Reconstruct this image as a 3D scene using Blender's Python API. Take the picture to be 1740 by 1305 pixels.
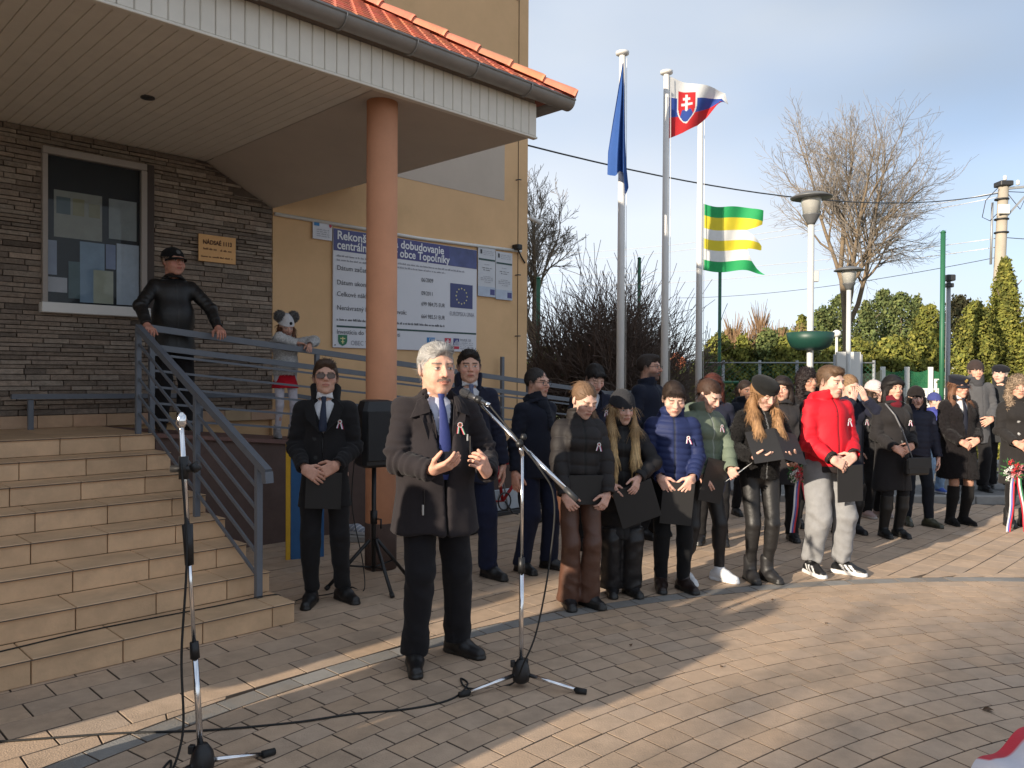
import bpy, math, random
import numpy as np
from mathutils import Vector, Matrix

for o in list(bpy.data.objects):
    bpy.data.objects.remove(o)
SC = bpy.context.scene
COL = SC.collection
rad = math.radians
random.seed(7)
RNG = np.random.default_rng(7)

# ------------------------------------------------------------------ camera
FPX = 1353.0                       # focal length in photo pixels (photo 1740 wide)
EYE = 1.6
cam_d = bpy.data.cameras.new('camera')
cam = bpy.data.objects.new('camera', cam_d)
COL.objects.link(cam)
cam_d.sensor_width = 36.0
cam_d.lens = 36.0 * FPX / 1740.0
cam_d.clip_end = 600.0
cam.location = (0, 0, EYE)
cam.rotation_mode = 'QUATERNION'
cam.rotation_quaternion = (Matrix.Rotation(rad(90 - 0.53), 3, 'X') @ Matrix.Rotation(rad(0.3), 3, 'Z')).to_quaternion()
SC.camera = cam
SC.render.resolution_x = 1024
SC.render.resolution_y = 768

# ------------------------------------------------------------------ sky, sun, exposure
SUN_HEAD = 45.6                    # light travels this many degrees to the right of straight ahead
SUN_EL = 16.5
world = bpy.data.worlds.new('World')
SC.world = world
world.use_nodes = True
wt = world.node_tree
wt.nodes.clear()
def wn(t, **kw):
    n = wt.nodes.new(t)
    for k, v in kw.items():
        setattr(n, k, v)
    return n
w_out = wn('ShaderNodeOutputWorld')
w_bg = wn('ShaderNodeBackground')
w_bg.inputs['Strength'].default_value = 0.105
sky = wn('ShaderNodeTexSky', sky_type='NISHITA', sun_disc=False)
sky.sun_elevation = rad(SUN_EL)
sky.sun_rotation = rad(SUN_HEAD + 180)
sky.air_density = 0.85
sky.dust_density = 0.7
sky.ozone_density = 3.0
tc = wn('ShaderNodeTexCoord')
mp = wn('ShaderNodeMapping')
mp.inputs['Scale'].default_value = (1.0, 1.0, 2.3)
mp.inputs['Location'].default_value = (0.35, 0.1, 0.2)
n1 = wn('ShaderNodeTexNoise')
n1.inputs['Scale'].default_value = 1.5
n1.inputs['Detail'].default_value = 6.0
n1.inputs['Roughness'].default_value = 0.52
r1 = wn('ShaderNodeValToRGB')
r1.color_ramp.elements[0].position = 0.36
r1.color_ramp.elements[1].position = 0.62
r1.color_ramp.elements[0].color = (0.66, 0.66, 0.66, 1)
r1.color_ramp.elements[1].color = (0.94, 0.94, 0.94, 1)
n2 = wn('ShaderNodeTexNoise')
n2.inputs['Scale'].default_value = 0.9
n2.inputs['Detail'].default_value = 3.0
r2 = wn('ShaderNodeValToRGB')
r2.color_ramp.elements[0].position = 0.38
r2.color_ramp.elements[1].position = 0.64
r2.color_ramp.elements[0].color = (1.8, 2.1, 2.5, 1)
r2.color_ramp.elements[1].color = (3.75, 4.0, 4.35, 1)
mx = wn('ShaderNodeMixRGB')
L = wt.links.new
L(tc.outputs['Generated'], mp.inputs['Vector'])
L(mp.outputs['Vector'], n1.inputs['Vector'])
L(mp.outputs['Vector'], n2.inputs['Vector'])
L(n1.outputs['Fac'], r1.inputs['Fac'])
L(n2.outputs['Fac'], r2.inputs['Fac'])
L(r1.outputs['Color'], mx.inputs['Fac'])
L(sky.outputs['Color'], mx.inputs['Color1'])
L(r2.outputs['Color'], mx.inputs['Color2'])
L(mx.outputs['Color'], w_bg.inputs['Color'])
L(w_bg.outputs['Background'], w_out.inputs['Surface'])

sun_d = bpy.data.lights.new('sun', 'SUN')
sun_d.energy = 3.3
sun_d.angle = rad(0.6)
sun_d.color = (1.0, 0.87, 0.70)
sun = bpy.data.objects.new('sun', sun_d)
COL.objects.link(sun)
sdir = Vector((math.sin(rad(SUN_HEAD)) * math.cos(rad(SUN_EL)), math.cos(rad(SUN_HEAD)) * math.cos(rad(SUN_EL)), -math.sin(rad(SUN_EL))))
sun.rotation_mode = 'QUATERNION'
sun.rotation_quaternion = sdir.to_track_quat('-Z', 'Y')
sun.location = (-20, -20, 15)

SC.view_settings.view_transform = 'Standard'
SC.view_settings.look = 'None'
SC.view_settings.gamma = 1.0
SC.view_settings.exposure = 1.22

# ------------------------------------------------------------------ helpers
def X(px, d):
    "sideways metres of a spot d metres ahead that the photo shows in column px"
    return (px - 870.0) / FPX * d
def H(py, d):
    "height above ground of a spot d metres ahead that the photo shows in row py"
    return EYE + (640.0 - py) / FPX * d

def srgb(r, g, b):
    f = lambda c: ((c / 255.0 + 0.055) / 1.055) ** 2.4 if c > 10 else c / 255.0 / 12.92
    return (f(r), f(g), f(b))

MATS = {}
def mat(name, color=(0.5, 0.5, 0.5), rough=0.6, attr=False, vary=0.15, vscale=6.0, bump=0.0, bscale=60.0, metallic=0.0,
        sheen=0.0, coat=0.0, sss=0.0, transmission=0.0, alpha=1.0, wave=None, spec=0.5, blotch=None, translucent=0.0):
    if name in MATS:
        return MATS[name]
    m = bpy.data.materials.new(name)
    m.use_nodes = True
    nt = m.node_tree
    b = nt.nodes['Principled BSDF']
    lk = nt.links.new
    b.inputs['Roughness'].default_value = rough
    b.inputs['Metallic'].default_value = metallic
    b.inputs['Specular IOR Level'].default_value = spec
    if sheen:
        b.inputs['Sheen Weight'].default_value = sheen
        b.inputs['Sheen Roughness'].default_value = 0.5
    if coat:
        b.inputs['Coat Weight'].default_value = coat
        b.inputs['Coat Roughness'].default_value = 0.15
    if sss:
        b.inputs['Subsurface Weight'].default_value = sss
        b.inputs['Subsurface Radius'].default_value = (0.012, 0.005, 0.003)
        b.inputs['Subsurface Scale'].default_value = 1.0
    if transmission:
        b.inputs['Transmission Weight'].default_value = transmission
    b.inputs['Alpha'].default_value = alpha
    co = nt.nodes.new('ShaderNodeTexCoord')
    if attr:
        src = nt.nodes.new('ShaderNodeAttribute')
        src.attribute_name = 'col'
    else:
        src = nt.nodes.new('ShaderNodeRGB')
        src.outputs[0].default_value = (*color, 1)
    last = src.outputs[0]
    if vary:
        nz = nt.nodes.new('ShaderNodeTexNoise')
        nz.inputs['Scale'].default_value = vscale
        nz.inputs['Detail'].default_value = 5
        nz.inputs['Roughness'].default_value = 0.65
        lk(co.outputs['Object'], nz.inputs['Vector'])
        rg = nt.nodes.new('ShaderNodeMapRange')
        rg.inputs['From Min'].default_value = 0.25
        rg.inputs['From Max'].default_value = 0.75
        rg.inputs['To Min'].default_value = 1 - vary
        rg.inputs['To Max'].default_value = 1 + vary
        lk(nz.outputs['Fac'], rg.inputs['Value'])
        mm = nt.nodes.new('ShaderNodeVectorMath')
        mm.operation = 'SCALE'
        lk(last, mm.inputs[0])
        lk(rg.outputs[0], mm.inputs['Scale'])
        last = mm.outputs[0]
    if blotch:                                   # worn or stained patches: (colour, scale, threshold, amount)
        bc, bs, bt, ba = blotch
        nz2 = nt.nodes.new('ShaderNodeTexNoise')
        nz2.inputs['Scale'].default_value = bs
        nz2.inputs['Detail'].default_value = 7
        nz2.inputs['Roughness'].default_value = 0.7
        lk(co.outputs['Object'], nz2.inputs['Vector'])
        rg2 = nt.nodes.new('ShaderNodeMapRange')
        rg2.inputs['From Min'].default_value = bt
        rg2.inputs['From Max'].default_value = bt + 0.18
        rg2.inputs['To Max'].default_value = ba
        lk(nz2.outputs['Fac'], rg2.inputs['Value'])
        mc = nt.nodes.new('ShaderNodeMixRGB')
        mc.inputs['Color2'].default_value = (*bc, 1)
        lk(rg2.outputs[0], mc.inputs['Fac'])
        lk(last, mc.inputs['Color1'])
        last = mc.outputs[0]
    lk(last, b.inputs['Base Color'])
    if bump:
        if wave:
            bz = nt.nodes.new('ShaderNodeTexWave')
            bz.inputs['Scale'].default_value = bscale
            bz.inputs['Distortion'].default_value = wave
            bz.inputs['Detail'].default_value = 2
        else:
            bz = nt.nodes.new('ShaderNodeTexNoise')
            bz.inputs['Scale'].default_value = bscale
            bz.inputs['Detail'].default_value = 4
        lk(co.outputs['Object'], bz.inputs['Vector'])
        bp = nt.nodes.new('ShaderNodeBump')
        bp.inputs['Strength'].default_value = bump
        bp.inputs['Distance'].default_value = 0.01
        lk(bz.outputs['Fac'], bp.inputs['Height'])
        lk(bp.outputs[0], b.inputs['Normal'])
    if translucent:
        tr = nt.nodes.new('ShaderNodeBsdfTranslucent')
        lk(last, tr.inputs['Color'])
        ms = nt.nodes.new('ShaderNodeMixShader')
        ms.inputs[0].default_value = translucent
        out = nt.nodes['Material Output']
        lk(b.outputs[0], ms.inputs[1])
        lk(tr.outputs[0], ms.inputs[2])
        lk(ms.outputs[0], out.inputs['Surface'])
    MATS[name] = m
    return m

def tag(o, label=None, cat=None, group=None, kind=None):
    if label: o['label'] = label
    if cat: o['category'] = cat
    if group: o['group'] = group
    if kind: o['kind'] = kind
    return o

def thing(name, label, cat, loc=(0, 0, 0), rz=0.0, group=None, scale=1.0):
    o = bpy.data.objects.new(name, None)
    COL.objects.link(o)
    o.location = loc
    o.rotation_euler = (0, 0, rz)
    o.scale = (scale, scale, scale)
    o.empty_display_size = 0.2
    return tag(o, label, cat, group)

def link(name, me, m=None, parent=None):
    o = bpy.data.objects.new(name, me)
    COL.objects.link(o)
    if m is not None:
        for x in (m if isinstance(m, (list, tuple)) else [m]):
            me.materials.append(x)
    if parent is not None:
        o.parent = parent
    return o

def set_col(me, cols, domain='POINT'):
    a = me.color_attributes.new('col', 'FLOAT_COLOR', domain)
    c = np.ones((len(cols), 4), dtype=np.float32)
    c[:, :3] = cols
    a.data.foreach_set('color', c.ravel())

def np_mesh(name, V, F, smooth=True, cols=None):
    me = bpy.data.meshes.new(name)
    V = np.asarray(V, dtype=np.float32)
    F = np.asarray(F, dtype=np.int32)
    k = F.shape[1]
    me.vertices.add(len(V))
    me.vertices.foreach_set('co', V.ravel())
    me.loops.add(F.size)
    me.loops.foreach_set('vertex_index', F.ravel())
    me.polygons.add(len(F))
    me.polygons.foreach_set('loop_start', np.arange(0, F.size, k, dtype=np.int32))
    me.polygons.foreach_set('loop_total', np.full(len(F), k, dtype=np.int32))
    me.polygons.foreach_set('use_smooth', np.full(len(F), smooth, dtype=bool))
    me.update(calc_edges=True)
    if cols is not None:
        set_col(me, cols)
    return me

class MB:
    "collects boxes, tubes, lathes; build() links them as ONE mesh"
    def __init__(self):
        self.v, self.f, self.mi, self.c, self.sm = [], [], [], [], []
        self.cur = 0
        self.col = (0.5, 0.5, 0.5)
        self.smooth = False
    def add(self, vs, fs, smooth=None):
        n = len(self.v)
        self.v += [tuple(p) for p in vs]
        self.c += [self.col] * len(vs)
        s = self.smooth if smooth is None else smooth
        for f in fs:
            self.f.append(tuple(i + n for i in f))
            self.mi.append(self.cur)
            self.sm.append(s)
        return self
    def box(self, lo, hi, bev=0.0):
        x0, y0, z0 = lo; x1, y1, z1 = hi
        if bev <= 0:
            vs = [(x0, y0, z0), (x1, y0, z0), (x1, y1, z0), (x0, y1, z0), (x0, y0, z1), (x1, y0, z1), (x1, y1, z1), (x0, y1, z1)]
            return self.add(vs, [(0, 3, 2, 1), (4, 5, 6, 7), (0, 1, 5, 4), (1, 2, 6, 5), (2, 3, 7, 6), (3, 0, 4, 7)])
        b = bev
        rings = []
        for z, i in ((z0, b), (z0 + b, 0), (z1 - b, 0), (z1, b)):
            rings.append([(x0 + b, y0 + i, z), (x1 - b, y0 + i, z), (x1 - i, y0 + b, z), (x1 - i, y1 - b, z),
                          (x1 - b, y1 - i, z), (x0 + b, y1 - i, z), (x0 + i, y1 - b, z), (x0 + i, y0 + b, z)])
        vs = [p for r in rings for p in r]
        fs = [tuple(range(7, -1, -1)), tuple(range(24, 32))]
        for k in range(3):
            for j in range(8):
                a = k * 8 + j; c = k * 8 + (j + 1) % 8
                fs.append((a, c, c + 8, a + 8))
        return self.add(vs, fs)
    def obox(self, a, b, w, h, up=(0, 0, 1)):
        "bar from a to b, w wide, h high"
        a, b = Vector(a), Vector(b)
        d = (b - a).normalized()
        u = Vector(up)
        s = d.cross(u)
        if s.length < 1e-4: s = d.cross(Vector((1, 0, 0)))
        s.normalize()
        u = s.cross(d).normalized()
        vs = []
        for p in (a, b):
            for i, j in ((-1, -1), (1, -1), (1, 1), (-1, 1)):
                vs.append(p + s * (i * w / 2) + u * (j * h / 2))
        return self.add(vs, [(0, 3, 2, 1), (4, 5, 6, 7), (0, 1, 5, 4), (1, 2, 6, 5), (2, 3, 7, 6), (3, 0, 4, 7)])
    def tube(self, pts, r, n=8, closed=False, cap=True):
        pts = [Vector(p) for p in pts]
        m = len(pts)
        rs = r if isinstance(r, (list, tuple)) else [r] * m
        vs = []
        ref = None
        for i, p in enumerate(pts):
            if closed:
                d = pts[(i + 1) % m] - pts[i - 1]
            else:
                d = pts[min(i + 1, m - 1)] - pts[max(i - 1, 0)]
            if d.length < 1e-9: d = Vector((0, 0, 1))
            d.normalize()
            if ref is None:
                ref = d.cross(Vector((0, 0, 1)))
                if ref.length < 1e-3: ref = d.cross(Vector((1, 0, 0)))
            s = (ref - d * ref.dot(d))
            if s.length < 1e-5: s = d.orthogonal()
            s.normalize(); ref = s
            u = d.cross(s)
            for k in range(n):
                a = 2 * math.pi * k / n
                vs.append(p + (s * math.cos(a) + u * math.sin(a)) * rs[i])
        fs = []
        for i in range(m if closed else m - 1):
            j = (i + 1) % m
            for k in range(n):
                fs.append((i * n + k, j * n + k, j * n + (k + 1) % n, i * n + (k + 1) % n))
        if not closed and cap:
            fs.append(tuple(range(n)))
            fs.append(tuple((m - 1) * n + k for k in range(n - 1, -1, -1)))
        return self.add(vs, fs, True if n > 4 else False)
    def lathe(self, prof, n=20, c=(0, 0, 0)):
        "profile of (radius, z) turned round the z axis"
        vs = []
        for r, z in prof:
            for k in range(n):
                a = 2 * math.pi * k / n
                vs.append((c[0] + r * math.cos(a), c[1] + r * math.sin(a), c[2] + z))
        fs = []
        for i in range(len(prof) - 1):
            for k in range(n):
                fs.append((i * n + k, i * n + (k + 1) % n, (i + 1) * n + (k + 1) % n, (i + 1) * n + k))
        fs.append(tuple(range(n - 1, -1, -1)))
        fs.append(tuple((len(prof) - 1) * n + k for k in range(n)))
        return self.add(vs, fs, True)
    def prism(self, poly, y0, y1):
        "polygon of (x, z) pushed from y0 to y1"
        n = len(poly)
        vs = [(x, y0, z) for x, z in poly] + [(x, y1, z) for x, z in poly]
        fs = [tuple(range(n)), tuple(range(2 * n - 1, n - 1, -1))]
        for i in range(n):
            j = (i + 1) % n
            fs.append((i, i + n, j + n, j))
        return self.add(vs, fs)
    def mesh(self, name):
        me = bpy.data.meshes.new(name)
        me.from_pydata(self.v, [], self.f)
        me.polygons.foreach_set('material_index', self.mi)
        me.polygons.foreach_set('use_smooth', self.sm)
        set_col(me, np.array(self.c, dtype=np.float32))
        return me
    def build(self, name, m, parent=None):
        return link(name, self.mesh(name), m, parent)

def box_part(name, lo, hi, m, parent=None, bev=0.0):
    return MB().box(lo, hi, bev).build(name, m, parent)

def copy_tree(o, parent=None):
    c = o.copy()
    COL.objects.link(c)
    c.parent = parent
    for ch in list(o.children):
        copy_tree(ch, c)
    return c

_fontcache = {}
def text(s, size, m, parent, x, z, y=-0.004, align='LEFT', name='lettering', sx=1.0, bold=0.0):
    cu = bpy.data.curves.new('lettering', 'FONT')
    cu.body = s
    cu.size = size
    cu.align_x = align
    cu.offset = bold
    cu.resolution_u = 3
    tmp = bpy.data.objects.new('tmp', cu)
    COL.objects.link(tmp)
    me = bpy.data.meshes.new_from_object(tmp)
    bpy.data.objects.remove(tmp)
    bpy.data.curves.remove(cu)
    me.name = 'lettering'
    n = len(me.vertices)
    co = np.zeros(n * 3, dtype=np.float32)
    me.vertices.foreach_get('co', co)
    co = co.reshape(-1, 3)
    out = np.stack([co[:, 0] * sx + x, np.full(n, y), co[:, 1] + z], axis=1)
    me.vertices.foreach_set('co', out.ravel().astype(np.float32))
    me.materials.clear()
    me.update()
    return tag(link(name, me, m, parent), kind='stuff')
# ------------------------------------------------------------------ the town-hall frame: t runs along the wall, n towards it
R45 = rad(45)
C45 = math.sqrt(0.5)
def B(t, n, z=0.0):
    return Vector(((t - n) * C45, (t + n) * C45, z))
N_WALL, N_EDGE, Z_LAND = 8.3, 6.95, 1.10
Z_SOF = 3.87

M_stucco = mat('ochre_stucco', (0.71, 0.455, 0.24), 0.9, vary=0.08, vscale=1.3, bump=0.25, bscale=220, blotch=((0.54, 0.35, 0.17), 1.1, 0.52, 0.35))
M_cream = mat('cream_board', (0.74, 0.69, 0.60), 0.55, vary=0.06, vscale=5)
M_panel = mat('grey_beige_render', (0.56, 0.49, 0.42), 0.85, vary=0.06, vscale=2, bump=0.1, bscale=150)
M_stone = mat('ledge_stone', attr=True, rough=0.9, vary=0.28, vscale=22, bump=0.8, bscale=45)
M_mortar = mat('stone_joint', (0.12, 0.092, 0.073), 0.95, vary=0.2)
M_white = mat('white_paint', (0.72, 0.71, 0.68), 0.45, vary=0.05)
M_frame = mat('window_frame_paint', (0.34, 0.30, 0.27), 0.5, vary=0.08)
M_zinc = mat('gutter_zinc', (0.27, 0.25, 0.23), 0.5, vary=0.15, vscale=3, metallic=0.35)
M_tile = mat('clay_tile', attr=True, rough=0.7, vary=0.15, vscale=8, bump=0.2, bscale=40)
M_column = mat('salmon_render', (0.62, 0.285, 0.155), 0.85, vary=0.10, vscale=3, bump=0.2, bscale=160)
M_brown = mat('brown_render', (0.115, 0.075, 0.062), 0.9, vary=0.2, vscale=5, bump=0.5, bscale=180)
M_steptile = mat('sand_step_tile', attr=True, rough=0.55, vary=0.16, vscale=5, bump=0.12, bscale=70, blotch=((0.50, 0.34, 0.21), 4.0, 0.5, 0.5))
M_steel = mat('slate_painted_steel', (0.13, 0.145, 0.17), 0.45, vary=0.1, vscale=8)
M_dark = mat('dark_metal', (0.03, 0.03, 0.032), 0.5, vary=0.1)
M_black = mat('black_plastic', (0.012, 0.012, 0.013), 0.45, vary=0.1, bump=0.1, bscale=300)
M_chrome = mat('chrome_tube', (0.80, 0.80, 0.82), 0.16, vary=0.03, metallic=1.0)
M_rubber = mat('black_rubber', (0.012, 0.012, 0.012), 0.7, vary=0.1)
M_paver = mat('tan_paver', attr=True, rough=0.82, vary=0.14, vscale=9, bump=0.35, bscale=120, blotch=((0.27, 0.20, 0.14), 1.7, 0.50, 0.6))
M_joint = mat('paver_joint', (0.115, 0.09, 0.068), 0.95, vary=0.25, vscale=4)
M_glass = mat('window_glass', (0.012, 0.013, 0.015), 0.05, vary=0, spec=0.8)

# ---------------------------------------------------------------- ground
M_lawn = mat('winter_lawn', (0.10, 0.115, 0.035), 0.95, vary=0.4, vscale=0.6, bump=0.6, bscale=30, blotch=((0.16, 0.13, 0.05), 0.8, 0.5, 0.6))
g = MB()
g.add([(-160, -120, -0.06), (220, -120, -0.06), (220, 300, -0.06), (-160, 300, -0.06)], [(0, 1, 2, 3)])
tag(g.build('lawn', M_lawn), kind='structure')

CX, CY, CR = 3.9, -0.43, 6.85
plaza = MB()
plaza.add([(-24, -30, -0.016), (30, -30, -0.016), (30, 10.25, -0.016), (-24, 10.25, -0.016)], [(0, 1, 2, 3)])
plaza.add([(-24, 10.25, -0.016), (3.0, 10.25, -0.016), (3.0, 20.0, -0.016), (-24, 20.0, -0.016)], [(0, 1, 2, 3)])
plaza = tag(plaza.build('plaza', M_joint), kind='structure')

def paver_geo(corners, zt, ch=0.0018):
    "four ground corners (ccw) -> chamfered top and short sides"
    c = sum((Vector((p[0], p[1], 0)) for p in corners), Vector()) / 4
    vs = []
    for p in corners:
        vs.append((p[0], p[1], -0.03))
    for p in corners:
        vs.append((p[0], p[1], zt - ch))
    for p in corners:
        d = (c - Vector((p[0], p[1], 0))).normalized() * ch * 1.4
        vs.append((p[0] + d.x, p[1] + d.y, zt))
    fs = [(8, 9, 10, 11)]
    for i in range(4):
        j = (i + 1) % 4
        fs.append((i, j, j + 4, i + 4))
        fs.append((i + 4, j + 4, j + 8, i + 8))
    return vs, fs

def paver_col(grey=False):
    if grey:
        k = random.uniform(0.8, 1.15)
        return (0.23 * k, 0.22 * k, 0.205 * k)
    k = random.gauss(1.0, 0.035)
    w = random.gauss(0, 0.007)
    return (0.465 * k + w, 0.335 * k, 0.232 * k - w * 0.7)

def in_view(x, y):
    return y > 2.2 and abs(x) < 0.66 * y + 0.1

JOINT_C = (0.16, 0.12, 0.09)                                   # sanded sides of every block
pieces = []                                                      # (distance if seen, corners, colour, kind)
RW, RL = 0.142, 0.185
nr = int(CR / RW)
for ir in range(1, nr):
    r0 = CR - 0.13 - ir * RW
    r1 = r0 + RW - 0.006
    if r0 < 0.3: break
    n = max(6, int(round(2 * math.pi * (r0 + 0.08) / RL)))
    off = random.random()
    for k in range(n):
        a0 = 2 * math.pi * (k + off) / n
        a1 = 2 * math.pi * (k + 1 + off) / n - 0.006 / r1
        am = (a0 + a1) / 2
        xm, ym = CX + (r0 + 0.07) * math.cos(am), CY + (r0 + 0.07) * math.sin(am)
        if ym < -3: continue
        cs = [(CX + r * math.cos(a), CY + r * math.sin(a)) for r, a in ((r0, a0), (r1, a0), (r1, a1), (r0, a1))]
        cs = [cs[0], cs[1], cs[2], cs[3]]
        pieces.append((math.hypot(xm, ym) if in_view(xm, ym) else 99, cs[::-1], paver_col(), 'ring'))
nb = int(2 * math.pi * CR / 0.21)
for k in range(nb):                                              # the grey band round the circle
    a0, a1 = 2 * math.pi * k / nb, 2 * math.pi * (k + 1) / nb - 0.006 / CR
    am = (a0 + a1) / 2
    xm, ym = CX + CR * math.cos(am), CY + CR * math.sin(am)
    if ym < -3: continue
    cs = [(CX + r * math.cos(a), CY + r * math.sin(a)) for r, a in ((CR - 0.125, a0), (CR, a0), (CR, a1), (CR - 0.125, a1))]
    pieces.append((math.hypot(xm, ym) if in_view(xm, ym) else 99, cs[::-1], paver_col(True), 'band'))
for i in range(-28, 95):                                         # running bond along the stairs outside the circle
    for j in range(-48, 36):
        n0 = 4.60 - 0.2 * (j + 1)
        t0 = i * 0.3 + (0.15 if j % 2 else 0) - 3.0
        cm = B(t0 + 0.15, n0 + 0.1)
        if cm.y < -1.5 or cm.y > 10.15 or cm.x < -7 or cm.x > 13 or (cm.y < 2 and abs(cm.x) > 4): continue
        pts = [B(t0, n0), B(t0 + 0.293, n0), B(t0 + 0.293, n0 + 0.193), B(t0, n0 + 0.193)]
        ds = [math.hypot(p.x - CX, p.y - CY) for p in pts]
        if min(ds) < CR + 0.012: 
            if max(ds) < CR + 0.04: continue
            np_ = []
            for p in pts:                                        # cut slabs that meet the band
                d = math.hypot(p.x - CX, p.y - CY)
                if d < CR + 0.012:
                    s = (CR + 0.012) / d
                    np_.append((CX + (p.x - CX) * s, CY + (p.y - CY) * s))
                else:
                    np_.append((p.x, p.y))
            cs = np_
        else:
            cs = [(p.x, p.y) for p in pts]
        pieces.append((math.hypot(cm.x, cm.y) if in_view(cm.x, cm.y) else 99, cs, paver_col(), 'slab'))
for j in range(0, 12):                                           # paving between stairs and ramp
    for i in range(0, 34):
        t0 = 2.68 + i * 0.3 + (0.15 if j % 2 else 0)
        n0 = 4.6 + j * 0.2
        if n0 > 6.9: continue
        cm = B(t0 + 0.15, n0 + 0.1)
        if cm.y > 14: continue
        cs = [(p.x, p.y) for p in (B(t0, n0), B(t0 + 0.293, n0), B(t0 + 0.293, n0 + 0.193), B(t0, n0 + 0.193))]
        pieces.append((cm.length if in_view(cm.x, cm.y) else 99, cs, paver_col(), 'slab'))
for kind_, nm in (('ring', 'paver'), ('slab', 'paving_slab'), ('band', 'edge_paver')):
    grp = sorted([p for p in pieces if p[3] == kind_], key=lambda p: p[0])
    for d, cs, col, _ in grp[:300]:
        if d > 90: break
        b = MB(); b.col = col
        b.add(*paver_geo(cs, random.uniform(-0.0015, 0.0015)))
        b.c[:8] = [JOINT_C] * 8
        b.build(nm, M_paver, plaza)
    rest = MB()
    for d, cs, col, _ in [p for i, p in enumerate(grp) if i >= 300 or p[0] > 90]:
        rest.col = col
        n_ = len(rest.v)
        rest.add(*paver_geo(cs, random.uniform(-0.0015, 0.0015)))
        rest.c[n_:n_ + 8] = [JOINT_C] * 8
    if rest.v:
        tag(rest.build(nm + '_field', M_paver, plaza), kind='stuff')

# grey raised pavement behind the crowd
M_asph = mat('grey_pavement', (0.165, 0.16, 0.155), 0.9, vary=0.25, vscale=14, bump=0.5, bscale=90)
M_conc = mat('concrete', (0.30, 0.285, 0.265), 0.85, vary=0.18, vscale=6, bump=0.3, bscale=80)
pv = MB().box((3.0, 10.38, -0.05), (24, 13.2, 0.075))
pv = tag(pv.build('pavement', M_asph), kind='structure')
for i in range(21):
    MB().box((3.0 + i * 1.0, 10.26, -0.05), (3.99 + i * 1.0, 10.375, 0.09), 0.012).build('kerb_stone', M_conc, pv)

# ---------------------------------------------------------------- town hall
hall = thing('town_hall', 'ochre town hall with stone clad porch, plank soffit and clay tiled canopy roof', 'building', rz=R45)
def hp(name, mb, m, parent=None):
    return mb.build(name, m, hall if parent is None else parent)
W = MB()
W.box((4.46, N_WALL, -0.1), (8.61, N_WALL + 9, 9.2))
hp('yellow_wall', W, M_stucco)
W = MB().box((-9.0, N_WALL + 0.06, -0.1), (4.455, N_WALL + 8.9, 9.1))
hp('back_wall', W, M_stucco)
W = MB()                                                          # pale painted patch high on the wall
W.box((6.2, N_WALL - 0.004, 4.16), (8.12, N_WALL + 0.02, 5.6))
hp('pale_wall_patch', W, mat('pale_wall_paint', (0.52, 0.44, 0.36), 0.9, vary=0.06, vscale=2, bump=0.2, bscale=200))
# expansion joint as a thin dark brown strip, small hooks
hp('corner_strip', MB().box((8.40, N_WALL - 0.006, 0.2), (8.412, N_WALL + 0.02, 9.1)), mat('joint_brown', (0.16, 0.10, 0.05), 0.9))
for z in (7.15, 4.5, 3.1, 2.2):
    hp('wall_hook', MB().tube([(8.36, N_WALL + 0.02, z), (8.36, N_WALL - 0.06, z), (8.40, N_WALL - 0.07, z)], 0.009, 6), M_dark)

# stone cladding: ledge stones in rows
sw = hp('stone_wall', MB().box((-2.0, N_WALL + 0.022, Z_LAND), (4.452, N_WALL + 0.055, Z_SOF + 0.1)), M_mortar)
WIN = (2.16, 3.06, 2.27, 3.66)                                    # window opening t0 t1 z0 z1
stones = []
z = Z_LAND + 0.12
row = 0
while z < Z_SOF - 0.005:
    hgt = random.choice((0.036, 0.042, 0.048, 0.054))
    if z + hgt > Z_SOF: hgt = Z_SOF - z
    t = -0.6 - random.random() * 0.3
    while t < 4.45:
        ln = random.uniform(0.13, 0.42)
        t1 = min(t + ln, 4.45)
        zs = z + hgt
        if t1 - t > 0.02:
            segs = [(t, t1)]
            if zs > WIN[2] - 0.05 and z < WIN[3] + 0.0:
                segs = []
                if t < WIN[0]: segs.append((t, min(t1, WIN[0])))
                if t1 > WIN[1]: segs.append((max(t, WIN[1]), t1))
            for a, b_ in segs:
                if b_ - a > 0.015:
                    top_here = Z_SOF if b_ < 3.69 else Z_SOF - (b_ - 3.69) * 0.49
                    if z < top_here: stones.append((a, b_, z, min(zs, top_here)))
        t = t1
    z += hgt
def stone_geo(b, s):
    a, b_, z0, z1 = s
    d = random.uniform(0.0, 0.028)
    k = random.gauss(1.0, 0.17)
    h = random.random()
    base = (0.235, 0.182, 0.140) if h < 0.55 else ((0.27, 0.22, 0.175) if h < 0.8 else (0.185, 0.145, 0.115))
    b.col = tuple(max(0.03, c * k) for c in base)
    e = 0.004
    y0 = N_WALL + 0.03
    y1 = N_WALL - d
    j = lambda: random.uniform(-0.006, 0.006)
    vs = [(a + e, y0, z0 + e), (b_ - e, y0, z0 + e), (b_ - e, y0, z1 - e), (a + e, y0, z1 - e),
          (a + e, y1 + j(), z0 + e), (b_ - e, y1 + j(), z0 + e), (b_ - e, y1 + j(), z1 - e), (a + e, y1 + j(), z1 - e)]
    b.add(vs, [(4, 5, 6, 7), (0, 1, 5, 4), (1, 2, 6, 5), (2, 3, 7, 6), (3, 0, 4, 7)])
stones.sort(key=lambda s: -(s[1] - s[0]) * (s[3] - s[2]) * (1 if s[0] > 1.6 else 0.01))
for s in stones[:300]:
    b = MB(); stone_geo(b, s)
    b.build('stone', M_stone, sw)
b = MB()
for s in stones[300:]: stone_geo(b, s)
tag(b.build('stone_field', M_stone, sw), kind='stuff')
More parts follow.
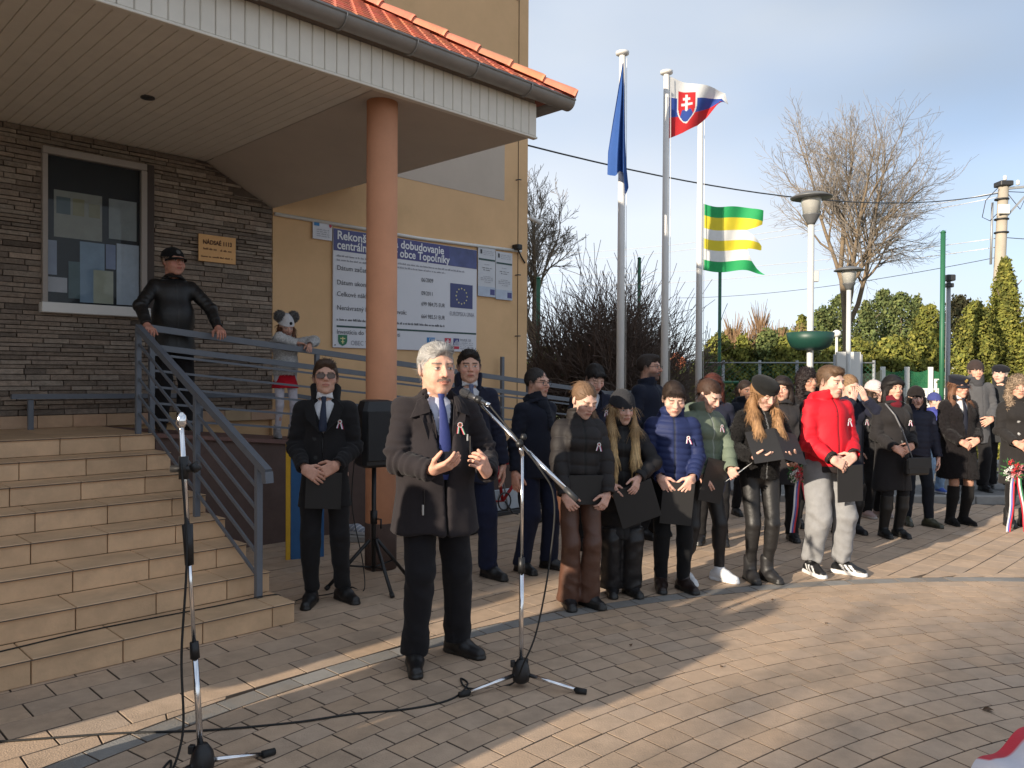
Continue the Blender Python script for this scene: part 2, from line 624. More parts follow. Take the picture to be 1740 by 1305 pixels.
# tiled skirting under the stones
tcol = lambda: tuple(c * random.gauss(1, 0.05) for c in (0.47, 0.315, 0.185))
for i in range(17):
    b = MB(); b.col = tcol()
    b.box((-0.6 + i * 0.3, N_WALL - 0.012, Z_LAND + 0.0), (-0.305 + i * 0.3, N_WALL + 0.03, Z_LAND + 0.116), 0.003)
    b.build('skirting_tile', M_steptile, sw)

N_GL = N_WALL - 0.035
# window
w = MB(); t0, t1, z0, z1 = WIN
win = hp('window', MB().box((t0 + 0.02, N_GL + 0.045, z0), (t1 - 0.02, N_GL + 0.052, z1)), M_dark)
f = MB()
yy0, yy1 = N_GL - 0.02, N_GL + 0.05
f.box((t0 - 0.03, yy0 - 0.01, z1 - 0.02), (t1 + 0.0, yy1, z1 + 0.045), 0.004)
f.box((t1 - 0.05, yy0, z0), (t1 + 0.005, yy1, z1 - 0.021), 0.004)
f.box((t0 - 0.03, yy0, z0), (t0 + 0.015, yy1, z1 - 0.021), 0.004)
f.build('window_frame', M_frame, win)
MB().box((t1 + 0.006, N_GL - 0.012, z0 - 0.03), (t1 + 0.075, N_GL + 0.04, z1 + 0.05), 0.003).build('reveal_board', mat('dark_brown_board', (0.05, 0.033, 0.026), 0.6), win)
MB().box((t0 - 0.05, N_GL - 0.075, z0 - 0.10), (t1 + 0.02, N_GL + 0.04, z0 - 0.004), 0.006).build('sill', M_white, win)
paper_specs = [(0.08, 0.50, 0.62, 1.06, (0.34, 0.32, 0.24)), (0.10, 0.22, 0.84, 1.0, (0.10, 0.16, 0.18)), (0.24, 0.34, 0.84, 1.0, (0.34, 0.29, 0.10)),
               (0.38, 0.48, 0.84, 0.97, (0.32, 0.28, 0.12)), (0.56, 0.82, 0.66, 1.05, (0.30, 0.32, 0.30)), (0.02, 0.19, 0.10, 0.24, (0.50, 0.45, 0.47)),
               (0.30, 0.52, 0.02, 0.60, (0.20, 0.33, 0.48)), (0.42, 0.60, 0.02, 0.34, (0.48, 0.46, 0.28)), (0.63, 0.84, 0.02, 0.62, (0.42, 0.48, 0.58)),
               (0.20, 0.30, 0.05, 0.40, (0.09, 0.17, 0.18)), (0.53, 0.62, 0.36, 0.60, (0.20, 0.25, 0.46)), (0.01, 0.10, 0.26, 0.58, (0.27, 0.31, 0.44))]
for i, (a, b_, c_, d_, colr) in enumerate(paper_specs):
    box_part('notice_sheet', (t0 + a, N_GL + 0.0445 - 0.003 * (i + 1) * 0.5, z0 + c_), (t0 + b_, N_GL + 0.0448 - 0.003 * i * 0.5, z0 + d_),
             mat('notice_paper_%d' % i, tuple(min(0.8, (0.55 * c_ + 0.45 * sum(colr) / 3) * 1.5) for c_ in colr), 0.8, vary=0.12, vscale=9), win)
pane_m = bpy.data.materials.new('clear_pane'); pane_m.use_nodes = True
nt = pane_m.node_tree; nt.nodes.clear()
o_ = nt.nodes.new('ShaderNodeOutputMaterial'); gl = nt.nodes.new('ShaderNodeBsdfGlossy'); tr_ = nt.nodes.new('ShaderNodeBsdfTransparent')
gl.inputs['Roughness'].default_value = 0.03; tr_.inputs['Color'].default_value = (0.86, 0.88, 0.89, 1)
fr = nt.nodes.new('ShaderNodeFresnel'); fr.inputs['IOR'].default_value = 1.22; mxs = nt.nodes.new('ShaderNodeMixShader')
nt.links.new(fr.outputs[0], mxs.inputs[0]); nt.links.new(tr_.outputs[0], mxs.inputs[1]); nt.links.new(gl.outputs[0], mxs.inputs[2]); nt.links.new(mxs.outputs[0], o_.inputs[0])
MB().box((t0 + 0.016, N_GL + 0.012, z0), (t1 - 0.051, N_GL + 0.016, z1 - 0.022)).build('pane', pane_m, win)

# canopy: soffit planks, render panel, fascia planks, gutter, tiled hip roof
N_F, T_END = 5.19, 5.48
sof = hp('soffit', MB().box((-6.0, N_F + 0.03, Z_SOF + 0.03), (3.69, N_WALL + 0.02, Z_SOF + 0.06)), mat('soffit_gap', (0.24, 0.21, 0.18), 0.9))
i = 0
tt = 3.69
while tt > -4.0:
    b = MB().box((tt - 0.098, N_F + 0.026, Z_SOF + 0.0), (tt, N_WALL + 0.021, Z_SOF + 0.029), 0.004)
    b.build('soffit_plank', M_cream, sof)
    tt -= 0.102
pn = MB()
A_, B_, C_, D_ = (3.693, N_WALL + 0.02, Z_SOF), (4.46, N_WALL + 0.02, 3.49), (T_END, N_F + 0.026, Z_SOF), (3.693, N_F + 0.026, Z_SOF)
NU = 8
vs = []; fs = []
for a in range(NU + 1):
    for c in range(NU + 1):
        u, v = a / NU, c / NU
        p = (Vector(A_) * (1 - u) + Vector(B_) * u) * (1 - v) + (Vector(D_) * (1 - u) + Vector(C_) * u) * v
        vs.append(tuple(p))
for a in range(NU):
    for c in range(NU):
        q = a * (NU + 1) + c
        fs.append((q, q + NU + 1, q + NU + 2, q + 1))
pn.add(vs, fs, True)
pn.add([tuple(Vector(p) + Vector((0, 0, 0.09))) for p in vs], [tuple(reversed(f_)) for f_ in fs], True)
for c in range(NU):
    q = NU * (NU + 1) + c
    m_ = (NU + 1) ** 2
    pn.add([vs[q], vs[q + 1], tuple(Vector(vs[q + 1]) + Vector((0, 0, 0.09))), tuple(Vector(vs[q]) + Vector((0, 0, 0.09)))], [(0, 1, 2, 3)])
hp('soffit_panel', pn, M_panel)
fas = hp('fascia', MB().box((-6.0, N_F + 0.002, Z_SOF - 0.006), (T_END, N_F + 0.024, Z_SOF + 0.35)), mat('fascia_gap', (0.32, 0.29, 0.25), 0.9))
MB().box((-6.0, N_F - 0.028, Z_SOF - 0.028), (T_END + 0.008, N_F + 0.03, Z_SOF - 0.008), 0.004).build('fascia_trim', M_cream, fas)
tt = T_END
while tt > -4.0:
    MB().box((tt - 0.100, N_F - 0.02, Z_SOF - 0.007), (tt, N_F + 0.001, Z_SOF + 0.30), 0.006).build('fascia_plank', M_cream, fas)
    tt -= 0.104
for k in range(30):
    MB().box((T_END + 0.001, N_F + 0.03 + k * 0.104, Z_SOF + 0.03), (T_END + 0.02, N_F + 0.13 + k * 0.104, Z_SOF + 0.30), 0.005).build('fascia_plank', M_cream, fas)
# gutter: half-round trough with brackets and an end cap
gut = MB()
gy, gz, gr = 5.05, 4.235, 0.085
T_G = 5.80
def trough(b, a0, a1, axis, rr=gr, seg=12):
    vs, fs = [], []
    for e in (a0, a1):
        for k in range(seg + 1):
            an = math.pi * k / seg
            for rj in (rr, rr - 0.006):
                c_, s_ = math.cos(an) * rj, -math.sin(an) * rj
                vs.append((e, gy + c_, gz + s_) if axis == 't' else (T_G - 0.09 + c_, e, gz + s_))
    m_ = 2 * (seg + 1)
    for k in range(seg):
        fs += [(2 * k, 2 * k + 2, m_ + 2 * k + 2, m_ + 2 * k), (2 * k + 1, m_ + 2 * k + 1, m_ + 2 * k + 3, 2 * k + 3)]
    b.add(vs, fs, True)
trough(gut, -6.0, T_G, 't')
gut.tube([(-6, gy - gr, gz + 0.004), (T_G, gy - gr, gz + 0.004)], 0.011, 6)
gut.add([(T_G, gy + math.cos(math.pi * k / 12) * gr, gz - math.sin(math.pi * k / 12) * gr) for k in range(13)], [tuple(range(13))])
gut = hp('gutter', gut, M_zinc)
trb = MB(); trough(trb, gy + 0.02, N_WALL, 'n'); trb.build('side_gutter', M_zinc, gut)
for tb in (5.2, 4.55, 3.9, 3.25, 2.6, 1.95, 1.3, 0.6):
    b = MB()
    b.tube([(tb, gy + math.cos(math.pi * k / 10) * (gr + 0.006), gz - math.sin(math.pi * k / 10) * (gr + 0.006)) for k in range(11)], 0.008, 6)
    b.build('gutter_bracket', M_zinc, gut)
# roof
SL = 0.64
roof = MB()
za = 4.24
EA = 5.02
def rz_front(n): return za + SL * (n - EA)
roof.add([(-6, EA, za), (5.8, EA, za), (2.5, N_WALL, rz_front(N_WALL)), (-6, N_WALL, rz_front(N_WALL))], [(0, 1, 2, 3)])
roof.add([(5.8, EA, za), (5.8, N_WALL, za), (2.5, N_WALL, rz_front(N_WALL))], [(0, 1, 2)])
roof.add([(-6, EA + 0.12, za - 0.03), (5.7, EA + 0.12, za - 0.03), (5.7, N_WALL, za - 0.03), (-6, N_WALL, za - 0.03)], [(3, 2, 1, 0)])
roof = hp('roof', roof, mat('roof_underlay', (0.25, 0.09, 0.055), 0.9))
clay = lambda: tuple(c * random.gauss(1, 0.07) for c in (0.72, 0.235, 0.14))
up = Vector((0, 1, SL)).normalized()
nrm = Vector((0, -SL, 1)).normalized()
for r_ in range(13):                                               # beaver-tail tiles on the front slope
    for k in range(-1, 26):
        tm = 0.9 + k * 0.18 + (0.09 if r_ % 2 else 0) + 0.36
        nn = EA - 0.02 + r_ * 0.145
        if tm + 0.1 > 5.8 - (nn - EA) - 0.06 or nn > 7.2: continue
        if r_ > 8 and tm < 1.2: continue
        b = MB(); b.col = clay()
        base = Vector((tm, nn, za + SL * (nn - EA) + 0.016))
        vs = []
        outl = [(-0.086, 0.30), (-0.086, 0.03), (-0.06, 0.008), (0.0, -0.004), (0.06, 0.008), (0.086, 0.03), (0.086, 0.30)]
        for h_ in (0.0, 0.014):
            for x_, y_ in outl:
                vs.append(base + Vector((x_, 0, 0)) + up * y_ + nrm * (h_ + 0.018 * (1 - y_ / 0.3)))
        n7 = len(outl)
        fs = [tuple(range(2 * n7 - 1, n7 - 1, -1)), tuple(range(n7))]
        for q in range(n7):
            fs.append((q, q + n7, (q + 1) % n7 + n7, (q + 1) % n7))
        b.add(vs, fs)
        b.build('roof_tile', M_tile, roof)
hd = Vector((-1, 1, SL)).normalized()
for k in range(13):                                                # hip caps
    p = Vector((5.80, EA + 0.0, za + 0.02)) + hd * (k * 0.34)
    if p.y > N_WALL: break
    b = MB(); b.col = clay()
    side = Vector((1, 1, 0)).normalized()
    vn = side.cross(hd); vn = vn if vn.z > 0 else -vn
    vs, fs = [], []
    for e, rr in ((-0.03, 0.118), (0.0, 0.122), (0.33, 0.098), (0.36, 0.096)):
        for q in range(9):
            an = math.pi * q / 8
            vs.append(p + hd * e + side * (math.cos(an) * rr) + vn * (math.sin(an) * rr * 0.85))
    for s_ in range(3):
        for q in range(8):
            fs.append((s_ * 9 + q, s_ * 9 + q + 1, s_ * 9 + q + 10, s_ * 9 + q + 9))
    fs.append(tuple(range(9)))
    b.add(vs, fs, True)
    b.build('hip_tile', M_tile, roof)
# column
cb = Vector((3.92, 5.46, 0))
col = hp('column', MB().lathe([(0.128, 0.0), (0.128, 0.62), (0.128, Z_SOF - 0.001)], 28, cb), M_column)
MB().lathe([(0.1315, 0.0), (0.1315, 0.38), (0.1285, 0.385)], 28, cb).build('column_base_band', M_brown, col)  # lowest part of the column wrapped in a darker brown band
# recessed ceiling lamp
q = Vector((-2.99, 6.53)); tq, nq = (q.x + q.y) * C45, (q.y - q.x) * C45
hp('ceiling_lamp', MB().lathe([(0.055, -0.012), (0.055, -0.002), (0.04, 0.02)], 16, (tq, nq, Z_SOF)), M_dark)
# white conduit along the wall
hp('conduit', MB().tube([(4.47, N_WALL - 0.025, 3.425), (6.5, N_WALL - 0.025, 3.41), (8.45, N_WALL - 0.025, 3.46)], 0.022, 8), M_white)

# things on the wall
cmr = thing('security_camera', 'small black security camera on white pipe at building corner', 'camera', B(8.33, N_WALL - 0.03, 3.50), R45)
MB().box((-0.05, -0.1, -0.04), (0.05, 0.03, 0.04), 0.012).build('camera_body', M_black, cmr)
MB().tube([(0.03, -0.02, -0.03), (0.12, 0.0, -0.12), (0.22, 0.02, -0.20)], 0.012, 6).build('bracket', M_dark, cmr)
cm2 = thing('security_camera', 'pale tube security camera sticking out past the building corner', 'camera', B(8.63, N_WALL + 0.1, 3.98), R45)
MB().tube([(0, 0, 0), (0.12, -0.06, 0.03)], 0.02, 8).build('bracket', M_white, cm2)
MB().tube([(0.08, -0.05, 0.03), (0.26, -0.12, -0.04)], 0.035, 10).build('camera_body', M_white, cm2)
MB().tube([(0.255, -0.118, -0.038), (0.275, -0.126, -0.046)], 0.03, 10).build('lens', M_black, cm2)

# ---------------------------------------------------------------- stairs and ramp
st = thing('entrance_stairs', 'sand coloured tiled entrance stairs with eight steps up to the porch', 'stairs', rz=R45)
N0, TREAD, RISE, T_R = 4.63, (N_EDGE - 4.63) / 7, Z_LAND / 8, 2.65
core = MB()
core.box((-4.0, N_EDGE + 0.02, -0.05), (T_R - 0.002, N_WALL - 0.014, Z_LAND - 0.012))
for k in range(7):
    core.box((-4.0, N0 + k * TREAD + 0.02, -0.05), (T_R - 0.012, N0 + (k + 1) * TREAD + 0.019, (k + 1) * RISE - 0.012))
core.build('step_core', mat('grout', (0.36, 0.26, 0.17), 0.95, vary=0.2), st)
M_nose = mat('step_nosing_joint', (0.10, 0.08, 0.065), 0.8)
def scol():
    k = random.gauss(1.0, 0.055)
    return (0.66 * k, 0.445 * k, 0.265 * k)
for k in range(8):
    nn = N0 + k * TREAD
    zb = k * RISE
    off = [0.0, 0.32, 0.14, 0.46, 0.22, 0.38, 0.08, 0.28][k]
    tpos = T_R - 0.45 * (0.35 + off)
    edges = [T_R]
    while tpos > 0.4:
        edges.append(tpos); tpos -= 0.45
    edges.append(-1.5)
    edges.append(-4.0)
    for a, b_ in zip(edges[1:], edges[:-1]):
        m = MB(); m.col = scol()
        m.box((a + 0.003, nn, zb + 0.002), (b_ - 0.003, nn + 0.0195, zb + RISE - 0.012), 0.0025)
        m.build('riser_tile', M_steptile, st)
        m = MB(); m.col = scol()
        dep = TREAD if k < 7 else N_WALL - N_EDGE - 0.02
        m.box((a + 0.003, nn - 0.012, zb + RISE - 0.0118), (b_ - 0.003, nn + dep - 0.002, zb + RISE), 0.003)
        m.build('tread_tile', M_steptile, st)
    m = MB()
    m.box((-4.0, nn - 0.0135, zb + RISE - 0.010), (T_R - 0.002, nn - 0.0118, zb + RISE - 0.004))
    m.build('nosing_strip', M_nose, st)
# side tiles of each step
for k in range(7):
    m = MB(); m.col = scol()
    m.box((T_R - 0.0115, N0 + k * TREAD + 0.02, k * 0.0), (T_R + 0.001, N0 + (k + 1) * TREAD + 0.016, (k + 1) * RISE - 0.013), 0.002)
    m.build('side_tile', M_steptile, st)

def rampz(t): return Z_LAND - 0.10 * max(0.0, t - T_R) if t < 8.9 else Z_LAND - 0.625
rp = thing('access_ramp', 'brown rendered wheelchair ramp rising along the ochre wall', 'ramp', rz=R45)
m = MB()
ts = [T_R + 0.002, 3.2, 4, 5, 6, 7, 8, 8.9, 10.4]
prof = [(t_, rampz(t_) - 0.035) for t_ in ts]
poly = [(T_R + 0.002, -0.05)] + [(10.4, -0.05)] + prof[::-1]
m.prism(poly, N_EDGE, N_WALL - 0.002)
m.build('ramp_body', M_brown, rp)
for a, b_ in zip(ts[:-1], ts[1:]):
    m = MB(); m.col = (0.34, 0.23, 0.16)
    za_, zb_ = rampz(a), rampz(b_)
    y0, y1 = N_EDGE - 0.03, N_WALL - 0.004
    vs = [(a + 0.002, y0, za_ - 0.034), (b_ - 0.002, y0, zb_ - 0.034), (b_ - 0.002, y1, zb_ - 0.034), (a + 0.002, y1, za_ - 0.034),
          (a + 0.002, y0, za_), (b_ - 0.002, y0, zb_), (b_ - 0.002, y1, zb_), (a + 0.002, y1, za_)]
    m.add(vs, [(0, 3, 2, 1), (4, 5, 6, 7), (0, 1, 5, 4), (1, 2, 6, 5), (2, 3, 7, 6), (3, 0, 4, 7)])
    m.build('ramp_slab', mat('ramp_edge', (0.16, 0.085, 0.07), 0.8, vary=0.15), rp)

# stair railing
TR = 2.52
sr = thing('stair_railing', 'slate grey steel railing sloping down the side of the stairs', 'railing', rz=R45)
p_top = Vector((TR, N_EDGE + 0.03, Z_LAND + 0.90)); p_bot = Vector((TR, 4.80, RISE + 0.86))
dr = (p_bot - p_top).normalized()
MB().obox(p_top, p_bot + dr * 0.06, 0.048, 0.05).build('handrail', M_steel, sr)
MB().obox(p_bot + dr * 0.05, p_bot + dr * 0.06 + Vector((0, 0, -0.07)), 0.056, 0.05).build('rail_end', M_steel, sr)
for nn, zb in ((N_EDGE + 0.03, Z_LAND), (N0 + 3.6 * TREAD, 4 * RISE), (4.87, RISE)):
    u = (nn - p_top.y) / (p_bot.y - p_top.y)
    zt = p_top.z + (p_bot.z - p_top.z) * u
    MB().box((TR - 0.021, nn - 0.021, zb), (TR + 0.021, nn + 0.021, zt - 0.02), 0.003).build('post', M_steel, sr)
for k in range(5):
    dz = Vector((0, 0, -0.145 * (k + 1)))
    MB().obox(p_top + dz + Vector((0, -0.02, 0)), p_bot + dz + Vector((0, 0.07, 0)), 0.014, 0.022).build('infill_bar', M_steel, sr)
# ramp railing
rr = thing('ramp_railing', 'slate grey steel railing along the outer edge of the ramp', 'railing', rz=R45)
NR = N_EDGE + 0.06
def rail_line(b, dz, w_, h_):
    for a, c in ((2.62, 8.9), (8.9, 10.3)):
        b.obox((a, NR, rampz(a) + dz), (c, NR, rampz(c - 0.001 if c < 9 else c) + dz), w_, h_)
for dz, w_, h_, nm in ((0.90, 0.05, 0.055, 'handrail'), (0.74, 0.045, 0.05, 'middle_rail'), (0.68, 0.014, 0.02, 'infill_bar'), (0.54, 0.014, 0.02, 'infill_bar'), (0.40, 0.014, 0.02, 'infill_bar'), (0.26, 0.014, 0.02, 'infill_bar'), (0.12, 0.014, 0.02, 'infill_bar')):
    m = MB(); rail_line(m, dz, w_, h_); m.build(nm, M_steel, rr)
for t_ in (2.64, 4.25, 5.8, 7.3, 8.85, 10.27):
    top = 0.925 if t_ < 2.7 else 0.87
    MB().box((t_ - 0.022, NR - 0.0215, rampz(t_) - 0.002), (t_ + 0.022, NR + 0.0215, rampz(t_) + top), 0.003).build('post', M_steel, rr)
MB().box((7.96, N_WALL - 0.14, rampz(8) - 0.01), (8.01, N_WALL - 0.09, rampz(8) + 1.32), 0.004).build('tall_post', M_steel, rr)
# low inner rail by the wall
lr = thing('wall_rail', 'low dark steel rail along the foot of the stone wall', 'railing', rz=R45)
NL = N_WALL - 0.18
MB().obox((1.85, NL, Z_LAND + 0.30), (4.6, NL, Z_LAND + 0.28), 0.06, 0.045).build('rail_bar', M_steel, lr)
MB().obox((4.6, NL, Z_LAND + 0.28), (7.8, NL, rampz(7.8) + 0.28), 0.06, 0.045).build('rail_bar', M_steel, lr)
for t_ in (2.0, 3.55, 5.2, 6.8):
    MB().box((t_ - 0.022, NL - 0.0215, rampz(t_) - 0.002), (t_ + 0.022, NL + 0.0215, rampz(t_) + 0.27), 0.003).build('post', M_steel, lr)
# ------------------------------------------------------------------ trees
M_bark = mat('grey_bark', (0.20, 0.15, 0.10), 0.95, vary=0.3, vscale=5, bump=0.6, bscale=25)
M_twig = mat('fine_twigs', (0.21, 0.18, 0.15), 0.95, vary=0.25, vscale=2)
M_darktwig = mat('dark_twigs', (0.105, 0.074, 0.060), 0.95, vary=0.3, vscale=2)
M_browntwig = mat('brown_twigs', (0.25, 0.155, 0.085), 0.95, vary=0.3, vscale=2)

def grow(mb, fine, p, d, ln, r, lev, maxlev, rng, kids, spread, lift, tw, f0=(0.62, 0.22), f1=(0.50, 0.30)):
    n = 4 if lev < maxlev - 1 else 3
    pts, rs = [Vector(p)], [r]
    d = Vector(d).normalized()
    for i in range(n):
        d = (d + Vector(rng.normal(0, 0.13 if lev else 0.035, 3)) + Vector((0, 0, lift))).normalized()
        pts.append(pts[-1] + d * (ln / n))
        rs.append(max(tw, r * (1 - 0.55 * (i + 1) / n)))
    (mb if lev < 3 else fine).tube(pts, rs, 7 if lev == 0 else (5 if lev < 3 else 3), cap=False)
    if lev >= maxlev: return
    k = kids[lev]
    for c in range(k):
        f = 0.30 + 0.70 * (c + rng.random()) / k if lev > 0 else 0.60 + 0.40 * (c + 0.5 * rng.random()) / k
        if c == k - 1: f = 0.999                                   # a leader goes on from the tip
        i = min(int(f * n), n - 1)
        q = pts[i].lerp(pts[i + 1], f * n - i)
        dd = (pts[i + 1] - pts[i]).normalized()
        az = rng.random() * 6.283
        o = dd.orthogonal().normalized()
        o = Matrix.Rotation(az, 3, dd) @ o
        sp = spread[lev] * (0.7 + 0.6 * rng.random()) * (0.35 if c == k - 1 else 1.0)
        nd = dd * math.cos(sp) + o * math.sin(sp)
        grow(mb, fine, q, nd, ln * (f1[0] + f1[1] * rng.random()) if lev else ln * (f0[0] + f0[1] * rng.random()), rs[i + 1] * 0.97 if c == k - 1 else rs[i] * (0.60 if lev else 0.66), lev + 1, maxlev, rng, kids, spread, lift, tw, f0, f1)

def bare_tree(name, label, loc, trunk, r, kids, spread, lift, seed, maxlev=5, mtr=None, mtw=None, tw=0.006, group=None, lean=(0, 0, 1), f0=(0.62, 0.22), f1=(0.50, 0.30)):
    rng = np.random.default_rng(seed)
    t = thing(name, label, 'tree', loc, group=group)
    a, b = MB(), MB()
    grow(a, b, (0, 0, -0.05), lean, trunk, r, 0, maxlev, rng, kids, spread, lift, tw, f0, f1)
    a.build('trunk', mtr or M_bark, t)
    b.build('crown', mtw or M_twig, t)
    return t
bare_tree('bare_tree', 'tall leafless tree with broad crown and forked pale trunk beyond the lamps', (X(1440, 25), 25, -0.05), 5.2, 0.18, (6, 9, 8, 5, 3), (0.52, 0.62, 0.65, 0.7, 0.7), 0.06, 14, tw=0.0046, f0=(0.58, 0.16), f1=(0.38, 0.22))
bare_tree('bare_tree', 'smaller leafless tree peeking out behind the building corner', (X(912, 22), 22, -0.05), 4.1, 0.12, (7, 8, 7, 5, 3), (0.32, 0.55, 0.6, 0.6, 0.7), 0.07, 23, tw=0.0055, f0=(0.44, 0.14), f1=(0.36, 0.2))

# dark spreading shrub tree behind the railing
sh = thing('bare_shrub', 'dark leafless spreading shrub with many stems behind the ramp railing', 'shrub', (X(1015, 16.5), 16.5, -0.05))
rng = np.random.default_rng(5)
a, b = MB(), MB()
for k in range(36):
    az = rng.random() * 6.283
    ti = 0.15 + 1.0 * rng.random()
    dv = Vector((math.cos(az) * math.sin(ti) * 1.15, math.sin(az) * math.sin(ti) * 0.8, math.cos(ti)))
    grow(a, b, (rng.normal(0, 0.12), rng.normal(0, 0.12), 0), dv, 1.70 - 0.20 * ti + 0.3 * rng.random(), 0.026, 1, 4, rng, (0, 9, 6, 5), (0, 0.55, 0.6, 0.6), 0.05, 0.0055)
a.build('stems', M_darktwig, sh)
b.build('twigs', M_darktwig, sh)

def leaf_cloud(n, prof, rng, size, cols, h, up=0.4, jag=0.30):
    "leaf clumps through a volume; prof(u) gives the radius at height u*h"
    u = rng.random(n) ** 0.9
    az = rng.random(n) * 6.283
    lob = 1 + jag * np.sin(az * 5 + u * 23) * 0.6 + jag * np.sin(az * 9 - u * 41 + 1.3) * 0.6
    rr = prof(u) * lob * (0.62 + 0.45 * rng.random(n) ** 0.5) * (1 + 0.30 * np.abs(rng.normal(0, 1, n)) * (rng.random(n) < 0.10))
    P = np.stack([rr * np.cos(az), rr * np.sin(az), u * h], axis=1) + rng.normal(0, size * 0.5, (n, 3))
    out = np.stack([np.cos(az), np.sin(az), np.full(n, up)], axis=1) + rng.normal(0, 0.55, (n, 3))
    out /= np.linalg.norm(out, axis=1, keepdims=True)
    t1 = np.cross(out, rng.normal(0, 1, (n, 3))); t1 /= np.linalg.norm(t1, axis=1, keepdims=True)
    t2 = np.cross(out, t1)
    s = size * (0.6 + 0.8 * rng.random(n))[:, None]
    V = np.stack([P - t1 * s * 0.5, P + t2 * s * 0.32 + out * s * 0.15, P + t1 * s * 0.6, P - t2 * s * 0.32], axis=1).reshape(-1, 3)
    F = np.arange(n * 4).reshape(-1, 4)
    ci = rng.integers(0, len(cols), n)
    clump = 1 + 0.25 * np.sin(P[:, 2] * 5 + az * 3) + 0.15 * rng.normal(0, 1, n)
    C = np.array(cols)[ci] * np.clip(clump, 0.45, 1.6)[:, None]
    return V, F, np.repeat(C, 4, axis=0)
M_leaf = mat('evergreen_leaves', attr=True, rough=0.8, vary=0.2, vscale=1.5, translucent=0.18, spec=0.25)
def conifer(name, label, loc, h, r, n, size, cols, seed, shape='cone', group=None):
    rng = np.random.default_rng(seed)
    t = thing(name, label, 'tree', loc, group=group)
    if shape == 'cone': prof = lambda u: r * np.clip((1 - u) ** 0.75 * np.clip(u * 9 + 0.35, 0, 1), 0.02, 1)
    elif shape == 'flame': prof = lambda u: r * np.clip(np.sqrt(np.clip(1 - u ** 1.7, 0, 1)) * np.clip(u * 6 + 0.6, 0, 1), 0.02, 1)
    else: prof = lambda u: r * np.clip(np.sqrt(np.clip(1 - (2 * u - 1) ** 2, 0, 1)) * (1.05 - 0.3 * u), 0.05, 1)
    V, F, C = leaf_cloud(n, prof, rng, size, cols, h)
    link('crown', np_mesh('crown', V, F, False, C), M_leaf, t)
    m = MB(); m.tube([(0, 0, -0.1), (0.02, 0, h * 0.5), (0, 0, h * 0.93)], [h * 0.022, h * 0.014, h * 0.004], 6)
    for k in range(14):
        az = k * 2.4; z = h * (0.15 + 0.05 * k)
        m.tube([(0, 0, z), (math.cos(az) * r * 0.5, math.sin(az) * r * 0.5, z + 0.1 * h)], [h * 0.006, h * 0.002], 4)
    m.build('trunk', M_bark, t)
    return t
YG = [(0.20, 0.205, 0.040), (0.165, 0.175, 0.038), (0.25, 0.235, 0.052), (0.12, 0.135, 0.032)]
DG = [(0.10, 0.13, 0.045), (0.13, 0.16, 0.052), (0.08, 0.105, 0.038), (0.16, 0.175, 0.060)]
conifer('arborvitae', 'tall slender arborvitae in front of the concrete utility pole', (X(1706, 17.5), 17.5, -0.05), H(443, 17.5) + 0.1, 0.66, 22000, 0.070, YG, 41, 'cone', 'arborvitae')
conifer('arborvitae', 'shorter arborvitae left of the tallest one, dark shadow across it', (X(1656, 16.8), 16.8, -0.05), H(515, 16.8) + 0.1, 0.50, 15000, 0.066, YG, 42, 'flame', 'arborvitae')
conifer('arborvitae', 'arborvitae at the right end of the hedge beside the tallest one', (X(1758, 17), 17, -0.05), H(495, 17), 0.62, 15000, 0.070, YG, 43, 'cone', 'arborvitae')
conifer('arborvitae', 'low yellowish arborvitae at the foot of the tallest one', (X(1690, 16), 16, -0.05), 1.75, 0.6, 6000, 0.08, YG, 44, 'round', 'arborvitae')
EVL = ['low yellow green evergreen left of the slim green post', 'rounded yellow evergreen right of the slim green post', 'pointed dark evergreen left of the flower bowl', 'yellow green evergreen just left of the nearer lamp pole', 'dark evergreen just right of the nearer lamp pole', 'tall dark evergreen left of the bare tree trunk', 'dark evergreen right of the farther lamp', 'tallest evergreen between the farther lamp and the thick green post', 'broad tall evergreen in the middle of the row left of the thick post', 'narrow dark evergreen left of the thick green post', 'yellow evergreen touching the thick green post', 'brownish evergreen between the thick green post and the arborvitae', 'low yellow evergreen above the white goal frame', 'low wide yellow evergreen above the green netting', 'low yellow evergreen above the beige net', 'low evergreen between the brown bare trees', 'low dark evergreen behind the third flagpole', 'dark evergreen behind the bearded man', 'dark evergreen behind the spreading bare shrub', 'yellow evergreen seen through the left of the bare shrub', 'dark evergreen beside the ochre building corner', 'small dark evergreen below the flower bowl', 'small yellow evergreen behind the white notice board', 'yellow evergreen standing behind the slim green post', 'small yellow evergreen in front of the tallest brown tree', 'dark evergreen right of the tallest brown tree', 'yellow evergreen directly left of the flower bowl', 'small dark evergreen right of the third flagpole']
k = 0
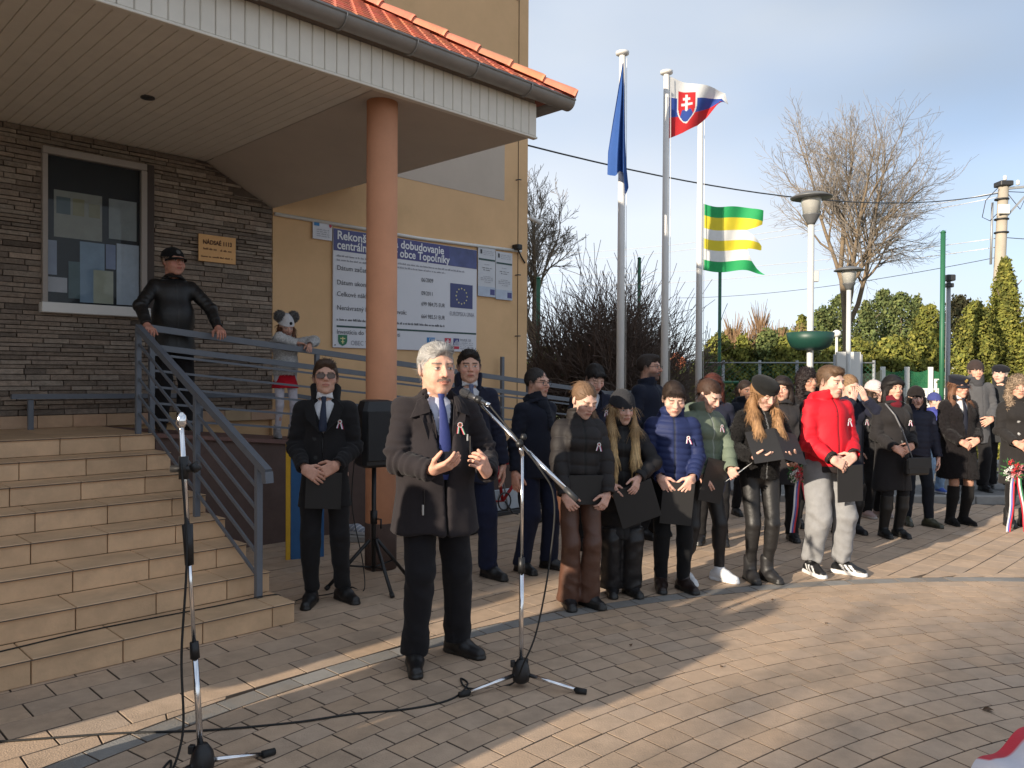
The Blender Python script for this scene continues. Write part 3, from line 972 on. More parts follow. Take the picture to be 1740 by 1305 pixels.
for px, top, d, r, pal in ((1208, 585, 38, 0.9, YG), (1240, 560, 42, 0.9, YG), (1330, 555, 44, 0.8, DG), (1362, 535, 40, 0.9, YG), (1398, 520, 40, 0.95, DG), (1425, 500, 43, 0.9, DG), (1470, 510, 38, 1.0, DG),
                           (1500, 490, 41, 0.95, DG), (1530, 495, 39, 1.0, DG), (1556, 500, 43, 0.9, DG), (1578, 515, 37, 0.85, YG), (1628, 500, 36, 0.9, [(0.075, 0.07, 0.035), (0.06, 0.065, 0.03), (0.10, 0.085, 0.04)]), (1590, 560, 30, 0.8, YG), (1515, 570, 31, 1.0, YG), (1455, 575, 32, 0.9, YG),
                           (1300, 600, 34, 0.9, YG), (1180, 615, 40, 0.9, DG), (1120, 600, 44, 1.0, DG), (1060, 590, 44, 1.1, DG), (980, 585, 45, 1.1, YG), (925, 590, 44, 1.0, DG), (1375, 575, 33, 0.8, DG), (1415, 590, 31, 0.8, YG), (1222, 568, 33, 0.8, YG), (1262, 572, 33, 0.75, YG), (1305, 560, 33, 0.8, DG), (1345, 565, 32, 0.8, YG), (1198, 600, 32, 0.7, DG)):
    conifer('evergreen_tree', EVL[k], (X(px, d), d, -0.05), H(top, d), r * 1.25, 5200, 0.15, pal, 60 + k, 'flame' if k % 3 else 'cone', 'evergreens beyond the sports ground')
    k += 1
for i, (px, top, d) in enumerate(((1246, 535, 36), (1290, 515, 37), (1322, 545, 36), (1268, 550, 35), (1355, 550, 36))):
    rng = np.random.default_rng(200 + i)
    t = thing('brown_tree', ('brown leafless tree just right of the slim green post', 'tallest brown leafless tree beyond the chain link fence', 'brown leafless tree left of the flower bowl', 'short brown leafless tree between two taller brown ones', 'brown leafless tree behind the flower bowl')[i], 'tree', (X(px, d), d, -0.05), group='brown bare trees beyond the sports ground')
    a, b = MB(), MB()
    hh = H(top, d)
    a.tube([(0, 0, 0), (0.03, 0, hh * 0.5), (0, 0, hh * 0.9)], [0.09, 0.05, 0.01], 6)
    for q in range(420):
        z = hh * (0.05 + 0.75 * rng.random()); az = rng.random() * 6.28; rr = 0.85 * (1 - (z / hh) ** 2 * 0.6)
        e = Vector((math.cos(az) * rr * (0.4 + 0.6 * rng.random()), math.sin(az) * rr * 0.8, z + hh * (0.12 + 0.16 * rng.random())))
        s_ = Vector((e.x * 0.15, e.y * 0.15, z))
        b.tube([s_, s_.lerp(e, 0.5) + Vector((0, 0, -0.08)), e], [0.02, 0.016, 0.008], 3, cap=False)
    a.build('trunk', M_browntwig, t); b.build('crown', M_browntwig, t)
for i, (px, d, h) in enumerate(((1560, 12.9, 1.25), (1484, 13.0, 0.95))):
    conifer('dwarf_conifer', ('small dark dwarf conifer behind the child in the beanie', 'low dark shrub behind the person with the pale hood')[i], (X(px, d), d, 0.0), h, 0.22, 2500, 0.05, DG, 90 + i, 'cone')

# ------------------------------------------------------------------ sports ground fences
M_green = mat('green_post_paint', (0.022, 0.12, 0.06), 0.5, vary=0.1)
M_galv = mat('galvanised_post', (0.33, 0.34, 0.35), 0.5, metallic=0.3, vary=0.1)
M_net = mat('green_net', (0.03, 0.22, 0.10), 0.8, vary=0.15, vscale=3, alpha=0.55)
M_bnet = mat('beige_net', (0.30, 0.28, 0.18), 0.8, vary=0.1, alpha=0.55)
for px, d, top, r, lab in ((1600, 15.0, 388, 0.044, 'thick green steel post beside the floodlight mast'), (1222, 22, 458, 0.045, 'slim green net post under the striped flag'), (1085, 20.5, 436, 0.045, 'slim green net post between the two left flagpoles'), (914, 19, 470, 0.05, 'green net post next to the building corner')):
    t = thing('net_post', lab, 'post', (X(px, d), d, -0.05), group='green net posts')
    MB().tube([(0, 0, 0), (0, 0, H(top, d))], r, 10).build('post_tube', M_green, t)
    MB().lathe([(r * 1.15, 0), (r * 1.15, 0.02), (r * 0.4, 0.05)], 10, (0, 0, H(top, d))).build('post_cap', M_green, t)
t = thing('floodlight_mast', 'grey floodlight mast with black lamp beside the thick green post', 'mast', (X(1610, 15.3), 15.3, -0.05))
zt = H(468, 15.3)
MB().tube([(0, 0, 0), (0, 0, zt)], [0.05, 0.04], 10).build('pole', M_galv, t)
MB().box((-0.07, -0.10, zt - 0.02), (0.09, 0.06, zt + 0.10), 0.015).build('lamp_head', M_dark, t)
MB().box((-0.06, -0.06, zt - 0.14), (0.08, 0.04, zt - 0.06), 0.012).build('lamp_head', M_dark, t)

def chain_fence(name, label, a, b, h, posts, mp, mesh_m, step=0.11, wire=0.004, toprail=True):
    t = thing(name, label, 'fence', a)
    v = Vector(b) - Vector(a); Ln = v.length
    t.rotation_euler = (0, 0, math.atan2(v.y, v.x))
    for k in range(posts):
        x = Ln * k / (posts - 1)
        MB().tube([(x, 0.03, 0), (x, 0.03, h + 0.06)], 0.035, 8).build('post', mp, t)
    if toprail:
        MB().tube([(0, 0.0, h), (Ln, 0.0, h)], 0.02, 6).build('top_rail', mp, t)
    m = MB()
    x = -h
    while x < Ln:
        for s_ in (1, -1):
            x0, x1 = (x, x + h) if s_ > 0 else (x + h, x)
            za, zb = 0.05, h
            pa, pb = [x0, za], [x1, zb]
            dx = (x1 - x0) / (zb - za)
            for p in (pa, pb):
                if p[0] < 0: p[1] += (0 - p[0]) / dx; p[0] = 0
                if p[0] > Ln: p[1] += (Ln - p[0]) / dx; p[0] = Ln
            if pb[1] > pa[1] + 0.02: m.tube([(pa[0], 0, pa[1]), (pb[0], 0, pb[1])], wire, 3, cap=False)
        x += step
    tag(m.build('wire_mesh', mesh_m, t), kind='stuff')
    return t
chain_fence('chain_link_fence', 'green chain link fence with grey posts beyond the crowd', (X(1168, 20), 20, -0.05), (X(1485, 19), 19, -0.05), H(608, 20) - 0.05, 6, M_galv, M_green, 0.12)
chain_fence('chain_link_fence', 'green wire fence beside the building corner under the dark shrub', (X(895, 18), 18, -0.05), (X(1060, 21), 21, -0.05), 1.9, 4, M_green, M_green, 0.12)
t = thing('green_railing', 'low green pipe railing of the playground beyond the crowd', 'railing', (X(1140, 17.5), 17.5, -0.05))
for z in (1.55, 0.9):
    MB().tube([(0, 0, z), (1.6, 0.4, z)], 0.03, 8).build('rail', M_green, t)
for x in (0.0, 0.8, 1.6):
    MB().tube([(x, x * 0.25, 0), (x, x * 0.25, 1.55)], 0.03, 8).build('post', M_green, t)
# white framed pitch boards with green net
pb_ = thing('pitch_barrier', 'white pitch barrier with green netting between white posts', 'fence', (X(1500, 23), 23, -0.05))
W_ = X(1660, 23) - X(1500, 23)
def hz(y): return H(y, 23)
for px in (1500, 1541, 1581, 1622, 1660):
    x = X(px, 23) - X(1500, 23)
    MB().box((x - 0.06, -0.05, 0), (x + 0.06, 0.05, hz(617)), 0.01).build('post', M_white, pb_)
MB().box((0, -0.02, hz(657)), (W_, 0.02, hz(653)), 0.005).build('rail', M_white, pb_)
MB().box((0.0, -0.02, hz(682)), (W_, 0.02, hz(679)), 0.005).build('rail', M_white, pb_)
for k in range(int(W_ / 0.11)):
    MB().box((k * 0.11, -0.012, hz(681)), (k * 0.11 + 0.085, 0.0, hz(655)), 0.003).build('board', M_white, pb_)
nm = MB()
NX = 24
vs, fs = [], []
for i in range(NX + 1):
    sag = 0.10 * math.sin((i % 6) / 6 * math.pi)
    for z in (hz(656), hz(620) - sag): vs.append((W_ * i / NX, 0.012, z))
for i in range(NX): fs.append((2 * i, 2 * i + 2, 2 * i + 3, 2 * i + 1))
nm.add(vs, fs); nm.build('net', M_net, pb_)
bn = thing('beige_net', 'sagging beige net strung left of the white pitch barrier', 'net', (X(1462, 22.5), 22.5, -0.05))
wq = X(1500, 23) - X(1462, 22.5)
vs = []; fs = []
for i in range(9):
    for z in (H(662, 22.5), H(632 - i * 1.2, 22.5) + 0.04 * math.sin(i)): vs.append((wq * i / 8, 0.06 * i, z))
for i in range(8): fs.append((2 * i, 2 * i + 2, 2 * i + 3, 2 * i + 1))
nm = MB(); nm.add(vs, fs); nm.build('net', M_bnet, bn)
MB().tube([(0, 0, 0), (0, 0, H(628, 22.5))], 0.03, 8).build('post', M_galv, bn)
gf = thing('goal_frame', 'white goal frame in front of the pitch barrier', 'goal', (X(1590, 21.5), 21.5, -0.05))
gw = X(1634, 21.5) - X(1590, 21.5)
MB().tube([(0, 0, 0), (0, 0, H(638, 21.5)), (gw, 0, H(638, 21.5)), (gw, 0, 0)], 0.045, 8).build('goal_tube', M_white, gf)
pf = thing('picket_fence', 'low white picket fence in front of the pitch barrier', 'fence', (X(1575, 18), 18, -0.05))
for k in range(16):
    MB().box((k * 0.11, 0, 0.0), (k * 0.11 + 0.05, 0.02, H(683, 18)), 0.004).build('picket', M_white, pf)
for z in (0.25, 0.75):
    MB().box((0, 0.021, z), (1.75, 0.045, z + 0.06), 0.004).build('rail', M_white, pf)
# low garden wall of concrete slabs behind the pavement
cw = thing('concrete_bench', 'low concrete slab bench behind the man in the grey coat', 'bench', (X(1640, 11.9), 11.9, 0.075))
MB().box((0, 0, 0.20), (1.9, 0.42, 0.28), 0.015).build('seat_slab', M_conc, cw)
MB().box((0, 0.02, 0.05), (1.9, 0.36, 0.10), 0.012).build('base_slab', M_conc, cw)
for x in (0.1, 0.85, 1.6):
    MB().box((x, 0.06, 0.0), (x + 0.2, 0.34, 0.2), 0.01).build('leg', M_conc, cw)
# far houses
def house(label, loc, w, dep, wall_h, roof_h, wc, rc, rz=0):
    t = thing('house', label, 'house', loc, rz)
    MB().box((-w / 2, 0, 0), (w / 2, dep, wall_h)).build('wall', mat('house_wall_%d' % int(wc[0] * 99), wc, 0.9, vary=0.1, vscale=1), t)
    m = MB(); m.prism([(-w / 2 - 0.3, wall_h), (w / 2 + 0.3, wall_h), (0, wall_h + roof_h)], -0.3, dep + 0.3)
    m.build('roof', mat('house_roof_tiles', rc, 0.8, vary=0.2, vscale=3), t)
    for x in (-w / 4, w / 4):
        f = MB().box((x - 0.45, -0.04, 0.9), (x + 0.45, -0.005, 2.1)).build('window', M_white, t)
        MB().box((x - 0.38, -0.06, 0.97), (x + 0.38, -0.042, 2.03)).build('pane', M_glass, f)
    return t
house('small far house with orange tiled roof between the flagpoles', (X(1150, 62), 62, -0.05), 3.2, 6, 1.9, 1.7, (0.55, 0.45, 0.36), (0.48, 0.14, 0.06))
house('pale far house hidden behind the dark shrub', (X(1035, 70), 70, -0.05), 7, 8, 3.0, 2.4, (0.62, 0.58, 0.50), (0.40, 0.15, 0.08))

# ------------------------------------------------------------------ utility pole and overhead wires
M_cpole = mat('pale_concrete_pole', (0.40, 0.355, 0.285), 0.85, vary=0.12, vscale=2, bump=0.2, bscale=40)
UD = 24.0
up_ = thing('utility_pole', 'pale concrete utility pole with insulators and cables behind the arborvitae', 'utility pole', (X(1692, UD), UD, -0.05))
zt = H(308, UD)
MB().tube([(-0.1, 0, 0), (0.17, 0, zt)], [0.19, 0.14], 12).build('pole_shaft', M_cpole, up_)
MB().box((-0.02, -0.2, zt - 0.05), (0.36, 0.2, zt + 0.10), 0.02).build('top_bracket', M_dark, up_)
MB().obox((0.2, -0.05, zt - 0.12), (1.0, -0.1, zt - 0.05), 0.07, 0.07).build('cross_arm', M_galv, up_)
MB().obox((0.22, -0.1, zt - 0.95), (0.95, -0.12, zt - 0.12), 0.05, 0.05).build('brace', M_galv, up_)
M_ins = mat('white_insulator', (0.75, 0.75, 0.74), 0.3)
for x, z in ((0.16, zt + 0.12), (0.55, zt - 0.02), (0.86, zt + 0.0)):
    MB().lathe([(0.03, 0), (0.06, 0.03), (0.045, 0.07), (0.06, 0.1), (0.03, 0.15)], 10, (x, -0.08, z)).build('insulator', M_ins, up_)
for z in (zt - 0.45, zt - 1.05, zt - 1.45):
    MB().lathe([(0.20, 0), (0.20, 0.04)], 12, (0.12, 0, z)).build('clamp_band', M_dark, up_)
MB().box((-0.1, -0.22, zt - 0.9), (0.24, -0.16, zt - 0.62), 0.01).build('sign_plate', M_white, up_)
MB().tube([(-0.25, -0.1, zt - 2.4), (-0.22, -0.1, zt - 0.55)], 0.035, 8).build('cable_pipe', M_galv, up_)
MB().tube([(-0.05, -0.1, zt - 0.1), (-0.45, -0.15, zt - 0.5), (-0.55, -0.15, zt - 1.0), (-0.3, -0.12, zt - 1.1), (-0.1, -0.12, zt - 0.9)], 0.012, 5).build('cable_loop', M_dark, up_)
MB().tube([(0.25, -0.1, zt - 0.3), (0.6, -0.12, zt - 0.75), (0.8, -0.12, zt - 0.3), (0.75, -0.1, zt - 0.05)], 0.012, 5).build('cable_loop', M_dark, up_)
def wire(label, a, b, sag, r=0.012, m=None, name='overhead_wire'):
    a, b = Vector(a), Vector(b)
    pts = []
    for k in range(25):
        u = k / 24
        p = a.lerp(b, u); p.z -= sag * 4 * u * (1 - u)
        pts.append(p)
    o = MB().tube(pts, r, 5).build(name, m or M_dark)
    return tag(o, label, 'wire', 'overhead wires')
P0 = Vector((X(1692, UD), UD, 0))
M_pale = mat('pale_wire', (0.62, 0.64, 0.66), 0.4, metallic=0.3)
wire('dark cable from the building corner to the utility pole top', B(8.63, N_WALL + 0.15, H(243, 12.0)), P0 + Vector((0, 0, zt - 0.3)), 0.55, 0.014)
for i, (ya, yb) in enumerate(((432, 322), (445, 330), (462, 400), (482, 415))):
    wire(('topmost', 'second', 'third', 'lowest')[i] + ' pale wire running from behind the building to the utility pole', (X(870, 46), 46, H(ya, 46)), P0 + Vector((0.1, 0, H(yb, UD))), 0.5, 0.013, M_pale)
wire('thin dark wire below the pale ones to the utility pole', (X(1150, 40), 40, H(505, 40)), P0 + Vector((0.1, 0, H(432, UD))), 0.3, 0.010)
for i, (y0_, y1_) in enumerate(((322, 300), (400, 388))):
    wire(('upper', 'lower')[i] + ' wire leaving the utility pole to the right', P0 + Vector((0.3, 0, H(y0_, UD))), (26, 30, H(y1_, 30)), 0.2, 0.012)

# ------------------------------------------------------------------ unseen building added behind the photographer to shade the porch
nbld = thing('shade_building', 'two storey cream building added unseen behind the photographer to shade the porch', 'building', rz=R45)
MB().box((-34, 4.62, -0.1), (-15, 16, 8.3)).build('wall', mat('cream_render', (0.55, 0.48, 0.36), 0.9, vary=0.08, vscale=1), nbld)
m = MB(); m.add([(-34.4, 4.5, 8.3), (-14.6, 4.5, 8.3), (-14.6, 16.3, 8.3), (-34.4, 16.3, 8.3), (-30, 10, 9.4), (-19, 10, 9.4)], [(0, 1, 5, 4), (1, 2, 5), (2, 3, 4, 5), (3, 0, 4), (3, 2, 1, 0)])
m.build('roof', mat('brown_roof_tiles', (0.30, 0.11, 0.07), 0.85, vary=0.2, vscale=2), nbld)
for k in range(6):
    for z in (1.2, 4.6):
        f = MB().box((-32 + k * 3.0, 4.57, z), (-30.4 + k * 3.0, 4.615, z + 1.6)).build('window', M_white, nbld)
        MB().box((-31.92 + k * 3.0, 4.55, z + 0.08), (-30.48 + k * 3.0, 4.568, z + 1.52)).build('pane', M_glass, f)

# unseen bare trees added behind the photographer so their crowns filter the low sun
for i, (t_, n_, sd_, hh_) in enumerate(((-13.5, 0.2, 302, 3.3), (-15.0, -2.9, 303, 3.5), (-14.0, -6.0, 304, 3.4))):
    p = B(t_, n_)
    bare_tree('bare_tree', 'unseen leafless tree added behind the photographer to filter the sun', (p.x, p.y, -0.05), hh_, 0.15, (8, 10, 9, 6, 2), (0.42, 0.62, 0.65, 0.7, 0.7), 0.05, sd_, tw=0.0065, group='unseen trees added behind the photographer', f0=(0.62, 0.2), f1=(0.34, 0.2))
# ------------------------------------------------------------------ figures: smooth distance fields turned into one surface each
BIG = np.float32(1.0)
def smin(a, b, k):
    if k <= 0: return np.minimum(a, b)
    h = np.clip(0.5 + 0.5 * (b - a) / k, 0, 1)
    return b + (a - b) * h - k * h * (1 - h)
def v3(p): return np.array(p, dtype=np.float32)
def rotm(rx=0, ry=0, rz=0):
    return np.array(Matrix.Rotation(rz, 3, 'Z') @ Matrix.Rotation(ry, 3, 'Y') @ Matrix.Rotation(rx, 3, 'X'), dtype=np.float32)

def cap(a, b, ra, rb=None, sc=(1, 1, 1)):
    "tapered capsule; sc squeezes it (a flat chest has sc y > 1)"
    return ('cap', v3(a), v3(b), float(ra), float(ra if rb is None else rb), v3(sc))
def ell(c, r, R=None):
    return ('ell', v3(c), v3(r), None if R is None else np.asarray(R, dtype=np.float32))
def ring(c, R_, th, hgt, tilt=0.0, ysc=1.0, flare=0.0):
    "upright band round a centre: collar, cuff, waistband"
    return ('ring', v3(c), float(R_), float(th), float(hgt), float(tilt), float(ysc), float(flare))

def pdist(p, P):
    X_, Y_, Z_ = P
    if p[0] == 'cap':
        _, a, b, ra, rb, sc = p
        ax, ay, az = (X_ - a[0]) * sc[0], (Y_ - a[1]) * sc[1], (Z_ - a[2]) * sc[2]
        ba = (b - a) * sc
        bb = float(ba @ ba) + 1e-9
        h = np.clip((ax * ba[0] + ay * ba[1] + az * ba[2]) / bb, 0, 1)
        d = np.sqrt((ax - h * ba[0]) ** 2 + (ay - h * ba[1]) ** 2 + (az - h * ba[2]) ** 2) - (ra + (rb - ra) * h)
        return d / max(1.0, float(sc.max()) ** 0.6)
    if p[0] == 'ell':
        _, c, r, R = p
        x, y, z = X_ - c[0], Y_ - c[1], Z_ - c[2]
        if R is not None:
            x, y, z = (R[0, 0] * x + R[1, 0] * y + R[2, 0] * z, R[0, 1] * x + R[1, 1] * y + R[2, 1] * z, R[0, 2] * x + R[1, 2] * y + R[2, 2] * z)
        k0 = np.sqrt((x / r[0]) ** 2 + (y / r[1]) ** 2 + (z / r[2]) ** 2)
        k1 = np.sqrt((x / r[0] ** 2) ** 2 + (y / r[1] ** 2) ** 2 + (z / r[2] ** 2) ** 2) + 1e-6
        return k0 * (k0 - 1.0) / k1
    if p[0] == 'ring':
        _, c, R_, th, hg, tilt, ysc, fl = p
        x, y = X_ - c[0], (Y_ - c[1]) * ysc
        z = Z_ - c[2] - tilt * (Y_ - c[1])
        rho = np.sqrt(x * x + y * y)
        d1 = np.abs(rho - (R_ + fl * z)) - th
        d2 = np.abs(z) - hg / 2
        return np.maximum(d1, d2)

def pbounds(p, m):
    if p[0] == 'cap':
        _, a, b, ra, rb, sc = p
        r = max(ra, rb) / np.minimum(sc, 1.0).min() + m
        rr = r
        return np.minimum(a, b) - rr, np.maximum(a, b) + rr
    if p[0] == 'ell':
        r = (p[2] if p[3] is None else np.full(3, p[2].max())) + m
        return p[1] - r, p[1] + r
    r = np.array([p[2] + p[3] + abs(p[7]) * p[4], (p[2] + p[3] + abs(p[7]) * p[4]) / min(1, p[6]), p[4] / 2 + abs(p[5]) * (p[2] + p[3])]) + m
    return p[1] - r, p[1] + r

class Field:
    def __init__(s, lo, hi, vox):
        s.lo = np.array(lo, dtype=np.float32); s.vox = vox
        s.n = np.ceil((np.array(hi) - np.array(lo)) / vox).astype(int) + 1
        s.ax = [s.lo[i] + vox * np.arange(s.n[i], dtype=np.float32) for i in range(3)]
        s.D = np.full(tuple(s.n), BIG, dtype=np.float32)
    def _sl(s, lo, hi):
        i0 = np.clip(np.floor((lo - s.lo) / s.vox).astype(int), 0, s.n)
        i1 = np.clip(np.ceil((hi - s.lo) / s.vox).astype(int) + 1, 0, s.n)
        return tuple(slice(a, b) for a, b in zip(i0, i1))
    def _P(s, sl):
        return s.ax[0][sl[0]][:, None, None], s.ax[1][sl[1]][None, :, None], s.ax[2][sl[2]][None, None, :]
    def add(s, p, k=0.02):
        sl = s._sl(*pbounds(p, k * 1.2 + s.vox * 2.5))
        if min(q.stop - q.start for q in sl) <= 0: return s
        s.D[sl] = smin(s.D[sl], pdist(p, s._P(sl)), k)
        return s
    def sub(s, p, k=0.01):
        sl = s._sl(*pbounds(p, k * 1.2 + s.vox * 2.5))
        if min(q.stop - q.start for q in sl) <= 0: return s
        s.D[sl] = -smin(-s.D[sl], pdist(p, s._P(sl)), k)
        return s
    def cut(s, f):
        "keep only where f(x, y, z) < 0"
        s.D = np.maximum(s.D, f(*s._P((slice(None),) * 3)).astype(np.float32))
        return s
    def union(s, o, k=0.01):
        s.D = smin(s.D, o.D, k)
        return s
    def clear_edge(s):
        D = s.D
        D[0] = D[-1] = BIG; D[:, 0] = D[:, -1] = BIG; D[:, :, 0] = D[:, :, -1] = BIG
    def mesh(s):
        s.clear_edge()
        D = s.D
        S = D < 0
        acc = np.zeros(tuple(s.n - 1), dtype=np.int8)
        for i in (0, 1):
            for j in (0, 1):
                for k in (0, 1):
                    acc += S[i:s.n[0] - 1 + i, j:s.n[1] - 1 + j, k:s.n[2] - 1 + k]
        act = np.argwhere((acc > 0) & (acc < 8))
        if len(act) == 0:
            return np.zeros((0, 3)), np.zeros((0, 4), dtype=int), np.zeros((0, 3))
        corners = [(i, j, k) for i in (0, 1) for j in (0, 1) for k in (0, 1)]
        cv = np.stack([D[act[:, 0] + c[0], act[:, 1] + c[1], act[:, 2] + c[2]] for c in corners], axis=1)
        pos = np.zeros((len(act), 3), dtype=np.float32); cnt = np.zeros(len(act), dtype=np.float32)
        for a in range(8):
            for b in range(a + 1, 8):
                if sum(x != y for x, y in zip(corners[a], corners[b])) != 1: continue
                va, vb = cv[:, a], cv[:, b]
                mk = (va < 0) != (vb < 0)
                t = np.where(mk, va / (va - vb + 1e-12), 0)
                ca, cb = np.array(corners[a], dtype=np.float32), np.array(corners[b], dtype=np.float32)
                pos += np.where(mk[:, None], ca + (cb - ca) * t[:, None], 0)
                cnt += mk
        pos /= cnt[:, None]
        grad = np.stack([cv[:, 4:].sum(1) - cv[:, :4].sum(1),
                         cv[:, [2, 3, 6, 7]].sum(1) - cv[:, [0, 1, 4, 5]].sum(1),
                         cv[:, 1::2].sum(1) - cv[:, 0::2].sum(1)], axis=1)
        grad /= np.linalg.norm(grad, axis=1, keepdims=True) + 1e-9
        V = s.lo + (act + pos) * s.vox
        vid = np.full(tuple(s.n - 1), -1, dtype=np.int32)
        vid[act[:, 0], act[:, 1], act[:, 2]] = np.arange(len(act))
        faces = []
        for ax in range(3):
            o1, o2 = [(1, 2), (2, 0), (0, 1)][ax]
            sa = [slice(None)] * 3; sb = [slice(None)] * 3
            sa[ax] = slice(0, -1); sb[ax] = slice(1, None)
            e = np.argwhere(S[tuple(sa)] != S[tuple(sb)])
            e = e[(e[:, o1] > 0) & (e[:, o2] > 0) & (e[:, o1] < s.n[o1] - 1) & (e[:, o2] < s.n[o2] - 1)]
            if len(e) == 0: continue
            d1 = np.zeros(3, dtype=int); d1[o1] = 1
            d2 = np.zeros(3, dtype=int); d2[o2] = 1
            q = [e - d1 - d2, e - d2, e, e - d1]
            qi = np.stack([vid[x[:, 0], x[:, 1], x[:, 2]] for x in q], axis=1)
            flip = S[e[:, 0], e[:, 1], e[:, 2]]
            qi = np.where(flip[:, None], qi, qi[:, ::-1])
            faces.append(qi[(qi >= 0).all(1)])
        return V, np.concatenate(faces), grad

def wob(P, f, seed):
    "cheap smooth noise in -1..1"
    r = np.random.default_rng(seed)
    out = np.zeros(len(P), dtype=np.float32)
    for i in range(5):
        k = r.normal(0, 1, 3); k = k / np.linalg.norm(k) * f * (0.7 + 0.25 * i)
        ph = r.random() * 6.28
        wpt = np.sin(P @ (np.roll(k, 1) * 0.5) + ph * 2) * 1.1
        out += np.sin(P @ k + ph + wpt) / 5
    return out

def strands(V, G, C, n, L_, w, dirf, seed, lift, vary=0.35, R0=None, keep=None):
    "thin tapering ribbons combed over a surface"
    r = np.random.default_rng(seed)
    i = r.integers(0, len(V), n)
    if keep is not None: i = i[keep(V[i])]
    n = len(i)
    p, nm = V[i], G[i]
    d = dirf(p)
    d = d / (np.linalg.norm(d, axis=1, keepdims=True) + 1e-6) + r.normal(0, 0.10, (n, 3))
    d = d - nm * (d * nm).sum(1, keepdims=True)
    d /= np.linalg.norm(d, axis=1, keepdims=True) + 1e-6
    sd = np.cross(nm, d)
    ln = (L_ * (0.6 + 0.8 * r.random(n)))[:, None]
    lf = (lift * (0.3 + 1.2 * r.random(n)))[:, None]
    p0 = p - nm * 0.001
    cv = 0.0 if R0 is None else ln ** 2 / (2 * np.where(p[:, 2:3] > -0.03, R0, 0.45))    # follow the curve of the head
    p1 = p0 + d * ln * 0.5 + nm * (lf + 0.001 - cv * 0.25)
    p2 = p0 + d * ln + nm * (lf * 0.6 - cv) + r.normal(0, 0.002, (n, 3))
    W_ = w * (0.7 + 0.6 * r.random(n))[:, None]
    VV = np.stack([p0 - sd * W_, p0 + sd * W_, p1 - sd * W_, p1 + sd * W_, p2 - sd * W_ * 0.3, p2 + sd * W_ * 0.3], axis=1).reshape(-1, 3)
    b = np.arange(n)[:, None] * 6
    FF = np.concatenate([b + np.array((0, 1, 3, 2)), b + np.array((2, 3, 5, 4))])
    CC = np.repeat(C[i] * (1 + vary * r.normal(0, 1, n).clip(-1.6, 2))[:, None], 6, axis=0)
    return VV, FF, CC

# ---- materials shared by all figures: colour comes from the point colours of each mesh
M_skin = mat('skin', attr=True, rough=0.6, vary=0.14, vscale=55, sss=0.10, bump=0.12, bscale=260, spec=0.3)
M_cloth = mat('wool_cloth', attr=True, rough=0.92, vary=0.12, vscale=20, bump=0.25, bscale=280, sheen=0.06, spec=0.2)
M_nylon = mat('nylon_cloth', attr=True, rough=0.66, vary=0.10, vscale=14, bump=0.15, bscale=70, spec=0.3)
M_leather = mat('leather', attr=True, rough=0.5, vary=0.12, vscale=18, bump=0.22, bscale=45, spec=0.5)
M_hair = mat('hair', attr=True, rough=0.62, vary=0.25, vscale=25, bump=0.35, bscale=70, spec=0.35)
M_fur = mat('fluffy_fabric', attr=True, rough=0.95, vary=0.3, vscale=45, bump=0.9, bscale=110, sheen=0.1, spec=0.1)
M_shoe = mat('shoe_leather', attr=True, rough=0.4, vary=0.1, vscale=20, bump=0.08, bscale=120)
M_lens = mat('spectacle_glass', (0.08, 0.04, 0.025), 0.08, vary=0)
CLOTH = {'wool': M_cloth, 'nylon': M_nylon, 'leather': M_leather, 'fur': M_fur}

def solve_elbow(S_, W_, l1, l2, hint):
    S_, W_, hint = Vector(S_), Vector(W_), Vector(hint)
    d = W_ - S_
    D_ = min(d.length, (l1 + l2) * 0.995)
    dn = d.normalized()
    if d.length > D_: W_ = S_ + dn * D_
    a = (l1 * l1 - l2 * l2 + D_ * D_) / (2 * D_)
    h = math.sqrt(max(0.0, l1 * l1 - a * a))
    o = hint - dn * hint.dot(dn)
    o.normalize()
    return S_ + dn * a + o * h, W_

# arm poses: (wrist, finger direction, palm facing, curl, elbow hint) for the left hand (+x); the right hand mirrors x
def mirror(p):
    w_, f_, n_, c_, h_ = p
    m_ = lambda q: (-q[0], q[1], q[2])
    return (m_(w_), m_(f_), m_(n_), c_, m_(h_))
ARM = {
    'side':   ((0.27, -0.02, 0.83), (0.02, -0.12, -1), (-1, 0.1, 0), 0.35, (0.4, 1, 0)),
    'clasp':  ((0.115, -0.225, 0.985), (-0.82, -0.22, -0.48), (-0.25, 0.75, -0.35), 0.55, (0.5, 0.85, -0.1)),
    'clasp2': ((0.105, -0.205, 1.005), (-0.85, -0.15, -0.45), (-0.25, 0.8, -0.3), 0.55, (0.5, 0.85, -0.1)),
    'hold':   ((0.13, -0.215, 0.965), (-0.50, -0.18, -0.80), (-0.35, 0.9, 0.0), 0.45, (0.5, 0.9, 0)),
    'read':   ((0.16, -0.24, 1.07), (-0.62, -0.62, 0.12), (-0.25, 0.1, 0.95), 0.3, (0.6, 0.8, -0.3)),
    'back':   ((0.10, 0.17, 0.93), (-0.7, 0.1, -0.6), (0, -0.7, -0.5), 0.5, (1, 0.3, 0)),
    'pocket': ((0.21, -0.10, 0.93), (-0.1, -0.25, -0.95), (-1, 0, 0), 0.5, (0.7, 1, 0)),
    'speakR': ((0.115, -0.275, 1.075), (-0.62, -0.55, 0.30), (-0.30, 0.25, 0.85), 0.38, (0.75, 0.8, -0.7)),
    'speakL': ((0.205, -0.255, 1.045), (-0.50, -0.45, 0.58), (-0.72, 0.62, 0.25), 0.9, (0.75, 0.8, -0.7)),
    'face':   ((0.09, -0.20, 1.46), (-0.35, 0.15, 0.9), (-0.2, 0.95, 0.0), 0.35, (1, -0.3, -0.9)),
}

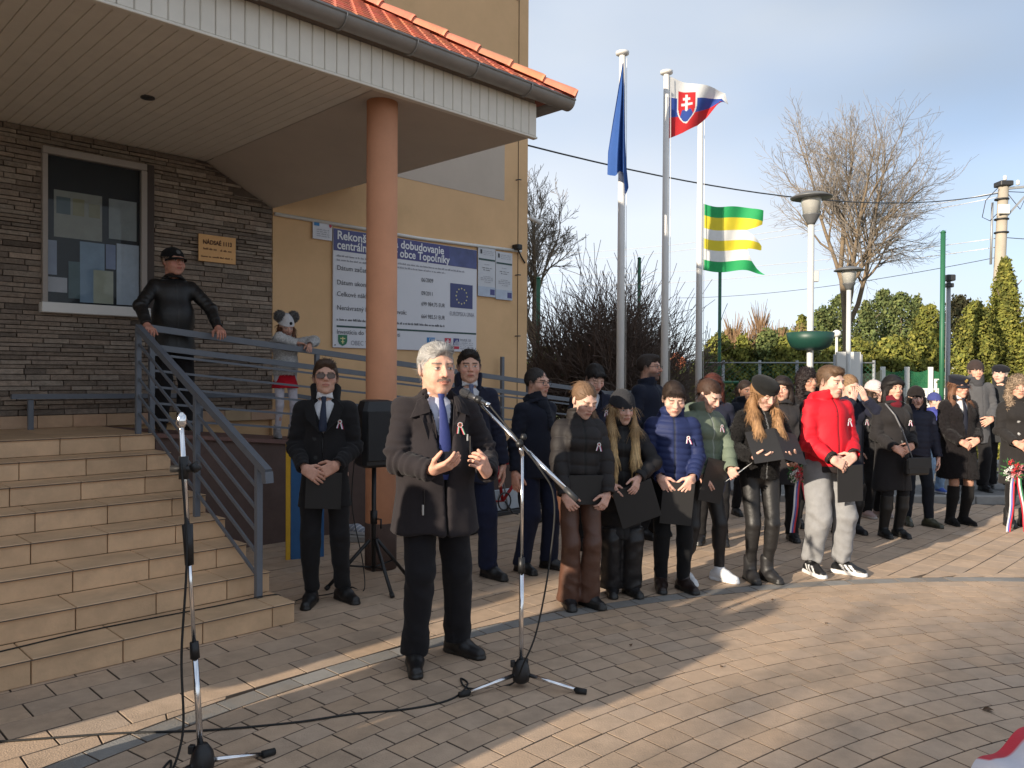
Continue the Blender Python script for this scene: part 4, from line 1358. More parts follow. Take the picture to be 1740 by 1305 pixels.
def hand_prims(Wp, f, pn, curl, left, sc=1.0):
    f = Vector(f).normalized()
    pn = Vector(pn); pn = (pn - f * pn.dot(f)).normalized()
    th = f.cross(pn)
    th = -th if left else th                                     # towards the thumb
    Wp = Vector(Wp)
    P = []
    pl = 0.088 * sc
    for u, r in ((-0.028, 0.0155), (-0.009, 0.0165), (0.010, 0.0165), (0.028, 0.0155)):
        P.append((cap(Wp + f * 0.012 * sc + th * u * 0.75 * sc, Wp + f * pl + th * u * sc, r * sc, 0.0125 * sc), 0.010))
    for u, ln, sp in ((0.031, 0.072, 0.10), (0.0105, 0.080, 0.03), (-0.0105, 0.074, -0.04), (-0.030, 0.058, -0.13)):
        p = Wp + f * pl + th * u * sc
        d = (f + th * sp).normalized()
        ang = 0.25 * curl
        segs = (0.46, 0.30, 0.24)
        rr = 0.0098 if u > -0.02 else 0.0086
        for i, sg in enumerate(segs):
            ang += curl * (0.55, 0.75, 0.5)[i]
            dd = (d * math.cos(ang) + pn * math.sin(ang))
            q = p + dd * (ln * sg * sc)
            P.append((cap(p, q, rr * sc * (1 - 0.08 * i), rr * sc * (0.92 - 0.1 * i)), 0.003))
            p = q
    p = Wp + f * 0.022 * sc + th * 0.024 * sc + pn * 0.008 * sc
    d1 = (f * 0.62 + th * 0.70 + pn * 0.30).normalized()
    d2 = (f * 0.90 + th * 0.25 + pn * (0.25 + curl * 0.4)).normalized()
    q = p + d1 * 0.044 * sc
    P.append((cap(p, q, 0.0155 * sc, 0.0115 * sc), 0.008))
    r_ = q + d2 * 0.032 * sc
    P.append((cap(q, r_, 0.0112 * sc, 0.010 * sc), 0.003))
    P.append((cap(r_, r_ + d2 * 0.022 * sc, 0.010 * sc, 0.0082 * sc), 0.003))
    return P

def field_mesh(prims, vox, pad=0.02, cuts=None, subs=None):
    lo = np.min([pbounds(p, 0)[0] for p, k in prims], axis=0) - pad
    hi = np.max([pbounds(p, 0)[1] for p, k in prims], axis=0) + pad
    F = Field(lo, hi, vox)
    for p, k in prims: F.add(p, k)
    for p, k in (subs or []): F.sub(p, k)
    for c in (cuts or []): F.cut(c)
    return F

SEED = [100]
def person(label, px, d, h, yaw=0, base=0.0, x=None, head=(0, 0, 0), arms=('side', 'side'), feet=None, top=None, legs=None, shoes=None,
           hair=None, hat=None, skin=(0.60, 0.36, 0.26), hs=1.0, shirt=None, tie=None, ribbon=None, glasses=None, scarf=None, beard=None,
           bag=False, q=1.0, lean=0.0, girth=1.0, y=None, group=None, female=False, brow=None, lips=None, extra=None, hdrop=0.0, waist=0.0, mouth=0.0):
    """One figure about 1.75 m tall in its own frame (facing -y), scaled to h.  q > 1 builds it coarser (far away)."""
    SEED[0] += 1
    sd = SEED[0]
    root = thing('person', label, 'person', (X(px, d) if x is None else x, d if y is None else y, base), rad(yaw), group, h / 1.735)
    pv = v3
    g_ = girth
    # --- skeleton
    fl = feet or ((-0.11, 0.0, 8), (0.11, 0.0, 8))               # right foot, left foot: x, y, toes outward (deg)
    hipz, shz = 0.915, 1.388
    shx = (0.140 if female else 0.158) * (0.55 + 0.45 * g_)
    ly = -lean
    joints = {}
    for side, s_ in (('R', -1), ('L', 1)):
        fx, fy, fa = fl[0] if s_ < 0 else fl[1]
        hip = Vector((s_ * 0.088, 0.005, hipz))
        ank = Vector((fx, fy + 0.02, 0.085))
        kn, ank = solve_elbow(hip, ank, 0.43, 0.415, (s_ * 0.05, -1, 0))
        S_ = Vector((s_ * shx, 0.012 + ly * 0.6, shz))
        ap = arms[0] if s_ < 0 else arms[1]
        ap = ARM[ap] if isinstance(ap, str) else ap
        if s_ < 0: ap = mirror(ap)
        el, wr = solve_elbow(S_, ap[0], 0.285, 0.255, ap[4])
        joints[side] = dict(hip=hip, kn=kn, ank=ank, S=S_, el=el, wr=wr, f=ap[1], pn=ap[2], curl=ap[3], fa=fa * s_, s=s_)
    neck = Vector((0, 0.02 + ly * 0.75, 1.440))
    hy, hp_, hr = head
    HR = np.array(Matrix.Rotation(rad(hy), 3, 'Z') @ Matrix.Rotation(rad(hp_), 3, 'X') @ Matrix.Rotation(rad(hr), 3, 'Y'), dtype=np.float32) * hs * 1.06
    pivot = np.array((0, 0.012 + ly, 1.489 - hdrop), dtype=np.float32)
    hc = np.array((0, -0.012, 0.113), dtype=np.float32)          # head centre above the pivot, head frame
    def head2body(V): return (np.asarray(V, dtype=np.float32) + hc) @ HR.T + pivot
    def body2head(p): return (np.asarray(p, dtype=np.float32) - pivot) @ np.linalg.inv(HR).T - hc

    # --- body: head with neck, hands with forearms, and the trunk and limbs under the clothes
    parts_v, parts_f, parts_c = [], [], []
    def put(V, F, C):
        n0 = sum(len(v) for v in parts_v)
        parts_v.append(np.asarray(V, dtype=np.float32)); parts_f.append(np.asarray(F) + n0); parts_c.append(np.asarray(C, dtype=np.float32))
    fm = 0.94 if female else 1.0
    vr = np.random.default_rng(sd * 7 + 1).normal(0, 1, 8).clip(-1.5, 1.5)
    fm *= 1 + 0.035 * vr[0]
    nl, nw_, cb_, jw = 0.003 * vr[1], 1 + 0.12 * vr[2], 0.004 * vr[3], 1 + 0.07 * vr[4]
    age = {True: 1.0, False: 0.0}[g_ > 1.1]
    nb = body2head(np.array(neck) + np.array((0, 0.0, -0.03)))
    HPr = [(ell((0, 0.018, 0.032), (0.077, 0.096, 0.086)), 0.0), (ell((0, -0.018, -0.03), (0.064 * fm, 0.074, 0.086)), 0.03),
           (ell((0, -0.030, -0.075 + 0.003 * vr[5]), (0.050 * fm * jw + 0.006 * age, 0.052, 0.034)), 0.025), (ell((0, -0.068, -0.098), (0.022, 0.020, 0.017)), 0.02),
           (cap((-0.036, -0.074, 0.024), (0.036, -0.074, 0.024), 0.013), 0.016), (ell((0.041 + cb_, -0.058, -0.026 - 0.01 * age), (0.024, 0.022 + 0.003 * age, 0.022 + 0.004 * age)), 0.02),
           (ell((-0.041 - cb_, -0.058, -0.026 - 0.01 * age), (0.024, 0.022 + 0.003 * age, 0.022 + 0.004 * age)), 0.02), (cap((0, -0.086, 0.018), (0, -0.107 - nl, -0.021 - nl), 0.008, 0.0122 * nw_), 0.010),
           (ell((0.012, -0.095, -0.027), (0.009, 0.011, 0.008)), 0.006), (ell((-0.012, -0.095, -0.027), (0.009, 0.011, 0.008)), 0.006),
           (ell((0, -0.082, -0.058), (0.028, 0.014, 0.016)), 0.012), (ell((0, -0.094, -0.053), (0.021, 0.007, 0.0055)), 0.003), (ell((0, -0.093, -0.064), (0.018, 0.008, 0.006)), 0.003),
           (cap((0, 0.022, -0.05), nb, 0.052 * (0.9 if female else 1.05), 0.058 * (0.92 if female else 1.06)), 0.022)]
    sockets = [(ell((s_ * 0.032, -0.098, 0.004), (0.018, 0.017, 0.012)), 0.012) for s_ in (-1, 1)]
    eyes = [(ell((s_ * 0.0315, -0.0765, 0.003), (0.0140, 0.0120, 0.0105)), 0.004) for s_ in (-1, 1)]
    ears = [(ell((s_ * 0.079, 0.008, -0.008), (0.009, 0.019, 0.031), rotm(0.15, s_ * 0.15, s_ * 0.25)), 0.008) for s_ in (-1, 1)]
    F = field_mesh(HPr, 0.0040 * min(q, 1.5), subs=sockets)
    for p, k in eyes + ears: F.add(p, k)
    V, Fc, G = F.mesh()
    sk = np.array(skin) * (1 + 0.05 * vr[6])
    V = V + G * (0.0012 * wob(V, 120, sd + 61) * (1 + age) - age * 0.0012 * (np.abs(np.sin(V[:, 2] * 420)) > 0.9) * (V[:, 2] > 0.03) * (V[:, 1] < -0.06))[:, None]
    C = np.tile(sk, (len(V), 1)) * (1 + 0.04 * wob(V, 60, sd)[:, None])
    x_, y_, z_ = V[:, 0], V[:, 1], V[:, 2]
    ax_ = np.abs(x_)
    front = y_ < -0.05
    ck = np.exp(-(((ax_ - 0.042) / 0.02) ** 2 + ((z_ + 0.028) / 0.02) ** 2)) * front
    C = C * (1 - ck[:, None] * np.array((0.0, 0.16, 0.14)))
    nz_ = np.exp(-((x_ / 0.016) ** 2 + ((z_ + 0.022) / 0.016) ** 2)) * front
    C = C * (1 - nz_[:, None] * np.array((0.0, 0.14, 0.12)))
    def paint(mask, colr, amt=1.0):
        a = (np.clip(mask, 0, 1) * amt)[:, None]
        return C * (1 - a) + np.array(colr) * a
    lipc = lips or (sk[0] * 0.78, sk[1] * 0.48, sk[2] * 0.48)
    C = paint((((x_ / 0.025) ** 2 + ((z_ + 0.0585 - 0.0) / 0.0105) ** 2) < 1) & (y_ < -0.08), lipc, 0.8)
    C = paint((np.abs(z_ + 0.0585) < 0.0016) & (ax_ < 0.024) & (y_ < -0.08), (0.10, 0.035, 0.03), 0.8)
    hcol = np.array((hair or {}).get('col', (0.06, 0.04, 0.03)))
    bc = np.array(brow) if brow is not None else hcol * 0.8
    C = paint((np.abs(z_ - (0.0265 - ((ax_ - 0.032) / 0.03) ** 2 * 0.004)) < 0.0042) & (ax_ > 0.012) & (ax_ < 0.052) & (y_ < -0.055), bc, 0.85)
    for s_ in (-1, 1):
        ex = (x_ - s_ * 0.0315); ez = z_ - 0.003
        down = hp_ > 20
        eye = ((ex / 0.0125) ** 2 + (ez / (0.0042 if down else 0.0058)) ** 2 < 1) & (y_ < -0.07)
        if down:
            C = paint(((ex / 0.0135) ** 2 + ((ez + 0.004) / 0.0024) ** 2 < 1) & (y_ < -0.07), (0.05, 0.03, 0.025), 0.9)
        else:
            C = paint(eye, (0.62, 0.58, 0.55))
            C = paint((ex ** 2 + ez ** 2 < 0.0052 ** 2) & eye, (0.06, 0.04, 0.03))
            C = paint((np.abs(ez - 0.0062 + (ex / 0.0125) ** 2 * 0.003) < 0.0018) & (np.abs(ex) < 0.013) & (y_ < -0.068), (0.07, 0.045, 0.035), 0.85)
    if hair and hair.get('kind') in ('short', 'fade', 'crop') and not female:    # close-cut sides
        side_m = np.clip((z_ + 0.035 + 0.5 * np.clip(y_ + 0.02, -1, 0)) / 0.04, 0, 1) * np.clip((y_ + 0.034 - 0.35 * z_) / 0.016, 0, 1) * (ax_ > 0.035)
        if hair.get('kind') == 'fade': side_m = side_m * np.clip((z_ + 0.02) / 0.06, 0, 1) ** 1.5
        C = paint(side_m, hcol, 0.85 if hair.get('kind') == 'fade' else 0.8)
        C = paint(np.clip((z_ + 0.085) / 0.03, 0, 1) * np.clip((y_ - 0.035) / 0.02, 0, 1), hcol, 0.7)
    if beard:
        bk, bcol = beard
        if bk in ('stubble', 'beard'):
            mk = (z_ < -0.026) & (z_ > -0.125) & (y_ < 0.005) & ~((ax_ < 0.035) & (z_ > -0.040)) & ~(((x_ / 0.022) ** 2 + ((z_ + 0.0585) / 0.009) ** 2) < 1)
            C = paint(mk * np.clip((-0.026 - z_) / 0.025, 0, 1) * np.clip((0.004 - y_) / 0.03, 0, 1), bcol, 0.8 if bk == 'beard' else 0.25)
        if bk in ('moustache', 'beard'):
            C = paint((np.abs(z_ + 0.0445 + ax_ * 0.22) < 0.0065) & (ax_ < 0.034) & (y_ < -0.078), bcol, 0.9)
    put(head2body(V), Fc, C)
    hsz = 0.98 if female else 1.07
    for sd_ in ('R', 'L'):
        j = joints[sd_]
        fd = (j['wr'] - j['el']).normalized()
        P_ = hand_prims(j['wr'], j['f'], j['pn'], j['curl'], sd_ == 'L', hsz)
        P_.append((cap(j['wr'] - fd * 0.10, j['wr'] + Vector(j['f']).normalized() * 0.015, 0.030, 0.0255), 0.015))
        V, Fc, G = field_mesh(P_, 0.0042 * min(q, 1.6)).mesh()
        C = np.tile(sk * np.array((1.0, 0.93, 0.92)), (len(V), 1)) * (1 + 0.05 * wob(V, 70, sd + 3)[:, None])
        put(V, Fc, C)
    hem0 = (top or {}).get('hem', 0.9)
    BP = [(cap((0, 0.0, 0.98), (0, 0.008 + ly * 0.6, 1.30), 0.108, 0.112, (1, 1.3, 1)), 0.0), (cap(joints['R']['S'], joints['L']['S'], 0.052), 0.04)]
    for sd_ in ('R', 'L'):
        j = joints[sd_]
        BP += [(cap(j['S'], j['el'], 0.046, 0.036), 0.02), (cap(j['el'], j['wr'] - (j['wr'] - j['el']).normalized() * 0.05, 0.036, 0.026), 0.02),
               (cap(j['hip'], j['kn'], 0.078, 0.052), 0.03), (cap(j['kn'], j['ank'], 0.050, 0.034), 0.02),
               (cap(j['kn'] + Vector((0, 0.02, -0.06)), j['kn'] + Vector((0, 0.03, -0.2)), 0.044, 0.036), 0.02)]
    V, Fc, G = field_mesh(BP, 0.02, 0.05).mesh()
    put(V, Fc, np.tile(np.array((legs or {}).get('skin', sk)), (len(V), 1)))
    me = np_mesh('body', np.concatenate(parts_v), np.concatenate(parts_f), True, np.concatenate(parts_c))
    link('body', me, M_skin, root)

    def surf(name, prims, vox, colr, mtl, subs=None, cuts=None, disp=None, colf=None, pad=0.03, headspace=False, parent=None, fields=None, comb=None):
        F = field_mesh(prims, vox, pad, cuts, subs)
        for f2 in (fields or []): F.union(f2, 0.008)
        V, Fc, G = F.mesh()
        if len(V) == 0: return None
        C = np.tile(np.array(colr, dtype=np.float32), (len(V), 1))
        if colf is not None: C = colf(V, C)
        if disp is not None: V = V + G * disp(V, G)[:, None]
        if comb is not None:
            V2, F2, C2 = strands(V, G, C, *comb)
            Fc = np.concatenate([Fc, F2 + len(V)]); V = np.concatenate([V, V2]); C = np.concatenate([C, C2])
        if headspace: V = head2body(V)
        return link(name, np_mesh(name, V, Fc, True, C), mtl, parent or root)

    # --- trousers, skirt or leggings
    if legs:
        lk_ = legs['kind']
        tcol_ = legs['col']
        P_ = []
        wd = {'trousers': (0.098, 0.078, 0.070, 0.07), 'slim': (0.094, 0.066, 0.052, 0.09), 'leggings': (0.086, 0.058, 0.040, 0.11),
              'flared': (0.084, 0.066, 0.092, 0.045), 'sweat': (0.108, 0.092, 0.070, 0.11), 'wide': (0.10, 0.088, 0.10, 0.06), 'bare': (0.09, 0.06, 0.05, 0.5)}[lk_]
        P_.append((ell((0, 0.012, 0.94), (0.155 * g_, 0.118 * g_, 0.13)), 0.0))
        for sd_ in ('R', 'L'):
            j = joints[sd_]
            a_ = Vector((j['ank'].x, j['ank'].y, wd[3]))
            P_ += [(cap(j['hip'] + Vector((0, 0.005, -0.02)), j['kn'], wd[0], wd[1]), 0.03), (cap(j['kn'], a_, wd[1], wd[2]), 0.02)]
            if lk_ in ('leggings', 'slim'):
                P_.append((cap(j['kn'] + Vector((0, 0.018, -0.07)), j['kn'] + Vector((0, 0.028, -0.19)), wd[1] * 0.93, wd[2] * 1.05), 0.03))
        if legs.get('skirt'):
            P_ = [(cap((0, 0.01, 0.98), (0, 0.01, legs['skirt'] - 0.06), 0.13, 0.21, (1, 1.15, 1)), 0.0)]
            cutz = legs['skirt']
        else:
            cutz = wd[3]
        amp = legs.get('fold', {'trousers': 0.007, 'slim': 0.005, 'leggings': 0.0025, 'flared': 0.006, 'sweat': 0.010, 'wide': 0.007}.get(lk_, 0.004))
        def tdisp(V, G):
            kz = 0.8 * np.exp(-((V[:, 2] - 0.48) / 0.10) ** 2) + 1.3 * np.exp(-((V[:, 2] - 0.13) / 0.08) ** 2) + 0.5
            rid = 1 - 2.2 * np.abs(wob(V + 0.02 * np.sin(V[:, [2, 0, 1]] * 30), 26, sd + 11))
            drape = np.sin(np.arctan2(V[:, 1], np.abs(V[:, 0]) - 0.09) * 3 + 4 * wob(V, 9, sd + 14)) * 0.6
            return amp * 0.75 * (kz * rid + drape + 0.6 * wob(V * np.array((0.7, 0.7, 1.0)), 48, sd + 12))
        topz = min(hem0 + 0.10, 1.06)
        surf('skirt' if legs.get('skirt') else 'trousers', P_, 0.0105 * q, tcol_, CLOTH[legs.get('mat', 'wool')],
             cuts=[lambda X_, Y_, Z_: cutz - Z_ + 0 * X_, lambda X_, Y_, Z_: Z_ - topz + 0 * X_], disp=tdisp)
        if legs.get('skirt') and legs.get('tights'):
            P_ = []
            for sd_ in ('R', 'L'):
                j = joints[sd_]
                P_ += [(cap(j['hip'], j['kn'], 0.080, 0.056), 0.02), (cap(j['kn'], j['ank'], 0.055, 0.038), 0.02)]
            surf('tights', P_, 0.011 * q, legs['tights'], M_cloth)

    # --- shoes
    sh = shoes or dict(kind='oxford', col=(0.012, 0.011, 0.011))
    for sd_ in ('R', 'L'):
        j = joints[sd_]
        ak = j['ank']
        an = rad(j['fa'])
        dirv = Vector((math.sin(an), -math.cos(an), 0))
        o0 = Vector((ak.x, ak.y, 0))
        ck_ = sh['kind']
        solez = {'oxford': 0.022, 'sneaker': 0.034, 'boot': 0.034, 'kneeboot': 0.026, 'platform': 0.052}[ck_]
        bulk = 1.0 if ck_ in ('oxford', 'kneeboot') else 1.12
        if female and ck_ in ('kneeboot',): bulk = 0.92
        heel = o0 - dirv * 0.045; toe = o0 + dirv * (0.165 if not female else 0.15)
        mid = o0 + dirv * 0.06
        P_ = [(cap(heel + Vector((0, 0, 0.045)), mid + Vector((0, 0, 0.05)), 0.038 * bulk, 0.043 * bulk), 0.0),
              (cap(mid + Vector((0, 0, 0.045)), toe + Vector((0, 0, 0.032)), 0.046 * bulk, 0.033 * bulk, (1, 1, 1.15)), 0.03),
              (cap(heel + Vector((0, 0, 0.01)), toe + Vector((0, 0, 0.008)), 0.043 * bulk, 0.040 * bulk), 0.008),
              (cap(ak + Vector((0, 0, -0.01)), ak + Vector((0, 0.0, 0.02)), 0.043 * bulk, 0.040 * bulk), 0.03)]
        tz = 0.13
        if ck_ in ('boot', 'platform'):
            P_.append((cap(ak, ak + Vector((0, 0.0, 0.10)), 0.052, 0.056), 0.02)); tz = 0.215
        if ck_ == 'platform': tz = 0.15
        if ck_ == 'kneeboot':
            P_ += [(cap(ak, j['kn'] + Vector((0, 0.02, -0.16)), 0.047, 0.064), 0.02), (cap(j['kn'] + Vector((0, 0.02, -0.16)), j['kn'] + Vector((0, 0.008, -0.02)), 0.064, 0.066), 0.02)]
            tz = j['kn'].z - 0.03
        sc_ = sh.get('sole', (0.015, 0.014, 0.013)); uc = sh['col']
        def shc(V, C, o0=o0, dirv=dirv, solez=solez, s_=j['s']):
            r_ = V - np.array(o0)
            along = r_ @ np.array(dirv)
            C[V[:, 2] < solez] = sc_
            if sh.get('stripes'):
                side_ = np.abs(r_ @ np.array((dirv.y, -dirv.x, 0)))
                u = along * 0.9 + V[:, 2] * 0.9
                mk = (side_ > 0.028) & (V[:, 2] > solez) & (V[:, 2] < 0.085) & (np.mod(u, 0.034) < 0.017) & (u > 0.065) & (u < 0.165)
                C[mk] = (0.75, 0.75, 0.75)
            if sh.get('laces'):
                mk = (V[:, 2] > 0.07) & (along > 0.02) & (along < 0.11) & (np.mod(along, 0.02) < 0.008) & (np.abs(r_ @ np.array((dirv.y, -dirv.x, 0))) < 0.022)
                C[mk] = sh['laces']
            return C
        surf('shoe', P_, 0.0075 * q, uc, M_leather if sh.get('shiny') else (M_cloth if sh.get('suede') else M_shoe),
             cuts=[lambda X_, Y_, Z_: 0.0 - Z_ + 0 * X_, lambda X_, Y_, Z_: Z_ - tz + 0 * X_], colf=shc,
             disp=(lambda V, G: -0.003 * (np.abs(V[:, 2] - solez) < 0.004)))

    # --- upper garment
    T = top
    hem = T['hem']
    vox = 0.0085 * q
    puff = T.get('puff', 0)
    bulk = T.get('bulk', 0.0)
    slv = T.get('sleeve', 0.0)
    cz = 1.0
    hw = T.get('hemw', 0.185) * g_ * 0.95
    TP = [(cap((0, 0.0, 1.06), (0, 0.006 + ly * 0.6, 1.305), (0.138 + bulk) * g_ - waist, (0.140 + bulk) * (0.6 + 0.4 * g_), (1, 1.18, 1)), 0.0),
          (cap(Vector(joints['R']['S']) + Vector((0.035, 0, -0.05)), Vector(joints['L']['S']) + Vector((-0.035, 0, -0.05)), 0.066 + bulk * 0.5), 0.06),
          (cap(neck + Vector((0.02, 0, -0.045)), joints['L']['S'] + Vector((-0.02, 0, -0.012)), 0.056, 0.052 + bulk * 0.4), 0.04),
          (cap(neck + Vector((-0.02, 0, -0.045)), joints['R']['S'] + Vector((0.02, 0, -0.012)), 0.056, 0.052 + bulk * 0.4), 0.04),
          (cap((0, 0.004, 1.08), (0, 0.004, hem - 0.03), (0.138 + bulk) * g_ - waist, hw, (1, 1.18, 1)), 0.06)]
    if g_ > 1.1: TP.append((ell((0, -0.03, 1.10), (0.15 * g_, 0.13 * g_, 0.17)), 0.06))
    if female: TP.append((cap((-0.075, -0.085 + ly, 1.285), (0.075, -0.085 + ly, 1.285), 0.068), 0.05))
    TF = field_mesh(TP + [(cap(neck + Vector((0, 0, -0.04)), neck + Vector((0, 0, 0.0)), 0.075, 0.064), 0.04)], vox, 0.20)
    if T.get('collar') == 'hood':
        TF.add(ell((0, 0.115 + ly, 1.44), (0.115, 0.062, 0.085)), 0.03)
        TF.add(ring(neck + Vector((0, -0.005, 0.035)), 0.086, 0.013, 0.075, -0.35, 1.0, 0.25), 0.015)
    elif T.get('collar') in ('high', 'funnel'):
        TF.add(ring(neck + Vector((0, -0.004, 0.032)), 0.080, 0.012, 0.095 if T['collar'] == 'funnel' else 0.07, -0.22, 1.0, 0.12), 0.012)
    elif T.get('collar') in ('lapel', 'shirtcollar'):
        TF.add(ring(neck + Vector((0, 0.004, 0.006)), 0.092, 0.014, 0.066, -0.42, 1.0, -0.75), 0.008)
    elif T.get('collar') == 'fur':
        TF.add(ring(neck + Vector((0, 0.0, 0.018)), 0.098, 0.030, 0.06, -0.3), 0.02)
    elif T.get('collar') == 'turnup':
        TF.add(ring(neck + Vector((0, 0.012, 0.045)), 0.092, 0.011, 0.105, -0.55, 1.0, 0.10), 0.012)
    TF.sub(cap(neck + Vector((0, -0.006, 0.0)), neck + Vector((0, -0.02, 0.2)), 0.062, 0.075), 0.006)
    TF.cut(lambda X_, Y_, Z_: (hem + 0.012 * np.sin(X_ * 17 + sd) * np.sin(Y_ * 9 + sd)) - Z_)
    op = T.get('open')                                            # (lowest point, half width at the neck, bottom gap)
    if op:
        z0_, w_, gp = op
        wfun = lambda Z_: np.where(Z_ > z0_, gp + (w_ - gp) * np.clip((Z_ - z0_) / (1.46 - z0_), 0, 1.2), gp)
        TF.D = np.maximum(TF.D, -np.maximum(np.abs(TF.ax[0])[:, None, None] - wfun(TF.ax[2])[None, None, :], TF.ax[1][None, :, None] + 0.03).astype(np.float32))
    # sleeves
    SP = []
    for sd_ in ('R', 'L'):
        j = joints[sd_]
        r0, r1, r2 = (0.058 + bulk * 0.8 + slv, 0.050 + bulk * 0.75 + slv, 0.041 + bulk * 0.55 + slv * 0.7)
        we = j['wr'] - (j['wr'] - j['el']).normalized() * 0.004
        SP.append((j, r0, r1, r2, we))
    AF = Field(TF.lo, TF.lo + (TF.n - 1) * vox, vox)
    lo = np.minimum(TF.lo, np.min([np.minimum(np.array(j['wr']), np.array(j['el'])) for j, *_ in SP], axis=0) - 0.12)
    hi = np.maximum(TF.lo + (TF.n - 1) * vox, np.max([np.maximum(np.array(j['wr']), np.array(j['el'])) for j, *_ in SP], axis=0) + 0.12)
    i0 = np.ceil((TF.lo - lo) / vox).astype(int); lo = TF.lo - i0 * vox
    AF = Field(lo, hi, vox)
    for j, r0, r1, r2, we in SP:
        one = Field(lo, hi, vox)
        one.add(cap(j['S'] + Vector((0, 0, -0.01)), j['el'], r0, r1), 0).add(cap(j['el'], we, r1, r2), 0.02)
        fd = np.array((we - j['el']).normalized(), dtype=np.float32); wv = np.array(we, dtype=np.float32)
        el_ = np.array(j['el'], dtype=np.float32)
        one.cut(lambda X_, Y_, Z_: np.where(((X_ - el_[0]) * fd[0] + (Y_ - el_[1]) * fd[1] + (Z_ - el_[2]) * fd[2]) > 0.1,
                                            (X_ - wv[0]) * fd[0] + (Y_ - wv[1]) * fd[1] + (Z_ - wv[2]) * fd[2], -1.0))
        one.sub(cap(we - Vector(fd) * 0.04, we + Vector(fd) * 0.05, r2 - 0.013), 0.003)
        AF.D = np.minimum(AF.D, one.D)
    sl = tuple(slice(i0[k], i0[k] + TF.n[k]) for k in range(3))
    AF.D[sl] = smin(AF.D[sl], TF.D[tuple(slice(0, AF.D[sl].shape[k]) for k in range(3))], 0.018)
    V, Fc, G = AF.mesh()
    C = np.tile(np.array(T['col'], dtype=np.float32), (len(V), 1))
    # arm coordinate of each point, to lay folds and quilting across the sleeve
    best = np.full(len(V), 0.012, dtype=np.float32); ua = np.full(len(V), -1.0, dtype=np.float32); lat = np.zeros(len(V), dtype=np.float32)
    tor = pdist(TP[0][0], (V[:, 0], V[:, 1], V[:, 2])); tor = np.minimum(tor, pdist(TP[4][0], (V[:, 0], V[:, 1], V[:, 2])))
    for j, r0, r1, r2, we in SP:
        for a_, b_, ra, rb, u0 in ((j['S'], j['el'], r0, r1, 0.0), (j['el'], we, r1, r2, 0.285)):
            a_, b_ = np.array(a_, dtype=np.float32), np.array(b_, dtype=np.float32)
            ba = b_ - a_
            hh = np.clip(((V - a_) @ ba) / (ba @ ba), 0, 1)
            dv = V - a_ - hh[:, None] * ba
            dd = np.linalg.norm(dv, axis=1) - (ra + (rb - ra) * hh)
            mk = (dd < best) & (dd < tor + 0.005)
            ua[mk] = u0 + hh[mk] * np.linalg.norm(ba); best[mk] = dd[mk]
            outv = np.array((j['s'] * 0.85, 0.25, 0.3))
            lat[mk] = (dv[mk] @ outv) / (np.linalg.norm(dv[mk], axis=1) + 1e-6)
    arm = ua >= 0
    if puff:
        step = T.get('step', 0.075)
        u = np.where(arm, ua, V[:, 2] + 0.01 * np.sin(V[:, 0] * 9))
        ph = np.abs(np.sin(np.pi * u / step))
        dsp = puff * (np.power(ph, 0.55) - 0.72) + 0.0025 * wob(V, 60, sd + 21) * ph
    else:
        amp = T.get('fold', 0.006)
        elb = np.exp(-((ua - 0.285) / 0.09) ** 2) * arm + 0.45 * np.exp(-((ua - 0.50) / 0.05) ** 2) * arm
        Q_ = np.stack([ua, lat * 0.035, V[:, 1] * 0.25 + V[:, 2] * 0.15], axis=1)
        fa_ = (wob(Q_, 95, sd + 22) * 1.6 + wob(Q_, 48, sd + 26)) * (elb * 1.1 + 0.45 * arm)
        tf_ = np.sin(V[:, 0] * 34 + 5 * wob(V, 7, sd + 23)) * np.clip((1.25 - V[:, 2]) / 0.5, 0.15, 1) * (~arm)
        rid = 1 - 2 * np.abs(wob(V * np.array((1.0, 1.0, 0.55)), 15, sd + 25))
        dsp = amp * (fa_ * 1.1 + tf_ * 0.6 + 0.5 * wob(V, 20, sd + 24) + 0.7 * rid)
    # edges of the front, buttons, zip, stripes
    frontm = (G[:, 1] < -0.25) & (~arm)
    if T.get('zip') is not None and not op:
        C[frontm & (np.abs(V[:, 0]) < 0.006) & (V[:, 2] > hem)] = T['zip']
        dsp = dsp - 0.004 * (frontm & (np.abs(V[:, 0]) < 0.011))
    if T.get('placket'):
        ed = frontm & (np.abs(V[:, 0] - 0.045) < 0.006)
        dsp = dsp - 0.005 * ed
    for bx, bz in T.get('buttons', []):
        C[frontm & ((V[:, 0] - bx) ** 2 + (V[:, 2] - bz) ** 2 < 0.013 ** 2)] = T.get('bcol', (0.02, 0.02, 0.02))
    if T.get('stripe'):
        C[arm & (lat > 0.86)] = T['stripe']
        C[arm & (ua > 0.505)] = T['stripe']
        C[(~arm) & (V[:, 2] < hem + 0.055)] = T['stripe']
    if T.get('band'):
        C[(~arm) & (V[:, 2] < hem + 0.03)] = T['band']
    if T.get('lining'):
        C[(V[:, 2] > 1.47) & (((V[:, 0]) ** 2 + (V[:, 1] - neck.y) ** 2) < 0.088 ** 2)] = T['lining']
    if T.get('pocketflap'):
        for s_ in (-1, 1):
            mk = frontm & (np.abs(V[:, 0] - s_ * 0.115) < 0.035) & (np.abs(V[:, 2] - (hem + 0.21) - s_ * 0) < 0.006)
            C[mk] = np.array(T['col']) * 0.4
    V = V + G * dsp[:, None]
    Vs, Fs, Cs = V, Fc, C
    if T.get('mat') == 'fur':
        V2, F2, C2 = strands(V, G, C, int(9000 / q), 0.016, 0.0018, lambda p: np.tile(np.array((0.0, 0.0, -0.6)), (len(p), 1)) + np.random.default_rng(sd).normal(0, 0.6, p.shape), sd + 54, 0.007, 0.25)
        Fs = np.concatenate([Fc, F2 + len(V)]); Vs = np.concatenate([V, V2]); Cs = np.concatenate([C, C2])
